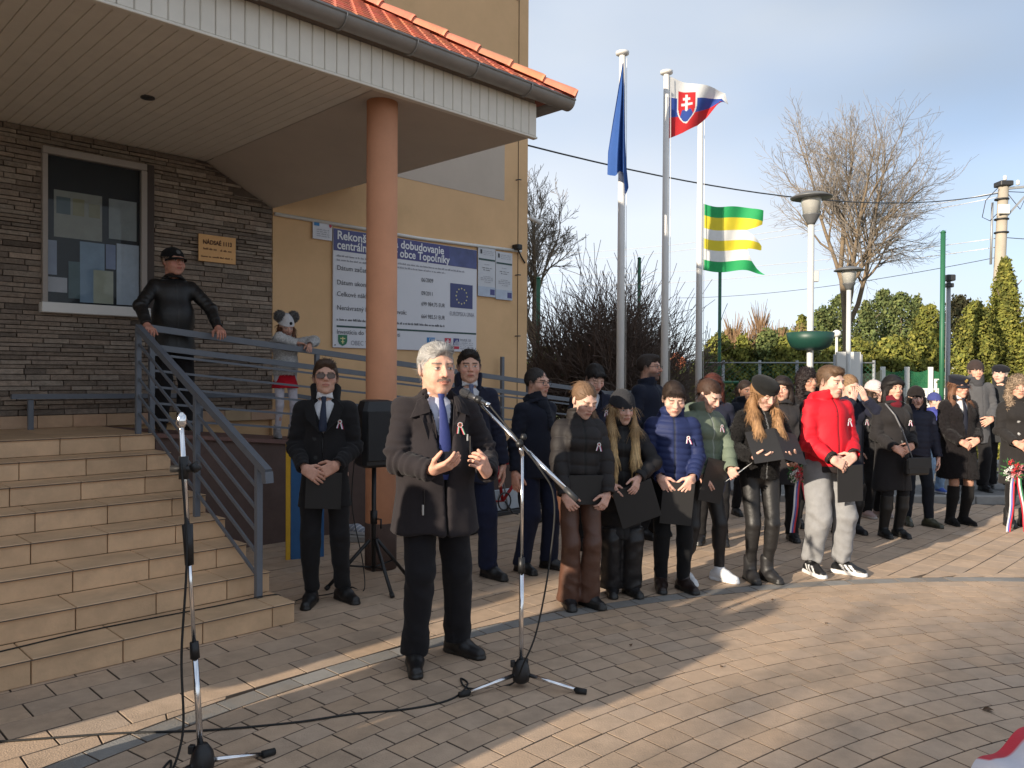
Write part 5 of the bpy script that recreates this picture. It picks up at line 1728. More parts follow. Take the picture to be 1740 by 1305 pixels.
    link(T.get('name', 'coat'), np_mesh('coat', Vs, Fs, True, Cs), CLOTH[T.get('mat', 'wool')], root)
    if op and T.get('collar') in ('lapel', 'turnup', 'shirtcollar'):    # lapels folded back beside the opening
        z0_, w_, gp = op
        for s_ in (-1, 1):
            m = MB(); m.col = tuple(np.array(T['col']) * 0.85)
            pts = [(s_ * (w_ * 0.93), -0.060 + ly, 1.465), (s_ * (w_ + 0.055), -0.075 + ly, 1.40), (s_ * (w_ * 0.62 + 0.062), -0.128 + ly * .6, 1.32),
                   (s_ * (gp + 0.012), -0.147, z0_ + 0.0), (s_ * (w_ * 0.55), -0.132 + ly * .6, 1.30)]
            off = Vector((0, -0.012, 0.0))
            vs = [Vector(p) + off for p in pts] + [Vector(p) + off + Vector((0, 0.010, 0)) for p in pts]
            n5 = len(pts)
            fs = [tuple(range(n5)) if s_ > 0 else tuple(range(n5 - 1, -1, -1)), tuple(range(2 * n5 - 1, n5 - 1, -1)) if s_ > 0 else tuple(range(n5, 2 * n5))]
            for k in range(n5): fs.append((k, (k + 1) % n5, (k + 1) % n5 + n5, k + n5))
            m.add(vs, fs)
            m.build('lapel', CLOTH[T.get('mat', 'wool')], root)
    def front_y(x_, z_):
        mk = (np.abs(V[:, 0] - x_) < 0.014) & (np.abs(V[:, 2] - z_) < 0.014) & (~arm | (np.abs(x_) > 0.12))
        return float(V[mk][:, 1].min()) if mk.any() else -0.12
    if T.get('flaps'):                                            # broad turned-down collar lying on the chest
        for s_ in (-1, 1):
            m = MB(); m.col = tuple(np.array(T['col']) * 0.92)
            A0, A1, A2, A3 = (np.array(p) for p in ((s_ * 0.075, 1.462), (s_ * 0.128, 1.430), (s_ * 0.172, 1.340), (s_ * 0.078, 1.372)))
            N_ = 5
            top_, bot_ = [], []
            for a_ in range(N_ + 1):
                for b_ in range(N_ + 1):
                    u_, v_ = a_ / N_, b_ / N_
                    p = (A0 * (1 - u_) + A1 * u_) * (1 - v_) + (A3 * (1 - u_) + A2 * u_) * v_
                    yv = front_y(p[0], p[1]) - 0.004
                    top_.append((p[0], yv - 0.012, p[1])); bot_.append((p[0], yv + 0.004, p[1]))
            nn_ = len(top_); fs = []
            for a_ in range(N_):
                for b_ in range(N_):
                    q_ = a_ * (N_ + 1) + b_
                    f_ = (q_, q_ + N_ + 1, q_ + N_ + 2, q_ + 1)
                    fs.append(f_ if s_ > 0 else f_[::-1])
            rim = [b_ for b_ in range(N_ + 1)] + [a_ * (N_ + 1) + N_ for a_ in range(1, N_ + 1)] + [N_ * (N_ + 1) + b_ for b_ in range(N_ - 1, -1, -1)] + [a_ * (N_ + 1) for a_ in range(N_ - 1, 0, -1)]
            for k in range(len(rim)):
                i_, j_ = rim[k], rim[(k + 1) % len(rim)]
                fs.append((i_, j_, j_ + nn_, i_ + nn_))
            m.add(top_ + bot_, fs, False)
            m.build('collar_flap', CLOTH[T.get('mat', 'wool')], root)
    for zx, zz, zw, zh, zc in T.get('trims', []):                 # zip pulls, pocket edges
        yv = front_y(zx, zz)
        m = MB(); m.col = zc
        m.box((zx - zw / 2, yv - 0.008, zz - zh / 2), (zx + zw / 2, yv + 0.006, zz + zh / 2), 0.001)
        m.build('zip_trim', M_shoe, root)
    # --- what shows in the opening
    if shirt:
        SPm = [(cap((0, 0.004, 1.0), (0, 0.006 + ly * 0.6, 1.315), (0.124) * g_, 0.126 * (0.6 + 0.4 * g_), (1, 1.18, 1)), 0.0),
               (cap((-0.075, 0.01 + ly * .6, 1.375), (0.075, 0.01 + ly * .6, 1.375), 0.045), 0.05),
               (cap(neck + Vector((0, -0.004, -0.05)), neck + Vector((0, -0.004, 0.0)), 0.072, 0.062), 0.03), (ring(neck + Vector((0, -0.006, 0.028)), 0.066, 0.0065, 0.05, -0.38, 1.0, -0.1), 0.006)]
        if g_ > 1.1: SPm.append((ell((0, -0.028, 1.10), (0.145 * g_, 0.122 * g_, 0.16)), 0.06))
        jk = T.get('jacket')
        def shcol(V, C):
            if jk:
                vz = 1.19
                wv = 0.012 + 0.058 * np.clip((V[:, 2] - vz) / (1.45 - vz), 0, 1.3)
                C[(np.abs(V[:, 0]) > wv) & (V[:, 2] < 1.462)] = jk
                C[V[:, 2] < vz] = jk
            return C
        surf('shirt', SPm, 0.0062 * q, shirt, M_cloth, cuts=[lambda X_, Y_, Z_: 1.02 - Z_ + 0 * X_], subs=[(cap(neck + Vector((0, -0.008, 0.02)), neck + Vector((0, -0.016, 0.2)), 0.058, 0.066), 0.004)], colf=shcol)
        if tie:
            m = MB(); m.col = tie
            prof = [(1.478, 0.012, -0.078), (1.465, 0.021, -0.088), (1.435, 0.014, -0.088), (1.36, 0.022, -0.118), (1.25, 0.030, -0.130), (1.13, 0.037, -0.132), (1.04, 0.041, -0.130), (1.0, 0.008, -0.13)]
            gy_ = 0.0 if g_ < 1.1 else -0.025
            zmin = (op[0] + 0.012) if op else 1.0
            prof = [q_ for q_ in prof if q_[0] > zmin + 0.01] + [(zmin, 0.03 if zmin > 1.05 else 0.03, -0.128)]
            vs, fs = [], []
            for z_t, w_t, y_t in prof:
                yy = y_t + ly * 0.8 + (gy_ * np.clip((1.35 - z_t) / 0.15, 0, 1)) - 0.006
                vs += [(-w_t, yy + 0.004, z_t), (-w_t * 0.5, yy - 0.005, z_t), (w_t * 0.5, yy - 0.005, z_t), (w_t, yy + 0.004, z_t)]
            for k in range(len(prof) - 1):
                for e in range(3):
                    fs.append((k * 4 + e, (k + 1) * 4 + e, (k + 1) * 4 + e + 1, k * 4 + e + 1))
            m.add(vs, fs, True)
            m.build('tie', M_nylon, root)
    if scarf:
        SPm = [(ring(neck + Vector((0, -0.004, 0.030)), 0.082, 0.022, 0.085, -0.35), 0.0), (ell(neck + Vector((0.0, -0.095, -0.01)), (0.06, 0.035, 0.055)), 0.03)]
        if not (isinstance(scarf, dict)): scarf = dict(col=scarf)
        if scarf.get('tails'):
            SPm += [(cap(neck + Vector((0.02, -0.11, -0.03)), neck + Vector((0.045, -0.155, -0.20)), 0.038, 0.034, (1, 1.4, 1)), 0.02)]
        surf('scarf', SPm, 0.009 * q, scarf['col'], M_cloth, disp=lambda V, G: 0.006 * np.sin(V[:, 2] * 130 + 6 * wob(V, 14, sd)) * wob(V, 20, sd + 2) + 0.003 * wob(V, 40, sd))

    # --- hair and hats (head frame)
    if hair and hair['kind'] != 'none':
        hk = hair['kind']
        hcol_ = np.array(hair['col'])
        long_ = hk in ('long', 'bob', 'curly', 'pony')
        off = hair.get('vol', 0.010) * (0.55 if hair['kind'] in ('short', 'fade', 'crop', 'pony') else 0.75) 
        if hk == 'fade': off = 0.0008
        HPm = [(ell((0, 0.022, 0.034), (0.077 + off, 0.096 + off, 0.086 + off * 1.3)), 0.0)]
        subs = [(ell((0, -0.128, -0.012), (0.071, 0.080, 0.094)), 0.008)]
        if hair.get('back'): subs = [(ell((0, -0.130, 0.0), (0.068, 0.082, 0.094)), 0.008)]
        cuts = []
        if hk in ('short', 'fade', 'crop'):
            lo_ = hair.get('low', -0.05)
            if hk == 'fade':
                cuts = [lambda X_, Y_, Z_: np.interp(Y_, (-0.12, -0.05, 0.0, 0.08), (0.055, 0.045, 0.035, 0.03)) + 0.006 * np.sin(X_ * 150 + sd) + 0.004 * np.sin(X_ * 330 + Y_ * 260) - Z_]
            else:
                cuts = [lambda X_, Y_, Z_: np.interp(Y_, (-0.12, -0.045, -0.022, 0.02, 0.06), (0.06, 0.042, 0.004, -0.008, lo_)) + 0.004 * np.sin(X_ * 170 + sd) + 0.003 * np.sin(X_ * 390 + Y_ * 200) - Z_]
            if hair.get('quiff') and hk == 'fade':
                HPm.append((ell((0, -0.046, 0.088), (0.050, 0.040, 0.026)), 0.03))
            elif hair.get('quiff'):
                HPm.append((ell((0, -0.050, 0.088), (0.054, 0.042, 0.030)), 0.03))
            if hair.get('fringe'):
                HPm.append((ell((0.0, -0.072, 0.074), (0.056, 0.024, 0.024)), 0.02))
        if hk == 'pony':
            cuts = [lambda X_, Y_, Z_: np.interp(Y_, (-0.12, -0.055, 0.0, 0.06), (0.06, 0.035, -0.015, -0.06)) - Z_ + 0 * X_]
        V_long = []
        if hk in ('long', 'bob', 'curly'):
            ln = hair.get('len', 0.30)
            fr_ = hair.get('front', False)
            for s_ in (-1, 1):
                V_long += [(cap((s_ * 0.074, 0.0, 0.03), (s_ * 0.086, 0.005, -0.09), 0.028, 0.032), 0.03)]
                if hk != 'bob':
                    a0 = np.array((s_ * 0.086, 0.0, -0.085))
                    a1 = body2head((s_ * 0.098, -0.10 if fr_ else -0.03, 1.415))
                    a2 = body2head((s_ * 0.092, (-0.178 if fr_ else -0.05) - hair.get('bulk', 0.0), 1.40 - ln * 0.55))
                    a3 = body2head((s_ * 0.078, (-0.195 if fr_ else -0.06) - hair.get('bulk', 0.0), 1.40 - ln))
                    V_long += [(cap(a0, a1, 0.032, 0.036), 0.03), (cap(a1, a2, 0.036, 0.034), 0.03), (cap(a2, a3, 0.034, 0.016), 0.03)]
            a4 = body2head((0, 0.14, 1.36 if hk == 'bob' else 1.40 - ln * 0.7)) if hk != 'bob' else np.array((0, 0.075, -0.11))
            V_long += [(cap((0, 0.06, 0.0), a4, 0.072, 0.055, (0.9, 1.3, 1)), 0.04)]
            HPm += V_long
            subs = [(ell((0, -0.125, -0.045), (0.066, 0.085, 0.105)), 0.010), (cap((0, -0.06, -0.10), (0, -0.12, -0.5), 0.052, 0.06), 0.02)]
            if hair.get('fringe'):
                HPm.append((ell((0.0, -0.074, 0.068), (0.062, 0.028, 0.034)), 0.02))
        sgn = hair.get('part', 1)
        gdn = np.linalg.inv(HR) @ np.array((0, 0, -0.12)); gdn = gdn / np.linalg.norm(gdn) * 0.12
        def hdisp(V, G):
            a_ = np.arctan2(V[:, 0], V[:, 1] + 0.02)
            if hk == 'curly':
                return 0.012 * wob(V, 95, sd + 31) + 0.008 * wob(V, 180, sd + 32)
            base_ = 0.0022 * np.sin(a_ * 46 + 6 * wob(V, 16, sd + 33)) * wob(V, 14, sd + 36) + 0.0022 * wob(V, 38, sd + 34)
            if hk in ('short', 'fade', 'crop'):
                base_ = 0.0022 * wob(V * np.array((1.0, 0.35, 0.5)), 150, sd + 33) + 0.003 * wob(V, 48, sd + 34)
            return base_
        def hcf(V, C):
            a_ = np.arctan2(V[:, 0], V[:, 1] + 0.02)
            st_ = np.sin(a_ * 60 + 7 * wob(V, 16, sd + 35))
            C = C * (1 + 0.28 * st_[:, None] * 0.7)
            if hair.get('tips'):
                k = np.clip((-0.08 - V[:, 2]) / 0.2, 0, 1)[:, None]
                C = C * (1 - k) + np.array(hair['tips']) * k * (1 + 0.2 * st_[:, None])
            return C
        if hat and hat['kind'] in ('beanie', 'beret', 'cap', 'peaked', 'koala', 'knit'):
            hcz = {'beanie': 0.012, 'knit': 0.012, 'koala': 0.012, 'beret': 0.028, 'peaked': 0.04, 'cap': 0.035}[hat['kind']]
            cuts = cuts + [lambda X_, Y_, Z_: Z_ - hcz - 0.1 * Y_ + 0 * X_]
        if hk in ('short', 'fade', 'crop'):
            if hair.get('back'): cdir = lambda p: np.stack([p[:, 0] * 4.0, np.where(p[:, 2] > 0.04, 1.0, 0.5), np.where(p[:, 2] > 0.06, 0.3, -0.9)], axis=1)
            else: cdir = lambda p: p - np.array((0.015 * sgn, 0.055, 0.115)) + np.array((0.0, -0.02, 0.0))
            comb = (int(3400 / min(q, 1.5)), (0.042 if hair.get('back') else 0.026) if hk == 'short' else 0.015, 0.0014, cdir, sd + 51, 0.0030 if hk == 'short' else 0.0015, 0.16 if hair.get('back') else 0.28, 0.088)
        elif hk == 'pony':
            comb = (int(3200 / min(q, 1.5)), 0.06, 0.0014, lambda p: np.array((0.0, 0.115, 0.06)) - p, sd + 51, 0.0006, 0.3, 0.088)
        elif hk == 'curly':
            comb = (int(3600 / min(q, 1.5)), 0.035, 0.0025, lambda p: np.random.default_rng(sd).normal(0, 1, p.shape), sd + 51, 0.012)
        else:
            comb = (int(5200 / min(q, 1.5)), 0.085, 0.0016, lambda p: np.where(((p[:, 1] < -0.02) & (p[:, 2] > 0.02))[:, None], np.stack([np.where(p[:, 0] > -0.015, 1.0, -1.0), 0.5 + 0 * p[:, 0], -0.35 + 0 * p[:, 0]], axis=1), np.stack([p[:, 0] * 2.0 * (p[:, 2] > 0.05), p[:, 1] * 1.0 * (p[:, 2] > 0.05), 0 * p[:, 2]], axis=1) + gdn), sd + 51, 0.0012, 0.3, 0.095, lambda p: ~((p[:, 1] < -0.035) & (np.abs(p[:, 0]) < 0.058) & (p[:, 2] > -0.06) & (p[:, 2] < 0.035)))
        surf('hair', HPm, 0.0046 * min(q, 1.5), hcol_, M_hair, subs=subs, cuts=cuts, disp=hdisp, colf=hcf, headspace=True, comb=comb)
        if hk == 'pony':
            pd = hair.get('tail', [(0.0, 0.11, 0.04), (0.0, 0.16, -0.02), (0.0, 0.15, -0.16), (0.0, 0.13, -0.30)])
            HPm = [(cap(pd[k], pd[k + 1], [0.022, 0.034, 0.034, 0.026][k], [0.034, 0.034, 0.026, 0.012][k]), 0.02) for k in range(len(pd) - 1)]
            surf('ponytail', HPm, 0.0056 * min(q, 1.5), hcol_, M_hair, disp=hdisp, colf=hcf, headspace=True, comb=(1600, 0.09, 0.0016, lambda p: np.tile(np.array((0.02, -0.01, -1.0)), (len(p), 1)), sd + 52, 0.004))
    if hat:
        k_ = hat['kind']; hc_ = hat['col']
        kn_ = lambda V, G: 0.0022 * np.sin(np.arctan2(V[:, 0], V[:, 1]) * 48) + 0.0015 * wob(V, 70, sd + 41)
        if k_ in ('beanie', 'knit', 'koala'):
            tl = 0.0 if k_ != 'koala' else 0.03
            P_ = [(ell((0, 0.024, 0.036), (0.094, 0.114, 0.112 + tl)), 0.0), (ell((0, 0.022, 0.02), (0.093, 0.113, 0.05)), 0.02)]
            surf('hat', P_, 0.0062 * min(q, 1.5), hc_, M_cloth, cuts=[lambda X_, Y_, Z_: hat.get('cut', 0.024) + 0.10 * (Y_ - 0.02) - Z_ + 0 * X_], disp=kn_, headspace=True)
            if k_ == 'koala':
                for s_ in (-1, 1):
                    surf('pompom', [(ell((s_ * 0.085, 0.03, 0.135), (0.05, 0.045, 0.05)), 0)], 0.006, (0.16, 0.155, 0.15), M_fur, disp=lambda V, G: 0.004 * wob(V, 130, sd + 1), headspace=True, comb=(1200, 0.03, 0.002, lambda p: np.random.default_rng(sd).normal(0, 1, p.shape), sd + 53, 0.022))
                surf('hat_nose', [(ell((0.02, -0.088, 0.072), (0.018, 0.014, 0.020)), 0)], 0.005, (0.01, 0.01, 0.012), M_nylon, headspace=True)
        elif k_ == 'beret':
            P_ = [(ell((0.0, 0.026, 0.068), (0.104, 0.122, 0.058), rotm(-0.10, 0.12, 0)), 0.0), (ring((0, 0.018, 0.040), 0.084, 0.010, 0.03, 0.10, 0.86), 0.02)]
            surf('hat', P_, 0.0062 * min(q, 1.5), hc_, M_fur if hat.get('fur') else M_cloth, cuts=[lambda X_, Y_, Z_: 0.024 + 0.12 * (Y_ - 0.02) - Z_ + 0 * X_], disp=lambda V, G: 0.002 * wob(V, 60, sd), headspace=True,
                 colf=(lambda V, C: np.where((wob(V, 160, sd + 5) > 0.93)[:, None], 0.5, C)) if hat.get('studs') else None)
        elif k_ in ('cap', 'peaked'):
            P_ = [(ell((0, 0.020, 0.045), (0.088, 0.106, 0.080)), 0.0)]
            if k_ == 'peaked':
                P_ = [(ring((0, 0.018, 0.060), 0.084, 0.010, 0.055, 0.10, 0.86), 0.0), (ell((0, 0.015, 0.10), (0.105, 0.118, 0.028), rotm(0.12, 0, 0)), 0.02), (ell((0, 0.02, 0.07), (0.084, 0.098, 0.045)), 0.02)]
            def hcf2(V, C):
                if hat.get('badge'):
                    C[(V[:, 0] ** 2 + (V[:, 2] - 0.075) ** 2 < 0.018 ** 2) & (V[:, 1] < -0.05)] = hat['badge']
                return C
            hobj = surf('hat', P_, 0.0056 * min(q, 1.4), hc_, M_cloth, cuts=[lambda X_, Y_, Z_: 0.026 + 0.08 * (Y_ - 0.02) - Z_ + 0 * X_], headspace=True, colf=hcf2)
            m = MB(); m.col = hc_
            vs, fs = [], []
            vl = 0.075 if k_ == 'cap' else 0.045
            for r_i, (e, dz) in enumerate(((0.0, 0.028), (vl * 0.6, 0.020), (vl, 0.008 if k_ == 'cap' else 0.0))):
                for q_ in range(13):
                    a_ = math.pi * (q_ / 12.0)
                    vs.append((math.cos(a_) * (0.082 + e * 0.05), 0.015 - math.sin(a_) * (0.098 + e) * 1.0, dz + 0.004 - 0.012 * math.cos(a_) ** 2))
            n0 = len(vs)
            vs += [(a[0], a[1], a[2] - 0.004) for a in vs]
            for r_i in range(2):
                for q_ in range(12):
                    i_ = r_i * 13 + q_
                    fs.append((i_, i_ + 1, i_ + 14, i_ + 13)); fs.append((n0 + i_, n0 + i_ + 13, n0 + i_ + 14, n0 + i_ + 1))
            for q_ in range(12): fs.append((26 + q_, 26 + q_ + 1, n0 + 26 + q_ + 1, n0 + 26 + q_))
            m.add([tuple(p) for p in head2body(np.array(vs))], fs, True)
            m.build('hat_peak', M_nylon, root)
    if glasses:
        m = MB(); m.col = (0.012, 0.01, 0.01)
        ym = -0.106
        for s_ in (-1, 1):
            sq = lambda c_: math.copysign(abs(c_) ** 0.55, c_)
            pts = [(s_ * 0.033 + sq(math.cos(a_)) * 0.0265, ym + 1.5 * (s_ * 0.033 + sq(math.cos(a_)) * 0.0265) ** 2, 0.001 + sq(math.sin(a_)) * 0.0165) for a_ in [2 * math.pi * k / 20 for k in range(20)]]
            m.tube([tuple(p) for p in head2body(np.array(pts))], 0.0021 if glasses != 'sun' else 0.0016, 6, closed=True)
            arm_ = [(s_ * 0.060, ym + 0.008, 0.008), (s_ * 0.076, -0.06, 0.010), (s_ * 0.083, 0.0, 0.008)]
            m.tube([tuple(p) for p in head2body(np.array(arm_))], 0.002, 6)
        m.tube([tuple(p) for p in head2body(np.array([(-0.008, ym, 0.006), (0, ym - 0.003, 0.008), (0.008, ym, 0.006)]))], 0.002, 6)
        gl_ = m.build('glasses', M_shoe, root)
        if glasses == 'sun':
            m = MB()
            for s_ in (-1, 1):
                pts = [(s_ * 0.033 + sq(math.cos(a_)) * 0.0265, ym + 1.5 * (s_ * 0.033 + sq(math.cos(a_)) * 0.0265) ** 2, 0.001 + sq(math.sin(a_)) * 0.0165) for a_ in [2 * math.pi * k / 18 for k in range(18)]]
                pts2 = [(p[0], p[1] + 0.0015, p[2]) for p in pts]
                m.add([tuple(p) for p in head2body(np.array(pts + pts2))], [tuple(range(18)), tuple(range(35, 17, -1))])
            m.build('lens', M_lens, gl_)
    if ribbon:
        rx_, rz_, kind_ = ribbon
        # depth of the garment at that place
        mk = (np.abs(V[:, 0] - rx_) < 0.03) & (np.abs(V[:, 2] - rz_) < 0.03) & (V[:, 1] < 0.02)
        yv = float(V[mk][:, 1].min()) if mk.any() else -0.15
        m = MB(); rs_ = 0.82
        cols = {'sk': ((0.75, 0.73, 0.72), (0.10, 0.14, 0.45), (0.65, 0.05, 0.06)), 'hu': ((0.72, 0.04, 0.06), (0.75, 0.73, 0.70), (0.04, 0.22, 0.10))}[kind_]
        for k in range(12):                                       # rosette loop
            a0, a1 = 2 * math.pi * k / 12, 2 * math.pi * (k + 1) / 12
            for ri, (r0_, r1_) in enumerate(((0.004, 0.007), (0.007, 0.011), (0.011, 0.0155))):
                m.col = cols[(2 - ri) % 3] if kind_ == 'sk' else cols[(ri + 2) % 3]
                if kind_ == 'sk' and ri >= 1: m.col = cols[0]
                m.add([(rx_ + math.cos(a) * r, yv - 0.010 - 0.004 * (k % 2), rz_ + math.sin(a) * r) for r, a in ((r0_, a0), (r1_, a0), (r1_, a1), (r0_, a1))], [(0, 1, 2, 3)])
        for s_, (x0_, x1_) in enumerate(((-0.015, -0.002), (0.002, 0.016))):
            for ci in range(3):
                m.col = cols[ci] if kind_ == 'sk' else cols[ci]
                w_ = (x1_ - x0_) * ((0.56, 0.2, 0.24)[ci] if kind_ == 'sk' else 1 / 3)
                xa = rx_ + x0_ + (x1_ - x0_) * ((0, 0.56, 0.76)[ci] if kind_ == 'sk' else ci / 3)
                sk_ = (-0.008 if s_ == 0 else 0.012) + 0.004 * math.sin(sd * 1.7)
                m.add([(xa - sk_ * 0, yv - 0.010, rz_ - 0.012), (xa + sk_, yv - 0.014, rz_ - 0.046 - 0.006 * s_), (xa + w_ + sk_, yv - 0.014, rz_ - 0.046 - 0.006 * s_), (xa + w_, yv - 0.010, rz_ - 0.012)], [(0, 1, 2, 3)])
        m.build('ribbon', mat('ribbon_satin', attr=True, rough=0.5, vary=0.05), root)
    root['_front'] = float(V[:, 1].min())
    return root, joints, head2body
# ------------------------------------------------------------------ the people of the photograph
BLK, NAVY, CHAR = (0.015, 0.014, 0.015), (0.016, 0.018, 0.034), (0.022, 0.020, 0.021)
WHITE = (0.66, 0.66, 0.68)
GREY_HAIR, DARK, BROWN = (0.26, 0.25, 0.24), (0.018, 0.014, 0.012), (0.055, 0.032, 0.02)
SK1, SK2, SK3 = (0.60, 0.35, 0.255), (0.66, 0.42, 0.33), (0.52, 0.29, 0.205)

M_folder = mat('folder_board', (0.013, 0.012, 0.012), 0.6, vary=0.1, vscale=12)
M_sheet = mat('paper_sheet', (0.75, 0.75, 0.74), 0.7, vary=0.03)
def held(root, name, label, cat, local, rot=(0, 0, 0), group=None):
    "an Empty placed in the frame of a figure: the held thing is a thing of its own"
    s = root.scale[0]
    rz = root.rotation_euler[2]
    p = Vector(root.location) + Matrix.Rotation(rz, 3, 'Z') @ (Vector(local) * s)
    o = thing(name, label, cat, p, 0, group)
    M_ = Matrix.Rotation(rz, 3, 'Z') @ Matrix.Rotation(rot[2], 3, 'Z') @ Matrix.Rotation(rot[1], 3, 'Y') @ Matrix.Rotation(rot[0], 3, 'X')
    o.rotation_euler = M_.to_euler()
    return o
def folder(root, label, local, rot=(0, 0, 0), w=0.23, hgt=0.31):
    o = held(root, 'folder', label, 'folder', local, rot, 'black presentation folders')
    MB().box((-w / 2, -0.004, -hgt), (w / 2, -0.001, 0), 0.001).build('cover', M_folder, o)
    MB().box((-w / 2, 0.001, -hgt), (w / 2, 0.004, 0), 0.001).build('cover', M_folder, o)
    MB().box((-w / 2 + 0.006, -0.0008, -hgt + 0.005), (w / 2 - 0.006, 0.0008, -0.005)).build('sheet', M_sheet, o)
    return o

# the speaker
person('grey haired man with moustache in dark parka and blue tie, speaking at the microphone', 741, 4.47, 1.78, yaw=24, head=(4, 2, 0),
    arms=('speakR', 'speakL'), feet=((-0.13, -0.06, 14), (0.15, 0.05, 30)), girth=1.22, hs=1.12, hdrop=0.022, skin=SK1,
    top=dict(col=(0.024, 0.020, 0.022), hem=0.72, hemw=0.215, open=(1.0, 0.09, 0.012), collar='shirtcollar', bulk=0.018, fold=0.008, name='parka', jacket=(0.014, 0.015, 0.022), flaps=True, trims=[(-0.125, 0.86, 0.008, 0.055, (0.45, 0.43, 0.40)), (0.135, 1.23, 0.008, 0.035, (0.5, 0.5, 0.5)), (-0.118, 0.90, 0.004, 0.13, (0.02, 0.017, 0.017)), (0.142, 1.17, 0.004, 0.14, (0.02, 0.017, 0.017))]),
    shirt=(0.55, 0.58, 0.70), tie=(0.03, 0.042, 0.16), legs=dict(kind='trousers', col=(0.014, 0.013, 0.015)),
    hair=dict(kind='short', col=(0.33, 0.32, 0.31), vol=0.007, quiff=True, low=-0.06, back=True), beard=('moustache', (0.14, 0.11, 0.09)), brow=(0.12, 0.10, 0.09), ribbon=(0.085, 1.30, 'hu'))
# man with sunglasses by the stairs
r, j, h2b = person('man in black overcoat and sunglasses with tie, hands crossed, beside the stairs', 553, 5.62, 1.71, yaw=6, head=(8, -6, 0), arms=('clasp', 'clasp2'),
    feet=((-0.09, -0.04, 6), (0.12, 0.03, 38)), skin=SK1, glasses='sun',
    top=dict(col=BLK, hem=0.70, hemw=0.20, open=(1.22, 0.085, 0.004), collar='turnup', bulk=0.012, fold=0.006, buttons=[(-0.06, 1.18), (-0.05, 1.05)], bcol=(0.04, 0.04, 0.04), name='overcoat'),
    shirt=WHITE, tie=(0.018, 0.025, 0.05), legs=dict(kind='slim', col=BLK), hair=dict(kind='short', col=BROWN, vol=0.010, quiff=True, back=True), ribbon=(0.115, 1.30, 'sk'))
folder(r, 'black folder held by the man in sunglasses', (0.02, -0.215, 0.955), (0.05, 0.04, 0), 0.24, 0.25)
# man behind the speaker
person('dark haired man in navy coat standing just behind the speaker', 797, 6.3, 1.81, yaw=14, head=(-4, 2, 0), arms=('side', 'side'), feet=((-0.08, 0, 5), (0.16, -0.02, 30)), skin=SK1, q=1.15,
    top=dict(col=NAVY, hem=0.74, hemw=0.20, open=(1.26, 0.09, 0.004), collar='turnup', bulk=0.014, name='overcoat'), shirt=WHITE, tie=(0.10, 0.12, 0.2),
    legs=dict(kind='trousers', col=(0.014, 0.018, 0.042)), hair=dict(kind='short', col=DARK, vol=0.010, quiff=True, back=True))
# man with scarf and glasses
person('man in navy coat with dark scarf and thin glasses, hands behind his back', 912, 6.58, 1.67, yaw=42, head=(10, 2, 0), arms=('side', 'back'), feet=((-0.13, 0.02, 5), (0.13, -0.04, 14)), skin=SK1, glasses='clear', q=1.15,
    top=dict(col=(0.012, 0.014, 0.024), hem=0.80, hemw=0.195, collar='lapel', bulk=0.012, placket=True, name='overcoat'), scarf=dict(col=(0.014, 0.016, 0.024), tails=True),
    legs=dict(kind='trousers', col=(0.013, 0.017, 0.038)), hair=dict(kind='crop', col=(0.03, 0.025, 0.022), vol=0.006, low=-0.05), beard=('stubble', (0.10, 0.07, 0.06)))
# young man looking down at the back
person('dark haired youth in navy jacket looking down, between the scarf man and the flagpole', 1006, 7.5, 1.735, yaw=16, head=(5, 30, 0), arms=('clasp', 'clasp2'), skin=SK2, q=1.3,
    top=dict(col=NAVY, hem=0.85, open=(1.30, 0.075, 0.004), collar='lapel', name='jacket'), shirt=WHITE, legs=dict(kind='slim', col=BLK), hair=dict(kind='short', col=DARK, vol=0.012, fringe=True), ribbon=(0.10, 1.28, 'sk'))
# girl with brown leather trousers
r, j, h2b = person('girl in short black puffer jacket and brown leather trousers holding a folder', 985, 5.55, 1.57, yaw=14, head=(16, 28, 0), arms=(((0.17, -0.17, 0.885), (-0.45, -0.3, -0.8), (-0.4, 0.8, 0), 0.7, (1, 0.5, 0)), ((0.17, -0.17, 0.885), (-0.45, -0.3, -0.8), (-0.4, 0.8, 0), 0.7, (1, 0.5, 0))),
    feet=((-0.075, 0.0, 8), (0.075, -0.02, 24)), female=True, skin=SK2, hs=1.04,
    top=dict(col=(0.020, 0.017, 0.017), hem=1.02, hemw=0.165, collar='funnel', bulk=0.026, puff=0.012, step=0.10, mat='nylon', zip=(0.012, 0.012, 0.012), name='puffer_jacket'),
    legs=dict(kind='flared', col=(0.095, 0.042, 0.026), mat='leather'), shoes=dict(kind='platform', col=BLK), hair=dict(kind='pony', col=(0.16, 0.095, 0.055), vol=0.006, tail=[(0.0, 0.10, 0.075), (0.06, 0.13, 0.0), (0.115, 0.02, -0.14), (0.12, -0.05, -0.30)]), ribbon=(0.10, 1.26, 'sk'))
folder(r, 'black folder held low against the brown leather trousers', (0.0, -0.165, 1.03), (0.03, 0.02, 0), 0.25, 0.20)
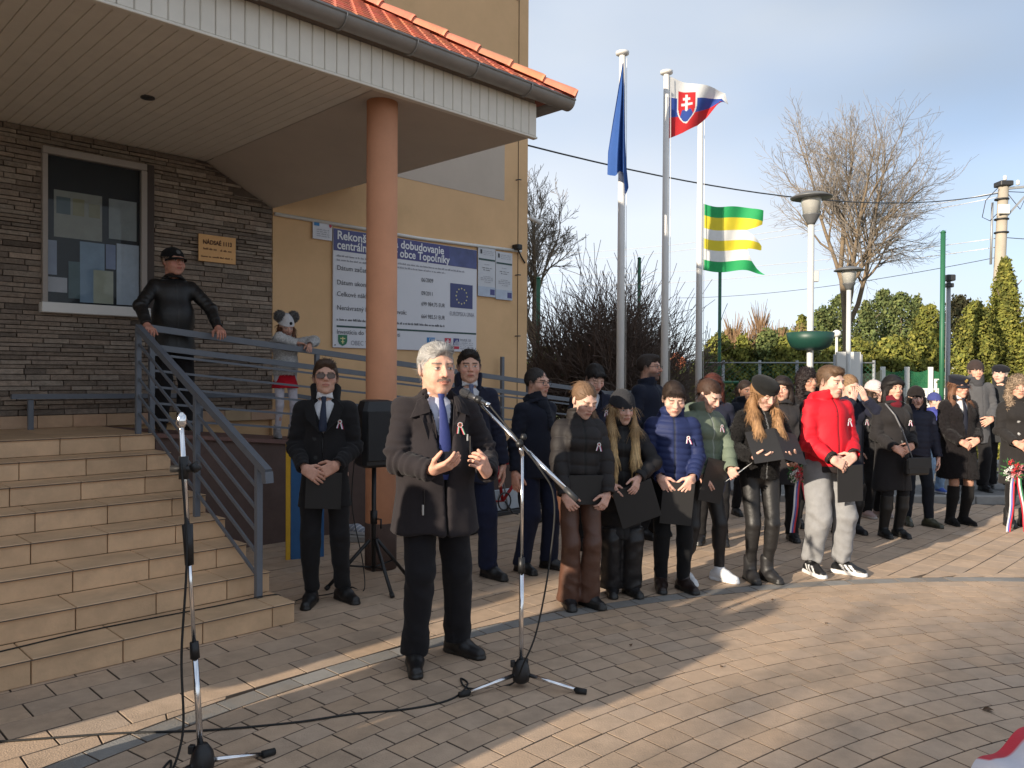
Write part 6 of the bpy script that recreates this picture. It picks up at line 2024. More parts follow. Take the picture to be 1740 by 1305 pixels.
# girl with beanie
r, j, h2b = person('girl in black beanie and long black puffer coat with long blonde hair', 1056, 5.85, 1.48, yaw=2, head=(14, 12, 0), arms=(((0.13, -0.24, 0.985), (-0.4, -0.35, -0.75), (-0.35, 0.9, 0), 0.5, (1, 0.5, 0)), ((0.10, -0.25, 1.04), (-0.3, -0.5, -0.75), (-0.5, 0.7, 0), 0.45, (1, 0.5, 0))),
    feet=((-0.07, 0, 4), (0.085, -0.01, 22)), female=True, skin=SK2, hs=1.05,
    top=dict(col=(0.013, 0.012, 0.013), hem=0.50, hemw=0.19, collar='hood', bulk=0.024, puff=0.012, step=0.12, mat='nylon', zip=(0.02, 0.02, 0.02), name='puffer_coat'),
    legs=dict(kind='wide', col=(0.010, 0.009, 0.010), mat='leather'), shoes=dict(kind='platform', col=BLK), hat=dict(kind='beanie', col=(0.030, 0.030, 0.034)),
    hair=dict(kind='long', col=(0.30, 0.19, 0.09), tips=(0.45, 0.30, 0.14), len=0.40, front=True))
folder(r, 'black folder held slanting by the girl in the beanie', (0.04, -0.275, 0.98), (0.08, -0.32, 0.1), 0.30, 0.28)
# boy in blue
r, j, h2b = person('boy in blue quilted puffer jacket looking down at his folder', 1143, 6.0, 1.565, yaw=-2, head=(2, 24, 0), arms=('hold', 'hold'), feet=((-0.085, 0, 4), (0.10, -0.02, 24)), skin=SK2, hs=1.05,
    top=dict(col=(0.015, 0.024, 0.085), hem=0.90, hemw=0.178, collar='hood', lining=(0.45, 0.06, 0.05), bulk=0.022, puff=0.008, step=0.052, mat='nylon', zip=(0.02, 0.025, 0.05), name='puffer_jacket'),
    legs=dict(kind='slim', col=(0.010, 0.010, 0.011)), shoes=dict(kind='boot', col=(0.020, 0.011, 0.009)), hair=dict(kind='short', col=(0.035, 0.022, 0.016), vol=0.013, fringe=True), ribbon=(0.11, 1.28, 'sk'))
folder(r, 'black folder in both hands of the boy in blue', (0.02, -0.232, 0.925), (0.06, 0.08, 0))
# girl in sage jacket
r, j, h2b = person('girl in sage green jacket with brown ponytail, leggings and white sneakers', 1194, 6.25, 1.60, yaw=26, head=(14, 32, 0), arms=(((0.16, -0.20, 0.93), (-0.3, -0.35, -0.85), (-0.5, 0.8, 0), 0.5, (1, 0.5, 0)), ((0.07, -0.28, 0.97), (-0.3, -0.75, -0.35), (-0.5, 0.3, 0.7), 0.4, (1, 0.4, -0.2))),
    feet=((-0.16, 0.02, 4), (0.16, -0.06, 18)), female=True, skin=SK2, hs=1.03,
    top=dict(col=(0.135, 0.165, 0.120), hem=0.96, hemw=0.178, collar='hood', bulk=0.028, puff=0.009, step=0.11, mat='nylon', zip=(0.30, 0.32, 0.29), name='puffer_jacket'),
    legs=dict(kind='leggings', col=(0.012, 0.011, 0.012), mat='leather'), shoes=dict(kind='sneaker', col=(0.72, 0.72, 0.73), sole=(0.70, 0.70, 0.70)),
    hair=dict(kind='pony', col=(0.055, 0.028, 0.018), vol=0.006, tail=[(0.0, 0.10, 0.06), (0.07, 0.09, -0.04), (0.085, -0.03, -0.17), (0.07, -0.075, -0.31)]), ribbon=(0.07, 1.33, 'sk'))
folder(r, 'black folder held upright by the girl in the sage jacket', (-0.03, -0.255, 1.06), (0.12, 0.22, 0.1), 0.24, 0.33)
p_ = held(r, 'paper_sheet', 'white printed sheet in the hand of the girl in the sage jacket', 'paper', (0.10, -0.33, 0.955), (1.0, -0.35, 0.25))
MB().box((-0.05, -0.001, -0.15), (0.13, 0.001, 0.06)).build('sheet', M_sheet, p_)
# girl with beret reading
r, j, h2b = person('girl in black studded beret reading aloud from an open folder, leather leggings', 1292, 6.28, 1.615, yaw=8, head=(10, 30, 0), arms=('read', 'read'), feet=((-0.07, 0, 4), (0.075, -0.015, 14)), female=True, skin=SK2, hs=1.03,
    top=dict(col=(0.013, 0.012, 0.012), hem=0.88, hemw=0.172, collar='high', bulk=0.016, fold=0.006, mat='fur', zip=(0.25, 0.25, 0.25), name='fluffy_jacket'),
    legs=dict(kind='leggings', col=(0.013, 0.012, 0.012), mat='leather'), shoes=dict(kind='boot', col=BLK, shiny=True), hat=dict(kind='beret', col=(0.012, 0.012, 0.012), studs=True),
    hair=dict(kind='long', col=(0.27, 0.145, 0.065), tips=(0.33, 0.19, 0.09), len=0.24, front=True, vol=0.02))
fo = held(r, 'folder', 'open black folder read by the girl in the beret', 'folder', (0.02, -0.325, 1.165), (-0.75, 0.05, 0.0), 'black presentation folders')
for s_ in (-1, 1):
    c_ = MB().box((0.0 if s_ > 0 else -0.22, -0.003, -0.12), (0.22 if s_ > 0 else 0.0, 0.0, 0.18), 0.001).build('cover', M_folder, fo)
    c_.rotation_euler = (0, 0, s_ * 0.32)
# boy in red
r, j, h2b = person('boy in red jacket with black sleeve stripes, grey sweatpants and striped sneakers', 1407, 6.5, 1.70, yaw=14, head=(14, 12, 0), arms=('clasp', 'clasp2'), feet=((-0.12, 0.02, 4), (0.14, -0.03, 34)), skin=SK2, hs=1.03,
    top=dict(col=(0.58, 0.010, 0.022), hem=0.86, hemw=0.185, collar='hood', bulk=0.026, fold=0.007, mat='nylon', zip=(0.03, 0.01, 0.012), stripe=(0.020, 0.014, 0.014), name='jacket'),
    legs=dict(kind='sweat', col=(0.25, 0.25, 0.255), fold=0.011), shoes=dict(kind='sneaker', col=(0.012, 0.012, 0.013), sole=(0.68, 0.68, 0.68), stripes=True), hair=dict(kind='short', col=(0.115, 0.068, 0.040), vol=0.006, quiff=True, back=True, low=-0.03), ribbon=(0.115, 1.29, 'sk'))
folder(r, 'black folder hanging from the hands of the boy in red', (0.05, -0.222, 0.93), (0.02, -0.04, 0.0), 0.23, 0.29)
# tall bearded man
person('tall bearded man with dark glasses in navy coat beside the flagpole', 1103, 8.0, 1.83, yaw=48, head=(12, 0, 0), arms=('side', 'side'), skin=SK1, glasses='clear', q=1.3,
    top=dict(col=(0.014, 0.018, 0.032), hem=0.78, hemw=0.20, collar='high', bulk=0.016, zip=(0.02, 0.02, 0.03), name='coat'), legs=dict(kind='trousers', col=BLK), hair=dict(kind='crop', col=(0.035, 0.025, 0.02), vol=0.008, quiff=True), beard=('beard', (0.08, 0.06, 0.055)))
# women behind the children
person('woman with auburn bob hair and grey scarf in navy coat with ribbon', 1211, 7.65, 1.63, yaw=-12, head=(-8, 4, 0), arms=('clasp', 'clasp2'), female=True, skin=SK1, q=1.3, glasses='clear',
    top=dict(col=NAVY, hem=0.55, hemw=0.20, collar='lapel', bulk=0.016, name='coat'), scarf=(0.10, 0.10, 0.11), legs=dict(kind='slim', col=BLK), shoes=dict(kind='boot', col=BLK), hair=dict(kind='bob', col=(0.075, 0.020, 0.012), vol=0.020, fringe=True), ribbon=(0.10, 1.28, 'sk'))
person('woman with dark tied hair and teal collar behind the girl in the beret', 1266, 9.3, 1.57, yaw=15, head=(0, 8, 0), arms=('side', 'side'), female=True, skin=SK3, q=1.5,
    top=dict(col=(0.012, 0.014, 0.022), hem=0.75, collar='hood', bulk=0.02, lining=(0.03, 0.18, 0.20), name='jacket'), legs=dict(kind='slim', col=BLK), hair=dict(kind='pony', col=(0.03, 0.018, 0.013), vol=0.01))
r, j, h2b = person('woman with short dark hair and charcoal coat next to the boy in red', 1330, 7.85, 1.61, yaw=-8, head=(-18, 4, 0), arms=('side', ((0.10, -0.23, 0.93), (-0.3, -0.4, -0.8), (-0.5, 0.8, 0), 0.8, (1, 0.5, 0))), female=True, skin=SK1, q=1.3,
    top=dict(col=(0.026, 0.024, 0.026), hem=0.60, hemw=0.20, collar='lapel', bulk=0.018, placket=True, name='coat'), legs=dict(kind='trousers', col=BLK), shoes=dict(kind='boot', col=BLK), hair=dict(kind='bob', col=(0.02, 0.013, 0.011), vol=0.018, fringe=True))
person('woman with long curly black hair behind the shoulder of the boy in red', 1372, 8.6, 1.69, yaw=12, head=(8, 2, 0), arms=('side', 'side'), female=True, skin=SK3, q=1.4,
    top=dict(col=BLK, hem=0.60, hemw=0.20, collar='lapel', bulk=0.016, name='coat'), legs=dict(kind='slim', col=BLK), shoes=dict(kind='boot', col=BLK), hair=dict(kind='curly', col=(0.016, 0.010, 0.010), vol=0.026, len=0.26, fronty=-0.02))
person('woman in navy coat wiping her face with both hands', 1441, 8.2, 1.64, yaw=14, head=(4, 14, 0), arms=('face', ((0.05, -0.215, 1.47), (-0.3, 0.15, 0.9), (-0.1, 0.95, 0), 0.4, (1, -0.2, -0.9))), female=True, skin=SK2, q=1.3,
    top=dict(col=NAVY, hem=0.45, hemw=0.20, collar='lapel', bulk=0.018, name='coat'), legs=dict(kind='slim', col=BLK), shoes=dict(kind='kneeboot', col=BLK, shiny=True), hair=dict(kind='pony', col=(0.22, 0.13, 0.07), vol=0.008), ribbon=(0.12, 1.24, 'sk'))
# woman with burgundy scarf
r, j, h2b = person('woman with short black hair, burgundy scarf and shoulder bag in charcoal coat', 1517, 8.05, 1.62, yaw=6, head=(0, 4, 0), arms=('clasp', 'clasp2'), feet=((-0.08, 0, 4), (0.08, -0.01, 12)), female=True, skin=SK1, q=1.15,
    top=dict(col=(0.022, 0.020, 0.021), hem=0.52, hemw=0.215, collar='lapel', bulk=0.018, fold=0.007, placket=True, buttons=[(0.03, 1.16), (0.03, 1.04)], bcol=(0.25, 0.25, 0.25), name='coat'),
    scarf=(0.12, 0.010, 0.018), legs=dict(kind='leggings', col=BLK), shoes=dict(kind='kneeboot', col=(0.010, 0.010, 0.010), shiny=True), hair=dict(kind='bob', col=(0.012, 0.010, 0.010), vol=0.022, fringe=True), ribbon=(0.10, 1.26, 'sk'))
bg = held(r, 'handbag', 'black leather shoulder bag hanging on the woman with the burgundy scarf', 'handbag', (0.13, -0.235, 0.88), (0, 0, 0.2))
MB().box((-0.14, -0.04, -0.17), (0.14, 0.04, 0.0), 0.02).build('bag_body', M_leather, bg).data.materials[0] = mat('bag_leather', (0.012, 0.012, 0.013), 0.4, bump=0.1, bscale=120)
MB().box((-0.142, -0.046, -0.10), (0.142, -0.0405, 0.004), 0.002).build('bag_flap', mat('bag_leather'), bg)
MB().tube([(-0.24, 0.16, 0.53), (-0.20, 0.075, 0.42), (-0.13, 0.052, 0.27), (-0.08, 0.03, 0.12), (-0.05, 0.0, -0.01)], 0.008, 6).build('strap', mat('bag_strap', (0.16, 0.16, 0.17), 0.35), bg)
person('child in black beanie and navy jacket half hidden behind the woman with the scarf', 1557, 8.7, 1.50, yaw=-6, head=(-6, 6, 0), arms=('side', 'side'), feet=((-0.09, 0.02, 5), (0.14, -0.08, 30)), skin=SK2, q=1.4,
    top=dict(col=NAVY, hem=0.88, collar='hood', bulk=0.024, puff=0.006, step=0.07, mat='nylon', name='jacket'), legs=dict(kind='slim', col=(0.012, 0.014, 0.02)), shoes=dict(kind='boot', col=(0.055, 0.052, 0.030), sole=(0.03, 0.03, 0.02)), hat=dict(kind='beanie', col=(0.014, 0.011, 0.011)), hair=dict(kind='bob', col=DARK))
person('person in black jacket with pale hood, seen behind the woman with the scarf', 1486, 9.2, 1.56, yaw=20, head=(10, 5, 0), arms=('side', 'side'), skin=SK2, q=1.5,
    top=dict(col=BLK, hem=0.80, collar='hood', bulk=0.026, mat='nylon', puff=0.006, name='jacket'), legs=dict(kind='trousers', col=BLK), shoes=dict(kind='sneaker', col=(0.45, 0.32, 0.30), sole=(0.5, 0.45, 0.42)), hat=dict(kind='beanie', col=(0.55, 0.47, 0.46)), hair=dict(kind='bob', col=BROWN))
person('child in blue jacket and light jeans behind the woman in uniform', 1589, 10.6, 1.30, base=0.08, yaw=5, arms=('side', 'side'), skin=SK2, q=1.5, hs=1.1,
    top=dict(col=(0.05, 0.06, 0.26), hem=0.88, collar='hood', bulk=0.026, mat='nylon', name='jacket'), legs=dict(kind='trousers', col=(0.22, 0.32, 0.45)), shoes=dict(kind='sneaker', col=(0.06, 0.12, 0.42), sole=(0.6, 0.6, 0.62)), hat=dict(kind='beanie', col=(0.05, 0.06, 0.2)), hair=dict(kind='short', col=BROWN))
# woman in uniform
person('woman in uniform cap and black coat with gold buttons, bare knees and tall black boots', 1629, 8.75, 1.635, yaw=4, head=(6, 6, 0), arms=('clasp', 'clasp2'), feet=((-0.075, 0, 4), (0.085, 0, 14)), female=True, skin=SK1, q=1.15, girth=1.08,
    top=dict(col=(0.013, 0.011, 0.012), hem=0.55, hemw=0.225, open=(1.02, 0.075, 0.002), collar='fur', bulk=0.024, fold=0.005, mat='fur', name='coat', jacket=(0.010, 0.014, 0.03)), shirt=WHITE, tie=(0.012, 0.014, 0.025),
    legs=dict(kind='leggings', col=(0.010, 0.010, 0.012), skirt=0.56, skin=(0.40, 0.22, 0.15)), shoes=dict(kind='kneeboot', col=(0.011, 0.010, 0.010), suede=True), hat=dict(kind='peaked', col=(0.010, 0.011, 0.018), badge=(0.45, 0.30, 0.08)),
    hair=dict(kind='long', col=(0.15, 0.07, 0.038), len=0.16, fronty=-0.03, vol=0.016))
# men at the far right
person('man in grey wool coat and brown knit cap on the grey pavement', 1658, 10.85, 1.76, base=0.075, yaw=-8, head=(-4, 2, 0), arms=('side', 'clasp'), skin=SK1, q=1.4,
    top=dict(col=(0.085, 0.085, 0.09), hem=0.66, hemw=0.20, collar='turnup', bulk=0.018, fold=0.007, placket=True, name='coat'), scarf=(0.05, 0.05, 0.055), legs=dict(kind='trousers', col=BLK), hat=dict(kind='knit', col=(0.045, 0.032, 0.030)), hair=dict(kind='short', col=(0.1, 0.08, 0.07)))
person('man in black beret and dark coat turned towards the man in grey', 1700, 11.0, 1.72, base=0.075, yaw=-38, head=(-14, 2, 0), arms=('side', 'side'), skin=SK2, q=1.4,
    top=dict(col=(0.030, 0.031, 0.033), hem=0.66, hemw=0.20, collar='turnup', bulk=0.018, name='coat'), legs=dict(kind='trousers', col=BLK), hat=dict(kind='beret', col=(0.012, 0.012, 0.016)), hair=dict(kind='short', col=GREY_HAIR))
r, j, h2b = person('woman with grey blonde curly hair in long dark coat holding a wreath', 1730, 8.65, 1.63, yaw=-10, head=(-6, 4, 0), arms=('clasp', 'clasp2'), feet=((-0.075, 0, 4), (0.085, 0, 10)), female=True, skin=SK1, q=1.2,
    top=dict(col=(0.022, 0.020, 0.020), hem=0.50, hemw=0.205, collar='high', bulk=0.018, buttons=[(-0.045, 1.22), (0.045, 1.22), (-0.045, 1.08), (0.045, 1.08)], bcol=(0.4, 0.4, 0.4), name='coat'), legs=dict(kind='leggings', col=BLK), shoes=dict(kind='boot', col=BLK, shiny=True),
    hair=dict(kind='curly', col=(0.22, 0.16, 0.11), vol=0.024, len=0.14, fronty=-0.01))
WREATH_HOLDER = r
# guard on the landing
pb = B(2.92, N_EDGE + 0.30, Z_LAND)
rail = ((0.34, -0.27, 0.985), (0.0, -0.85, -0.35), (0, -0.35, -0.9), 0.75, (1, 0.6, 0.1))
railR = ((0.30, -0.27, 0.985), (0.0, -0.85, -0.35), (0, -0.35, -0.9), 0.75, (1, 0.6, 0.1))
person('man in black cap and black leather jacket leaning on the porch railing', 0, 0, 1.63, x=pb.x, y=pb.y, base=Z_LAND, yaw=38, head=(14, 0, 0), arms=(railR, rail), girth=1.12, skin=(0.50, 0.25, 0.18), hs=1.08, q=1.1,
    top=dict(col=(0.011, 0.010, 0.010), hem=0.76, hemw=0.20, collar='lapel', bulk=0.010, fold=0.0035, mat='leather', zip=(0.02, 0.02, 0.02), name='leather_jacket'), legs=dict(kind='trousers', col=BLK), hat=dict(kind='cap', col=(0.010, 0.010, 0.011), badge=(0.12, 0.12, 0.12)), hair=dict(kind='short', col=(0.25, 0.18, 0.13), vol=0.006))
# child on the ramp
pb = B(4.02, N_EDGE + 0.27, rampz(4.02))
person('child in white jacket and red skirt with two grey pompoms on the hat', 0, 0, 1.20, x=pb.x, y=pb.y, base=pb.z, yaw=36, head=(0, 14, 0), female=True, skin=SK1, hs=1.12, hdrop=0.01,
    arms=(((-0.06, -0.26, 1.385), (-1, -0.12, -0.1), (0, -0.1, -1), 0.3, (1, 0.1, 0.25)), ((0.24, -0.30, 1.36), (-0.25, -0.75, -0.5), (-0.3, 0.2, -0.9), 0.4, (1, 0.3, 0.3))),
    top=dict(col=(0.62, 0.61, 0.60), hem=0.93, hemw=0.175, collar='high', bulk=0.026, mat='fur', fold=0.006, name='fluffy_jacket'), legs=dict(kind='leggings', col=(0.50, 0.012, 0.025), skirt=0.74, tights=(0.58, 0.55, 0.60)),
    shoes=dict(kind='boot', col=(0.3, 0.28, 0.28)), hat=dict(kind='koala', col=(0.62, 0.61, 0.62), cut=0.040), hair=dict(kind='long', col=(0.13, 0.055, 0.028), len=0.14, fronty=-0.03))

# ------------------------------------------------------------------ unseen listeners added round the photographer to cast shadows on the paving
src = [o for o in COL.objects if o.name.startswith('person')][:12]
spots = [(0.25, 3.42), (-0.15, 3.05), (-0.7, 2.72), (-1.3, 3.4), (-1.6, 4.2), (-2.8, 2.95), (-0.6, 3.25), (-1.2, 2.9), (-3.3, 1.75), (-3.9, 1.35), (-3.2, 0.85), (-4.2, 0.4)]
for i, (t_, n_) in enumerate(spots):
    r_ = copy_tree(src[(i * 5 + 2) % len(src)])
    p = B(t_, n_)
    r_.location = (p.x, p.y, 0)
    a = Vector((-0.4, 4.5, 0)) - p
    r_.rotation_euler = (0, 0, math.atan2(a.x, -a.y))
    s_ = (1.72 + 0.03 * (i % 4)) / 1.75
    r_.scale = (s_, s_, s_)
    r_['label'] = 'unseen listener in dark winter clothes added near the photographer to cast shadow'
    r_['group'] = 'unseen listeners added for their shadows'
# ------------------------------------------------------------------ flags and poles
M_pole = mat('white_flagpole', (0.70, 0.69, 0.67), 0.35, vary=0.05, vscale=3)
M_flag = mat('flag_cloth', attr=True, rough=0.75, vary=0.06, vscale=8, translucent=0.22, bump=0.15, bscale=200)
def flagpole(px, d, top, r, label):
    t = thing('flagpole', label, 'flagpole', (X(px, d), d, -0.03), group='white flagpoles')
    h = H(top, d)
    MB().tube([(0, 0, 0), (0, 0, h)], [r, r * 0.72], 14).build('pole', M_pole, t)
    MB().lathe([(r * 0.9, 0), (r * 1.5, 0.015), (r * 1.55, 0.05), (r * 0.5, 0.07)], 14, (0, 0, h)).build('pole_cap', M_pole, t)
    MB().tube([(r + 0.01, -r * 0.7, 1.2), (r * 0.9, -r * 0.7, h - 0.05)], 0.004, 5).build('halyard', M_white, t)
    MB().box((r - 0.01, -r * 0.9, 1.15), (r + 0.03, -r * 0.4, 1.3), 0.004).build('cleat', M_dark, t)
    return t, h
P1, h1 = flagpole(1054, 11.3, 92, 0.062, 'white flagpole carrying the limp blue flag')
P2, h2 = flagpole(1129, 12.0, 124, 0.062, 'white flagpole carrying the white blue red flag')
P3, h3 = flagpole(1187, 13.0, 172, 0.060, 'white flagpole carrying the green, yellow and white striped flag')

def flag_mesh(name, label, grid, cols_, group='flags on the poles'):
    nu, nv = grid.shape[0], grid.shape[1]
    V = grid.reshape(-1, 3)
    F = []
    for i in range(nu - 1):
        for j in range(nv - 1):
            F.append((i * nv + j, (i + 1) * nv + j, (i + 1) * nv + j + 1, i * nv + j + 1))
    me = np_mesh(name, V, np.array(F), True, cols_.reshape(-1, 3))
    o = link(name, me, M_flag)
    return tag(o, label, 'flag', group)

# white-blue-red flag with a shield, streaming to the right
d = 12.0
nu, nv = 110, 80
u, v = np.meshgrid(np.linspace(0, 1, nu), np.linspace(0, 1, nv), indexing='ij')          # v: 0 top, 1 bottom
ax = X(1134, d)
xt = np.interp(u, (0, .25, .5, .75, .9, 1), (1134, 1160, 1188, 1217, 1238, 1243))
yt = np.interp(u, (0, .25, .5, .75, .9, 1), (130, 137, 140, 141, 146, 166))
xb = np.interp(u, (0, .25, .5, .75, 1), (1134, 1158, 1186, 1205, 1224))
yb = np.interp(u, (0, .25, .5, .75, 1), (235, 224, 208, 190, 166))
px = xt * (1 - v) + xb * v; py = yt * (1 - v) + yb * v
g_ = np.stack([X(px, d), d + 0.10 * np.sin(u * 9 + v * 2) * u + 0.25 * u, H(py, d)], axis=-1)
C = np.zeros((nu, nv, 3))
C[:] = (0.75, 0.75, 0.74)
C[(v > 0.335)] = (0.030, 0.075, 0.33)
C[(v > 0.665)] = (0.55, 0.02, 0.025)
su, sv = (u - 0.30) / 0.16, (v - 0.50) / 0.34
inside = (np.abs(su) < 1.0 - np.clip(sv, 0, 1) ** 2.2 * 0.95) & (np.abs(sv) < 1)
C[inside] = (0.75, 0.75, 0.74)
ins = (np.abs(su) < 0.86 - np.clip(sv, 0, 1) ** 2.2 * 0.95) & (sv > -0.9) & (sv < 0.88)
C[ins] = (0.55, 0.02, 0.025)
hill = ins & (sv > 0.35 - 0.22 * np.cos(su * 3.2) + 0.12 * np.cos(su * 8))
C[hill] = (0.030, 0.075, 0.33)
cr = ins & ~hill & ((np.abs(su) < 0.11) & (sv > -0.75) | (np.abs(sv + 0.48) < 0.07) & (np.abs(su) < 0.36) | (np.abs(sv + 0.15) < 0.08) & (np.abs(su) < 0.55))
C[cr] = (0.75, 0.75, 0.74)
flag_mesh('national_flag', 'white, blue and red flag with a shield streaming in the wind', g_, C)
# striped flag with three ragged tails
d = 13.0
nu, nv = 90, 110
u, v = np.meshgrid(np.linspace(0, 1, nu), np.linspace(0, 1, nv), indexing='ij')
ln = np.interp(v, (0, .13, .22, .30, .37, .45, .55, .62, .66, .74, .84, .92, 1.0), (0.98, 0.98, 0.97, 0.85, 0.70, 0.84, 0.98, 0.98, 0.72, 0.74, 0.80, 0.90, 1.04))
uu = u * ln
px = 1193 + uu * 106
py = 345 + v * 112 + np.interp(uu, (0, .4, .8, 1), (0, 3, 8, 8)) * (1 - v) + 3.0 * np.sin(uu * 7) + v * uu * 4
g_ = np.stack([X(px, d), d + 0.06 * np.sin(uu * 12 + v * 3) * uu + 0.10 * uu, H(py, d)], axis=-1)
C = np.zeros((nu, nv, 3))
bands = ((0.17, (0.02, 0.36, 0.11)), (0.36, (0.80, 0.66, 0.04)), (0.52, (0.82, 0.82, 0.80)), (0.67, (0.80, 0.66, 0.04)), (0.84, (0.82, 0.82, 0.80)), (1.01, (0.02, 0.36, 0.11)))
lo_ = 0
for hi_, c in bands:
    C[(v >= lo_) & (v < hi_)] = c; lo_ = hi_
flag_mesh('striped_flag', 'green, yellow and white striped flag with three ragged tails', g_, C)
# limp blue flag
d = 11.25
nu, nv = 60, 60
u, v = np.meshgrid(np.linspace(0, 1, nu), np.linspace(0, 1, nv), indexing='ij')
wl = np.interp(v, (0, .2, .5, .8, 1), (1, 7, 15, 22, 22)); wr = np.interp(v, (0, .3, .6, .85, 1), (1, 4, 7, 11, 15))
fold = np.sin(u * 13.0 + v * 1.5)
px = 1052.5 + np.where(u < 0.5, -wl * (1 - u * 2), wr * (u * 2 - 1)) * (0.85 + 0.15 * fold)
px = px - 3.0 * v
bot = np.interp(u, (0, .18, .3, .5, .72, .85, 1), (298, 304, 300, 290, 296, 332, 318))
py = 112 + v * (bot - 112)
dep = d - 0.075 + 0.05 * fold * (0.3 + v) - 0.05 * np.sin(u * 5 + 1) * v
g_ = np.stack([X(px + 1.5, d), dep, H(py, d)], axis=-1)
C = np.tile(np.array((0.026, 0.095, 0.34)), (nu, nv, 1))
flag_mesh('blue_flag', 'plain dark blue flag hanging limp in folds', g_, C)

# ------------------------------------------------------------------ lamps
M_lamp = mat('lamp_grey', (0.14, 0.145, 0.15), 0.45, vary=0.1, metallic=0.2)
M_lglass = mat('lamp_glass', (0.62, 0.62, 0.58), 0.12, vary=0.05, transmission=0.35)
M_lpole = mat('pale_lamp_pole', (0.55, 0.56, 0.55), 0.4, vary=0.06)
def street_lamp(px, d, ytop, label, ys):
    "ys: rows of shade rim, glass bottom, cone bottom"
    t = thing('street_lamp', label, 'street lamp', (X(px, d), d, -0.05), group='mushroom street lamps')
    zr, zg, zc = (H(y_, d) + 0.05 for y_ in ys)
    r = 34 / FPX * 10.5
    MB().tube([(0, 0, 0), (0, 0, zc + 0.02)], 0.042, 12).build('pole', M_lpole, t)
    MB().lathe([(0.045, zc), (0.06, zc + 0.03), (0.112, zg), (0.116, zg + 0.012), (0.04, zg + 0.014)], 20).build('lamp_base', M_lamp, t)
    MB().lathe([(0.104, zg + 0.016), (0.128, zr - 0.03), (0.128, zr - 0.008)], 20).build('lamp_glass', M_lglass, t)
    MB().lathe([(0.03, zg + 0.02), (0.035, zg + 0.15), (0.015, zg + 0.2)], 10).build('bulb', M_white, t)
    MB().lathe([(r, zr - 0.006), (r + 0.004, zr + 0.006), (r * 0.72, zr + 0.045), (r * 0.35, zr + 0.07), (0.02, zr + 0.085)], 28).build('lamp_shade', M_lamp, t)
    return t
l1 = street_lamp(1376, 10.5, 325, 'nearer mushroom lamp with green flower bowl on its pole', (334, 364, 380))
l2 = street_lamp(1441, 14.7, 452, 'farther mushroom lamp beside the white notice board', (457, 480, 490))
MB().box((0.04, -0.03, 2.92), (0.10, 0.03, 3.06), 0.005).build('junction_box', M_lpole, l1)
bowl = thing('flower_bowl', 'dark green round flower bowl fixed round the nearer lamp pole', 'planter', (X(1376, 10.5), 10.5, -0.05))
zb, zt_ = H(592, 10.5) + 0.05, H(563, 10.5) + 0.05
M_bowl = mat('green_plastic', (0.010, 0.055, 0.040), 0.45, vary=0.08)
MB().lathe([(0.045, zb - 0.005), (0.16, zb), (0.24, zb + 0.04), (0.285, zb + 0.12), (0.305, zt_), (0.29, zt_ + 0.004), (0.27, zt_ - 0.03), (0.05, zt_ - 0.035)], 28).build('bowl', M_bowl, bowl)
MB().lathe([(0.14, zt_ - 0.02), (0.14, zt_ + 0.02), (0.05, zt_ + 0.022)], 16).build('collar', M_dark, bowl)
nbd = thing('notice_board', 'white two panel notice board behind the farther lamp', 'notice board', (X(1440, 15.0), 15.0, -0.05))
for x0, x1 in ((-0.22, -0.01), (0.02, 0.24)):
    MB().box((x0, -0.03, 0.9), (x1, 0.03, H(595, 15) + 0.05), 0.01).build('panel', M_white, nbd)
for x in (-0.25, 0.26):
    MB().tube([(x, 0, 0), (x, 0, 2.1)], 0.022, 8).build('post', M_galv, nbd)
wp = thing('path_lamp', 'small white path lamp behind the flower bowl', 'lamp', (X(1421, 18), 18, -0.05))
MB().tube([(0, 0, 0), (0, 0, H(566, 18))], 0.03, 8).build('post', M_white, wp)
MB().lathe([(0.04, 0), (0.10, 0.05), (0.09, 0.12), (0.03, 0.16)], 12, (0, 0, H(566, 18))).build('lamp_head', M_white, wp)

# ------------------------------------------------------------------ boards on the ochre wall
def wall_thing(name, label, cat, t0, z0):
    return thing(name, label, cat, B(t0, N_WALL - 0.03, z0), R45)
M_board = mat('printed_white_board', (0.66, 0.66, 0.70), 0.35, vary=0.03, vscale=2)
M_hdr = mat('print_violet', (0.055, 0.055, 0.20), 0.4, vary=0.05)
M_ink = mat('print_ink', (0.05, 0.05, 0.06), 0.6, vary=0)
M_gink = mat('print_grey', (0.26, 0.26, 0.30), 0.6, vary=0)
M_wprint = mat('print_white', (0.78, 0.78, 0.80), 0.5, vary=0)
M_eu = mat('print_eu_blue', (0.035, 0.045, 0.16), 0.35, vary=0.05)
M_star = mat('print_yellow', (0.72, 0.66, 0.30), 0.5, vary=0)
M_green_p = mat('print_green', (0.02, 0.16, 0.07), 0.5, vary=0)
M_dgreen = mat('print_dark_green', (0.02, 0.06, 0.055), 0.5, vary=0)
M_red_p = mat('print_red', (0.50, 0.02, 0.05), 0.5, vary=0)
M_cyan = mat('print_blue', (0.02, 0.20, 0.48), 0.5, vary=0)
BW, BH = 2.33, 1.43
zb0 = 1.94
bd = wall_thing('information_board', 'large white project information board with violet header on the ochre wall', 'sign', 1.53 + 0.0, zb0)
bd.location = B(5.23, N_WALL - 0.03, zb0)
MB().box((0, 0, 0), (BW, 0.02, BH), 0.003).build('board', M_board, bd)
def rect(x0, x1, z0, z1, m, parent=None, y=-0.003, name='print'):
    return MB().add([(x0, y, z0), (x1, y, z0), (x1, y, z1), (x0, y, z1)], [(0, 1, 2, 3)]).build(name, m, parent or bd)
rect(0.004, BW - 0.004, BH - 0.265, BH - 0.004, M_hdr, name='header')
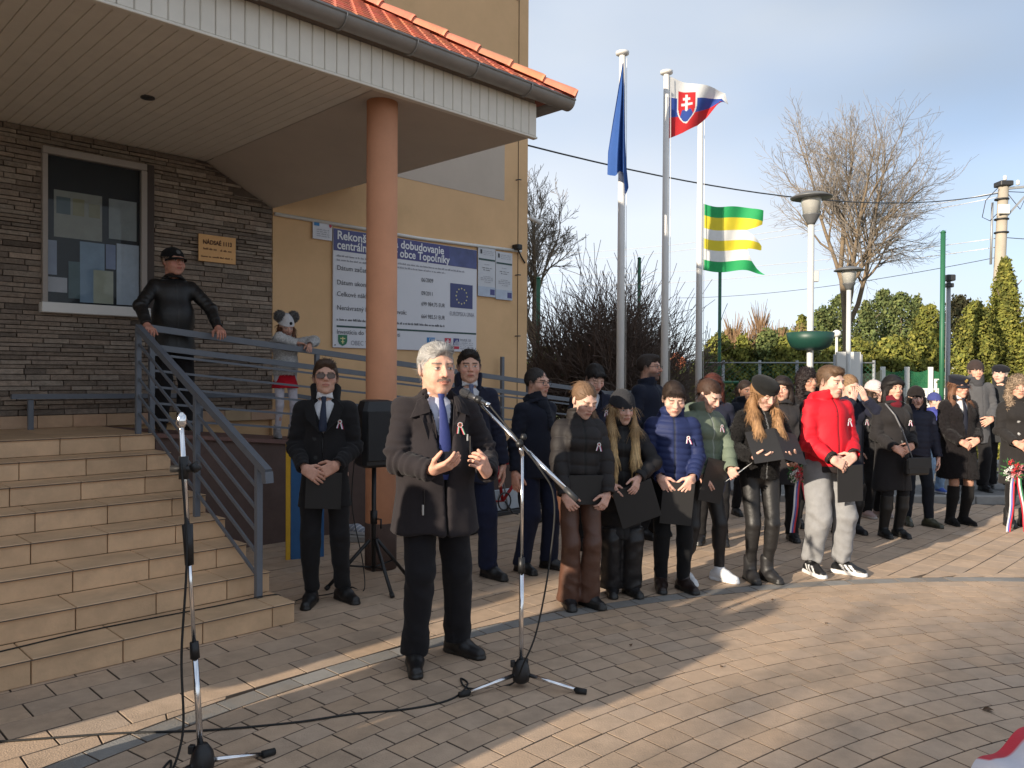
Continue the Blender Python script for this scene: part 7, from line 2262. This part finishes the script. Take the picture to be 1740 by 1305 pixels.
rect(BW * 0.78, BW - 0.006, BH - 0.262, BH - 0.006, mat('print_header_glow', (0.06, 0.075, 0.20), 0.4, vary=0.5, vscale=3), y=-0.0045, name='header_picture')
text('Rekonštrukcia a dobudovanie', 0.145, M_wprint, bd, 0.05, BH - 0.125, -0.006, sx=0.965, bold=0.003)
text('centrálnej zóny v obce Topoľníky', 0.145, M_wprint, bd, 0.05, BH - 0.240, -0.006, sx=0.90, bold=0.003)
def smallprint(x0, x1, z, h=0.016, m=M_gink, parent=None, y=-0.004, seed=1):
    r = random.Random(seed + int(z * 1000))
    mb = MB(); x = x0
    while x < x1:
        w = r.uniform(0.02, 0.075)
        e = min(x + w, x1)
        k = x
        while k < e - 0.004:
            hh = h * r.choice((0.62, 0.62, 0.7, 1.0))
            mb.add([(k, y, z), (min(k + 0.0075, e), y, z), (min(k + 0.0075, e), y, z + hh), (k, y, z + hh)], [(0, 1, 2, 3)])
            k += 0.0115
        x = e + 0.014
    mb.build('small_print', m, parent or bd)
for z, xa in ((BH - 0.335, 2.1), (BH - 0.385, 1.75)):
    smallprint(0.05, xa, z, 0.024)
for lab, val, z in (('Dátum začatia:', '06/2009', 0.935), ('Dátum ukončenia:', '09/2011', 0.76), ('Celkové náklady:', '699 984,75 EUR', 0.62), ('Nenávratný finančný príspevok:', '664 985,51 EUR', 0.455)):
    text(lab, 0.082, M_ink, bd, 0.05, z, -0.005)
    text(val, 0.075, M_ink, bd, 1.34, z - 0.03, -0.005, sx=0.82)
smallprint(0.05, 1.75, 0.325, 0.030, M_ink)
rect(0.05, BW - 0.01, 0.245, 0.268, M_dgreen)
text('Investícia do Vašej budúcnosti', 0.078, M_ink, bd, 0.05, 0.165, -0.005)
text('OBEC TOPOĽNÍKY', 0.080, M_gink, bd, 0.25, 0.035, -0.005, sx=0.9)
text('EURÓPSKA ÚNIA', 0.080, M_gink, bd, 1.83, 0.49, -0.005, sx=0.74)
rect(1.84, 2.25, 0.60, 0.93, M_eu, name='flag_print')
for k in range(12):
    a_ = 2 * math.pi * k / 12
    cx_, cz_ = 2.045 + 0.10 * math.sin(a_), 0.765 + 0.105 * math.cos(a_)
    pts = []
    for q in range(10):
        rr_ = 0.016 if q % 2 == 0 else 0.0068
        pts.append((cx_ + rr_ * math.sin(math.pi * q / 5), -0.0045, cz_ + rr_ * math.cos(math.pi * q / 5)))
    MB().add(pts, [tuple(range(9, -1, -1))]).build('star', M_star, bd)
def shield(cx_, z0, w, h, m, parent=None, y=-0.004):
    pts = [(cx_ - w / 2, y, z0 + h), (cx_ - w / 2, y, z0 + h * 0.42), (cx_ - w * 0.38, y, z0 + h * 0.18), (cx_, y, z0), (cx_ + w * 0.38, y, z0 + h * 0.18), (cx_ + w / 2, y, z0 + h * 0.42), (cx_ + w / 2, y, z0 + h)]
    return MB().add(pts, [tuple(range(7))]).build('shield', m, parent or bd)
shield(0.135, 0.02, 0.13, 0.135, M_green_p)
rect(0.10, 0.17, 0.105, 0.117, M_star, y=-0.006); rect(0.128, 0.142, 0.05, 0.13, M_star, y=-0.006); rect(0.112, 0.158, 0.068, 0.077, M_star, y=-0.006)
MB().box((1.44, -0.005, 0.03), (1.575, 0.0, 0.175), 0.0).build('logo_tile', M_cyan, bd)
text('rop', 0.075, M_wprint, bd, 1.47, 0.128, -0.007)
for i in range(4): smallprint(1.60, 1.71, 0.135 - i * 0.03, 0.012)
shield(1.80, 0.028, 0.115, 0.15, M_red_p)
shield(1.80, 0.030, 0.06, 0.045, M_eu, y=-0.005)
rect(1.793, 1.807, 0.06, 0.165, M_wprint, y=-0.006); rect(1.772, 1.828, 0.132, 0.142, M_wprint, y=-0.006); rect(1.764, 1.836, 0.104, 0.115, M_wprint, y=-0.006)
rect(1.90, 2.005, 0.085, 0.18, M_hdr)
for i, hh in enumerate((0.03, 0.055, 0.07, 0.045)): rect(1.915 + i * 0.022, 1.926 + i * 0.022, 0.087, 0.092 + hh, M_wprint, y=-0.0055)
rect(1.90, 2.005, 0.035, 0.072, M_red_p)
text('MVRR SR', 0.055, M_gink, bd, 2.02, 0.14, -0.005, sx=0.95)
for i in range(4): smallprint(2.02, 2.26, 0.115 - i * 0.026, 0.012)
for x_, z_ in ((0.03, 0.03), (BW - 0.03, 0.03), (1.45, 0.012)):
    MB().tube([(x_, 0.0, z_), (x_, -0.006, z_)], 0.008, 8).build('screw', M_dark, bd)
# small plate left of the board
sp = thing('wall_plate', 'small white plate with a blue flag print left of the big board', 'sign', B(4.955, N_WALL - 0.03, 3.21), R45)
MB().box((0, 0, 0), (0.262, 0.012, 0.215), 0.002).build('plate', M_board, sp)
rect(0.015, 0.085, 0.155, 0.205, M_cyan, sp); shield(0.235, 0.15, 0.035, 0.05, M_red_p, sp)
for i in range(4): smallprint(0.05, 0.22, 0.11 - i * 0.025, 0.012, parent=sp)
# two grey plates at right
for i in range(2):
    pl = thing('wall_plate', ('left', 'right')[i] + ' one of the paired grey notice plates beside the big board', 'sign', B(7.585 + i * 0.345, N_WALL - 0.03, 2.735 - i * 0.02), R45)
    MB().box((0, 0, 0), (0.335, 0.012, 0.69), 0.002).build('plate', mat('grey_plate', (0.56, 0.57, 0.60), 0.35, vary=0.03), pl)
    rect(0.01, 0.325, 0.51, 0.535, M_dgreen, pl)
    rect(0.04, 0.075, 0.60, 0.66, M_ink, pl)
    rect(0.0, 0.335, 0.001, 0.14, mat('pale_blue_print', (0.42, 0.48, 0.58), 0.4, vary=0.15, vscale=8), pl)
    rect(0.23, 0.32, 0.03, 0.11, M_hdr, pl, y=-0.005)
    for z in (0.64, 0.615, 0.59): smallprint(0.10, 0.30, z, 0.010, parent=pl)
    for z, a_, b_ in ((0.45, 0.12, 0.22), (0.40, 0.08, 0.26), (0.37, 0.1, 0.24), (0.28, 0.1, 0.24), (0.255, 0.05, 0.29), (0.23, 0.05, 0.29), (0.20, 0.12, 0.24)): smallprint(a_, b_, z, 0.012, M_ink if 0.3 < z < 0.42 else M_gink, pl)
# brass plaque on the stone wall
bp_ = thing('brass_plaque', 'brass plaque with engraved lettering on the stone wall', 'plaque', B(3.585, N_WALL - 0.055, 2.80), R45)
MB().box((0, 0, 0), (0.41, 0.012, 0.285), 0.002).build('plate', mat('brass', (0.62, 0.33, 0.12), 0.42, vary=0.1, vscale=6, metallic=0.25), bp_)
M_eng = mat('engraved_brown', (0.07, 0.03, 0.012), 0.7, vary=0)
text('NÁDSAÉ 1113', 0.062, M_eng, bp_, 0.205, 0.185, -0.004, 'CENTER', bold=0.002, sx=0.85)
smallprint(0.05, 0.20, 0.125, 0.022, M_eng, bp_); smallprint(0.235, 0.36, 0.122, 0.022, M_eng, bp_)
smallprint(0.03, 0.37, 0.045, 0.018, M_eng, bp_)

# ------------------------------------------------------------------ microphone stands
def mic_stand(name, label, loc, leg_dirs, h, leg_len=0.30, lean=0.0):
    t = thing(name, label, 'microphone stand', loc)
    MB().lathe([(0.025, 0.02), (0.042, 0.03), (0.048, 0.07), (0.040, 0.11), (0.02, 0.14)], 14).build('hub', M_black, t)
    MB().box((-0.055, -0.012, 0.10), (-0.03, 0.012, 0.135), 0.004).build('clamp_screw', M_black, t)
    for a in leg_dirs:
        dv = Vector((math.cos(a), math.sin(a), 0))
        lg = MB().tube([dv * 0.035 + Vector((0, 0, 0.065)), dv * leg_len + Vector((0, 0, 0.016))], 0.0105, 10).build('leg', M_chrome, t)
        MB().tube([dv * (leg_len - 0.01) + Vector((0, 0, 0.017)), dv * (leg_len + 0.045) + Vector((0, 0, 0.0145))], [0.016, 0.014], 10).build('rubber_foot', M_rubber, lg)
    at_ = lambda z: (lean * z, 0, z)
    MB().tube([at_(0.10), at_(h * 0.52)], 0.0125, 10).build('lower_tube', M_chrome, t)
    MB().tube([at_(h * 0.49), at_(h * 0.555)], [0.019, 0.017], 12).build('height_clutch', M_black, t)
    MB().tube([at_(h * 0.555), at_(h)], 0.0085, 10).build('upper_tube', M_chrome, t)
    return t
S2 = Vector((X(888, 4.1), 4.1, 0))
ms = mic_stand('microphone_stand', 'chrome boom microphone stand in front of the speaker', S2, (math.atan2(-0.14, -0.29), math.atan2(-0.10, 0.31), math.atan2(0.32, 0.03)), 1.20)
b0, b1 = Vector((X(818, 4.18), 4.18, H(690, 4.18))) - S2, Vector((X(982, 4.0), 4.0, H(850, 4.0))) - S2
bd_ = (b1 - b0)
MB().tube([b0, b0 + bd_ * 0.72], 0.0085, 10).build('boom', M_chrome, ms)
MB().tube([b0 + bd_ * 0.50, b0 + bd_ * 0.90], 0.012, 10).build('boom_sleeve', M_chrome, ms)
MB().tube([b0 + bd_ * 0.88, b1], 0.0145, 10).build('counterweight', M_dark, ms)
pv_ = b0 + bd_ * 0.41
MB().tube([pv_ + Vector((0, -0.03, 0)), pv_ + Vector((0, 0.03, 0))], 0.020, 12).build('swivel', M_black, ms)
MB().tube([pv_, Vector((0, 0, 1.19))], 0.012, 8).build('swivel_neck', M_chrome, ms)
MB().lathe([(0.012, 0), (0.018, 0.01), (0.012, 0.03)], 10, pv_ + Vector((0.02, 0, 0.02))).build('wing_knob', M_black, ms)
mc = thing('microphone', 'silver and black microphone clipped to the boom in front of the mouth', 'microphone', S2 + b0)
m0, m1 = Vector((X(783, 4.22), 4.22, H(665, 4.22))) - (S2 + b0), Vector((X(832, 4.16), 4.16, H(689, 4.16))) - (S2 + b0)
dm = (m1 - m0)
M_grille = mat('mic_grille', (0.06, 0.06, 0.065), 0.45, metallic=0.6, bump=0.6, bscale=600)
MB().tube([m0 + dm * -0.02, m0 + dm * 0.03, m0 + dm * 0.15, m0 + dm * 0.27, m0 + dm * 0.30], [0.010, 0.021, 0.0255, 0.023, 0.018], 14).build('grille', M_grille, mc)
MB().tube([m0 + dm * 0.30, m0 + dm * 0.85], [0.0175, 0.0115], 12).build('handle', mat('mic_body', (0.18, 0.18, 0.19), 0.3, metallic=0.8), mc)
MB().tube([m0 + dm * 0.85, m1], [0.0115, 0.012], 12).build('connector', M_chrome, mc)
MB().tube([m0 + dm * 0.52, m0 + dm * 0.72], 0.019, 10).build('clip', M_black, mc)
MB().tube([m0 + dm * 0.62, Vector((0, 0, 0))], 0.008, 8).build('clip_neck', M_black, mc)
LEAN = -0.062
S1 = Vector((X(345, 3.14), 3.14, 0))
ms1 = mic_stand('microphone_stand', 'chrome straight microphone stand without microphone in front of the stairs', S1, (math.atan2(0.20, 0.22), math.atan2(-0.31, 0.12), math.atan2(-0.22, -0.28)), 0.98, 0.26, LEAN)
top1 = Vector((X(307, 3.14), 3.14, H(712, 3.14))) - S1
p_a = Vector((LEAN * 0.98, 0, 0.98))
MB().tube([p_a, p_a.lerp(top1, 0.9)], 0.011, 10).build('upper_boom', M_chrome, ms1)
MB().tube([p_a + Vector((-LEAN * 0.13, 0, -0.13)), p_a + Vector((0, 0, 0.03))], [0.017, 0.021], 12).build('grip', M_black, ms1)
pj = p_a.lerp(top1, 0.55)
MB().tube([pj + Vector((-0.05, 0, 0)), pj + Vector((0.055, 0, 0))], 0.014, 10).build('swivel', M_black, ms1)
MB().tube([pj + Vector((0.035, 0, 0)), pj + Vector((0.06, 0, 0.015))], 0.02, 10).build('wing_knob', M_black, ms1)
MB().tube([pj + Vector((0, 0, -0.04)), pj + Vector((0, 0, 0.05))], 0.019, 10).build('clamp', M_black, ms1)
MB().lathe([(0.010, 0), (0.022, 0.02), (0.018, 0.05), (0.008, 0.065)], 12, p_a.lerp(top1, 0.9)).build('clip_head', M_chrome, ms1)
def cable(label, pts, r=0.0048):
    out = []
    P_ = [Vector(p) for p in pts]
    for i in range(len(P_) - 1):                                   # Catmull-Rom
        a, b, c, d_ = P_[max(i - 1, 0)], P_[i], P_[i + 1], P_[min(i + 2, len(P_) - 1)]
        for k in range(8):
            u_ = k / 8
            out.append(0.5 * ((2 * b) + (c - a) * u_ + (2 * a - 5 * b + 4 * c - d_) * u_ ** 2 + (3 * b - a - 3 * c + d_) * u_ ** 3))
    out.append(P_[-1])
    return tag(MB().tube(out, r, 6).build('audio_cable', M_rubber), label, 'cable', 'audio cables')
def GP(px, py, z=0.006):
    d_ = FPX * (EYE - z) / (py - 640.0)
    return Vector((X(px, d_), d_, z))
tail = S2 + b0 + m1
cable('black cable from the microphone down the boom stand to the paving', [tail, S2 + b0 + bd_ * 0.6 + Vector((0, -0.02, -0.02)), Vector((X(943, 4.05), 4.05, H(850, 4.05))), Vector((X(935, 4.05), 4.05, H(960, 4.05))), Vector((X(915, 4.02), 4.02, H(1070, 4.02))), Vector((X(893, 4.0), 4.0, 0.16)), GP(870, 1165), GP(800, 1172), GP(785, 1155), GP(797, 1165), GP(770, 1190), GP(700, 1207), GP(600, 1217), GP(500, 1232), GP(350, 1246), GP(200, 1252), GP(0, 1267), GP(-160, 1275)])
cable('black cable hanging down the stand in front of the stairs', [S1 + p_a.lerp(top1, 0.6) + Vector((0, -0.02, 0)), S1 + Vector((-0.055, -0.02, 0.9)), S1 + Vector((-0.075, -0.02, 0.5)), S1 + Vector((-0.065, -0.03, 0.2)), S1 + Vector((-0.11, -0.05, 0.03)), GP(290, 1298), GP(250, 1350)])
st_p = lambda t_, n_, z_: B(t_, n_, z_)
cable('thin black cable lying along the lowest stair tread', [GP(600, 1000), GP(560, 1012), GP(520, 1018), B(T_R + 0.03, N0 + 0.22, 0.06), B(T_R - 0.02, N0 + 0.21, RISE + 0.005), B(2.2, N0 + 0.23, RISE + 0.005), B(1.5, N0 + 0.26, RISE + 0.005), B(0.8, N0 + 0.20, RISE + 0.005), B(-0.5, N0 + 0.24, RISE + 0.005)], 0.004)

# ------------------------------------------------------------------ loudspeaker on tripod
LS = Vector((X(636, 6.02), 6.02, 0))
tp = thing('speaker_stand', 'black tripod stand under the loudspeaker', 'stand', LS)
MB().tube([(0, 0, 0.12), (0, 0, 0.95)], 0.0175, 10).build('pole', M_black, tp)
MB().tube([(0, 0, 0.48), (0, 0, 0.58)], 0.027, 10).build('collar', M_black, tp)
MB().tube([(0.02, -0.02, 0.52), (0.06, -0.03, 0.52), (0.06, -0.03, 0.45)], 0.007, 6).build('locking_handle', M_black, tp)
for a in (math.atan2(-0.1, -0.35), math.atan2(-0.30, 0.19), math.atan2(0.28, 0.24)):
    dv = Vector((math.cos(a), math.sin(a), 0))
    lg = MB().tube([dv * 0.03 + Vector((0, 0, 0.36)), dv * 0.34 + Vector((0, 0, 0.02))], 0.014, 8).build('leg', M_black, tp)
    MB().tube([dv * 0.33 + Vector((0, 0, 0.03)), dv * 0.355 + Vector((0, 0, 0.006))], 0.018, 8).build('rubber_foot', M_rubber, lg)
    MB().tube([Vector((0, 0, 0.15)), dv * 0.2 + Vector((0, 0, 0.175))], 0.007, 6).build('brace', M_black, tp)
ls = thing('loudspeaker', 'black active loudspeaker on the tripod beside the column', 'loudspeaker', LS + Vector((0, 0, 0.92)), rad(32))
m = MB()
zs = [(0.0, 0.8), (0.02, 0.97), (0.22, 1.0), (0.42, 0.93), (0.49, 0.72), (0.50, 0.55)]
outl = [(-0.15, -0.13), (-0.12, -0.155), (0.12, -0.155), (0.15, -0.13), (0.135, 0.06), (0.09, 0.15), (-0.09, 0.15), (-0.135, 0.06)]
vs, fs = [], []
for z, s_ in zs: vs += [(x * s_, y * s_, z) for x, y in outl]
for k in range(len(zs) - 1):
    for q in range(8): fs.append((k * 8 + q, k * 8 + (q + 1) % 8, (k + 1) * 8 + (q + 1) % 8, (k + 1) * 8 + q))
fs += [tuple(range(7, -1, -1)), tuple((len(zs) - 1) * 8 + q for q in range(8))]
m.add(vs, fs); m.build('cabinet', M_black, ls)
MB().box((-0.115, -0.165, 0.05), (0.115, -0.152, 0.42), 0.005).build('grille', mat('speaker_grille', (0.02, 0.02, 0.021), 0.6, bump=0.6, bscale=500), ls)
for s_ in (-1, 1):
    MB().box((s_ * 0.142 - 0.006, -0.05, 0.20), (s_ * 0.142 + 0.006, 0.0, 0.32), 0.005).build('handle_recess', M_rubber, ls)
cable('thin cable hanging from the loudspeaker to the floor', [LS + Vector((-0.16, 0.05, 0.95)), LS + Vector((-0.17, 0.03, 0.6)), LS + Vector((-0.08, -0.02, 0.2)), LS + Vector((-0.05, -0.12, 0.01)), GP(600, 1000), GP(575, 996)], 0.004)

# ------------------------------------------------------------------ things by the ramp wall
rb = Vector((X(862, 8.35), 8.35, 0))
bk = thing('bicycle', 'red bicycle leaning by the brown ramp wall', 'bicycle', rb, R45 * 1.0)
M_redf = mat('red_bike_paint', (0.42, 0.012, 0.02), 0.3, vary=0.05, coat=0.3)
for x in (-0.5, 0.5):
    w = MB().tube([(x + 0.31 * math.cos(a), 0, 0.33 + 0.31 * math.sin(a)) for a in [2 * math.pi * k / 28 for k in range(28)]], 0.019, 8, closed=True).build('wheel', M_rubber, bk)
    MB().tube([(x + 0.285 * math.cos(a), 0, 0.33 + 0.285 * math.sin(a)) for a in [2 * math.pi * k / 28 for k in range(28)]], 0.010, 6, closed=True).build('rim', M_chrome, w)
    sp_ = MB()
    for k in range(16):
        a = 2 * math.pi * k / 16
        sp_.tube([(x, 0.01 * (-1) ** k, 0.33), (x + 0.285 * math.cos(a), 0, 0.33 + 0.285 * math.sin(a))], 0.0015, 3, cap=False)
    sp_.build('spokes', M_chrome, w)
fr = MB()
bb, seat_t, head_t, head_b, ra, fa = (-0.06, 0, 0.30), (-0.17, 0, 0.82), (0.34, 0, 0.88), (0.38, 0, 0.72), (-0.5, 0, 0.33), (0.5, 0, 0.33)
for a, b in ((bb, seat_t), (bb, head_b), (head_t, head_b), ((-0.14, 0, 0.68), head_b)): fr.tube([a, b], 0.017, 8)
for s_ in (-0.04, 0.04):
    fr.tube([bb, (ra[0], s_, ra[2])], 0.010, 6); fr.tube([(-0.155, 0, 0.74), (ra[0], s_, ra[2])], 0.008, 6); fr.tube([(0.385, 0, 0.70), (fa[0], s_, fa[2])], 0.011, 6)
fr.build('frame', M_redf, bk)
MB().tube([(-0.42 + 0.0, 0, 0.93), (-0.28, 0, 0.95), (-0.10, 0, 0.93)], [0.06, 0.05, 0.018], 8).build('saddle', M_black, bk)
MB().tube([seat_t, (-0.20, 0, 0.92)], 0.012, 8).build('seat_post', M_chrome, bk)
MB().tube([(0.25, -0.28, 1.02), (0.34, -0.1, 1.04), (0.34, 0.1, 1.04), (0.25, 0.28, 1.02)], 0.011, 8).build('handlebar', M_chrome, bk)
MB().tube([head_t, (0.335, 0, 1.03)], 0.013, 8).build('stem', M_chrome, bk)
MB().tube([(bb[0] + 0.09 * math.cos(a), -0.03, bb[2] + 0.09 * math.sin(a)) for a in [2 * math.pi * k / 20 for k in range(20)]], 0.008, 6, closed=True).build('chainring', M_dark, bk)
MB().tube([(bb[0], -0.04, bb[2]), (bb[0] + 0.1, -0.05, bb[2] - 0.13), (bb[0] + 0.1, -0.13, bb[2] - 0.13)], 0.010, 6).build('crank', M_dark, bk)
rk = thing('bicycle_rack', 'low grey bicycle rack with white base board behind the speaker', 'bicycle rack', B(5.2, 6.55, 0), R45)
MB().box((0.0, 0, 0.06), (2.2, 0.03, 0.30), 0.005).build('base_board', mat('rack_board', (0.45, 0.50, 0.55), 0.5), rk)
MB().box((-0.02, -0.03, 0.0), (2.22, 0.06, 0.05), 0.005).build('base_rail', M_dark, rk)
for k in range(5):
    x = 0.15 + k * 0.45
    MB().tube([(x, -0.01, 0.05), (x + 0.12, -0.05, 0.40), (x + 0.24, -0.01, 0.05)], 0.012, 8).build('hoop', M_galv, rk)
MB().tube([(-0.1, -0.03, 0.83), (2.4, -0.03, 0.70)], 0.025, 8).build('upper_tube', mat('rack_tube', (0.25, 0.30, 0.36), 0.4, metallic=0.4), rk)
for x in (0.02, 2.2):
    MB().tube([(x, -0.03, 0.0), (x, -0.03, 0.78 if x < 1 else 0.71)], 0.02, 8).build('rack_post', M_galv, rk)
bn_ = thing('banner_stand', 'narrow yellow and blue board standing behind the man in sunglasses', 'sign', Vector((X(492, 6.9), 6.9, 0)), rad(25))
MB().box((-0.03, -0.01, 0.0), (0.01, 0.01, 1.02), 0.003).build('yellow_edge', mat('yellow_paint', (0.62, 0.36, 0.02), 0.5), bn_).location = (0, 0, 0)
MB().box((0.012, -0.008, 0.0), (0.30, 0.008, 1.02), 0.003).build('blue_panel', mat('blue_paint', (0.02, 0.10, 0.25), 0.5), bn_)
snk = thing('sneaker', 'grey and white sneaker by the foot of the ramp wall', 'shoe', Vector((X(600, 7.75), 7.75, 0.06)), rad(70))
V_, F_, G_ = field_mesh([(cap((0, 0.05, 0.05), (0, -0.05, 0.055), 0.040, 0.045), 0), (cap((0, -0.05, 0.045), (0, -0.16, 0.03), 0.045, 0.034), 0.03), (cap((0, 0.06, 0.012), (0, -0.17, 0.01), 0.042, 0.040), 0.008)], 0.007, cuts=[lambda X_, Y_, Z_: 0.0 - Z_ + 0 * X_]).mesh()
C_ = np.tile(np.array((0.30, 0.34, 0.42)), (len(V_), 1)); C_[V_[:, 2] < 0.03] = (0.65, 0.65, 0.66); C_[np.mod(V_[:, 1] * 1.0 + V_[:, 2], 0.05) < 0.012] = (0.65, 0.65, 0.67)
link('shoe_upper', np_mesh('shoe_upper', V_, F_, True, C_), M_shoe, snk)
stp = MB().box((-0.14, -0.13, 0.0), (0.2, 0.16, 0.059), 0.006).build('paving_block', M_conc)
stp.location = (X(600, 7.75), 7.75, 0.0)
tag(stp, 'loose concrete block under the sneaker at the ramp wall', 'block')

# ------------------------------------------------------------------ flowers
def flower(mb, c, r, col, rng, petals=14):
    c = Vector(c)
    mb.col = col
    for k in range(petals):
        a = k * 2.399; t = k / petals
        rr = r * (0.25 + 0.75 * t)
        d_ = Vector((math.cos(a) * rr, -r * (0.9 - 0.7 * t), math.sin(a) * rr))
        o = Vector((-math.sin(a), 0, math.cos(a))) * r * 0.42
        u_ = Vector((math.cos(a), 0.25, math.sin(a))) * r * 0.35
        mb.add([c + d_ - o, c + d_ + u_ * 0.2 + Vector((0, -r * 0.25, 0)), c + d_ + o, c + d_ + u_], [(0, 1, 2, 3)])
M_petal = mat('petals', attr=True, rough=0.7, vary=0.1, vscale=30, translucent=0.2)
def bouquet(name, label, loc, rz, n_red, spread_, rib):
    t = thing(name, label, 'bouquet', loc, rz)
    rng = np.random.default_rng(int(loc[0] * 100))
    for k in range(9):
        a = k * 2.399; rr = spread_ * math.sqrt(k / 9)
        f = MB(); flower(f, (math.cos(a) * rr, -0.03 * (1 - rr / spread_), math.sin(a) * rr), 0.034, (0.55, 0.02, 0.03) if k % 3 == 0 else ((0.72, 0.70, 0.66) if k % 3 == 1 else (0.62, 0.20, 0.22)), rng)
        f.build('flower', M_petal, t)
    lf = MB()
    for k in range(60):
        a = rng.random() * 6.28; rr = spread_ * (0.6 + 0.8 * rng.random())
        c = Vector((math.cos(a) * rr * 0.8, 0.02 * rng.normal(), math.sin(a) * rr * 0.8)); u_ = Vector((math.cos(a), rng.normal() * 0.4, math.sin(a))) * 0.032
        w = Vector((-math.sin(a), 0, math.cos(a))) * 0.010
        lf.col = (0.04, 0.12, 0.04) if k % 2 else (0.09, 0.20, 0.08)
        lf.add([c - w, c + u_, c + w, c - u_ * 0.3], [(0, 1, 2, 3)])
    lf.build('foliage', M_leaf, t)
    r_ = MB()
    for i, (x0, sw) in enumerate(((-0.02, -0.05), (0.03, 0.09))):
        for ci, colr in enumerate(((0.72, 0.70, 0.70), (0.10, 0.13, 0.42), (0.58, 0.03, 0.04)) if i == 0 else ((0.60, 0.03, 0.05), (0.74, 0.72, 0.70), (0.04, 0.20, 0.09))):
            r_.col = colr
            w = 0.016
            for s_ in range(6):
                za, zb_ = -0.05 - rib * s_ / 6, -0.05 - rib * (s_ + 1) / 6
                xa, xb_ = x0 + ci * w + sw * s_ / 6, x0 + ci * w + sw * (s_ + 1) / 6
                ya, yb_ = -0.02 + 0.012 * math.sin(s_ * 1.4), -0.02 + 0.012 * math.sin((s_ + 1) * 1.4)
                r_.add([(xa, ya, za), (xb_, yb_, zb_), (xb_ + w, yb_, zb_), (xa + w, ya, za)], [(0, 1, 2, 3)], True)
    r_.col = (0.5, 0.33, 0.08)
    r_.build('ribbon', mat('ribbon_satin', attr=True, rough=0.5, vary=0.05), t)
    return t
bouquet('wreath', 'wreath of red and white flowers with long ribbons, held at the right edge', (X(1722, 8.35), 8.35, H(795, 8.35)), 0, 3, 0.105, 0.62)
bouquet('bouquet', 'red and white bouquet with hanging ribbons beside the boy in red', (X(1356, 7.45), 7.45, H(803, 7.45)), 0, 3, 0.07, 0.50)

# draped cloth in the lower right corner
nu, nv = 60, 60
u, v = np.meshgrid(np.linspace(0, 1, nu), np.linspace(0, 1, nv), indexing='ij')
O_ = np.array((1.295, 2.245)); ud, vd = np.array((0.78, 0.62)), np.array((0.62, -0.78))
us, vs_ = u * 0.85, v * 0.62
edge = np.clip(0.07 - us, 0, 1) / 0.07
zc = 0.50 + 0.010 * np.sin(us * 22 + vs_ * 9) + 0.006 * np.sin(vs_ * 40 - us * 8) - 0.03 * edge ** 2
gx = O_[0] + us * ud[0] + vs_ * vd[0] + 0.0 * edge; gy_ = O_[1] + us * ud[1] + vs_ * vd[1] - 0.015 * edge * np.sin(vs_ * 20)
grid = np.stack([gx, gy_, zc], axis=-1)
C = np.tile(np.array((0.60, 0.60, 0.67)), (nu, nv, 1))
C[(vs_ < 0.034) & (us > 0.07)] = (0.55, 0.03, 0.05)
C[(np.abs(vs_ - 0.125) < 0.012) & (us > 0.05)] = (0.55, 0.03, 0.05)
C[(np.abs(vs_ - 0.30) < 0.03) & (us > 0.05)] = (0.55, 0.03, 0.05)
o = flag_mesh('striped_cloth', 'white cloth with red stripes lying on the small table in the corner', grid, C, None)
o['category'] = 'cloth'
tb = thing('small_table', 'small low table under the striped cloth', 'table', (O_[0] + 0.43 * ud[0] + 0.31 * vd[0], O_[1] + 0.43 * ud[1] + 0.31 * vd[1], 0), math.atan2(ud[1], ud[0]))
MB().box((-0.36, -0.29, 0.44), (0.36, 0.29, 0.462), 0.004).build('table_top', M_white, tb)
for x in (-0.3, 0.3):
    for y in (-0.25, 0.25):
        MB().tube([(x, y, 0), (x, y, 0.44)], 0.015, 8).build('leg', M_galv, tb)
# fallen leaves and litter on the paving
M_dead = mat('dead_leaf', (0.10, 0.055, 0.025), 0.9)
for i, (px, py) in enumerate(((1686, 1204), (1075, 1097), (1230, 1133), (1315, 1018), (1408, 1058))):
    p = GP(px, py)
    lf = MB(); a = i * 1.7
    s_ = 0.012 if i else 0.03
    lf.add([(p.x + math.cos(a + k) * s_ * (1 if k % 2 else 0.6), p.y + math.sin(a + k) * s_ * (1 if k % 2 else 0.6), 0.004 + 0.006 * (k % 3)) for k in range(6)], [(0, 1, 2, 3, 4, 5)])
    tag(lf.build('fallen_leaf', M_dead), 'brown dead leaf lying on the tan paving', 'leaf', 'fallen leaves on the paving')
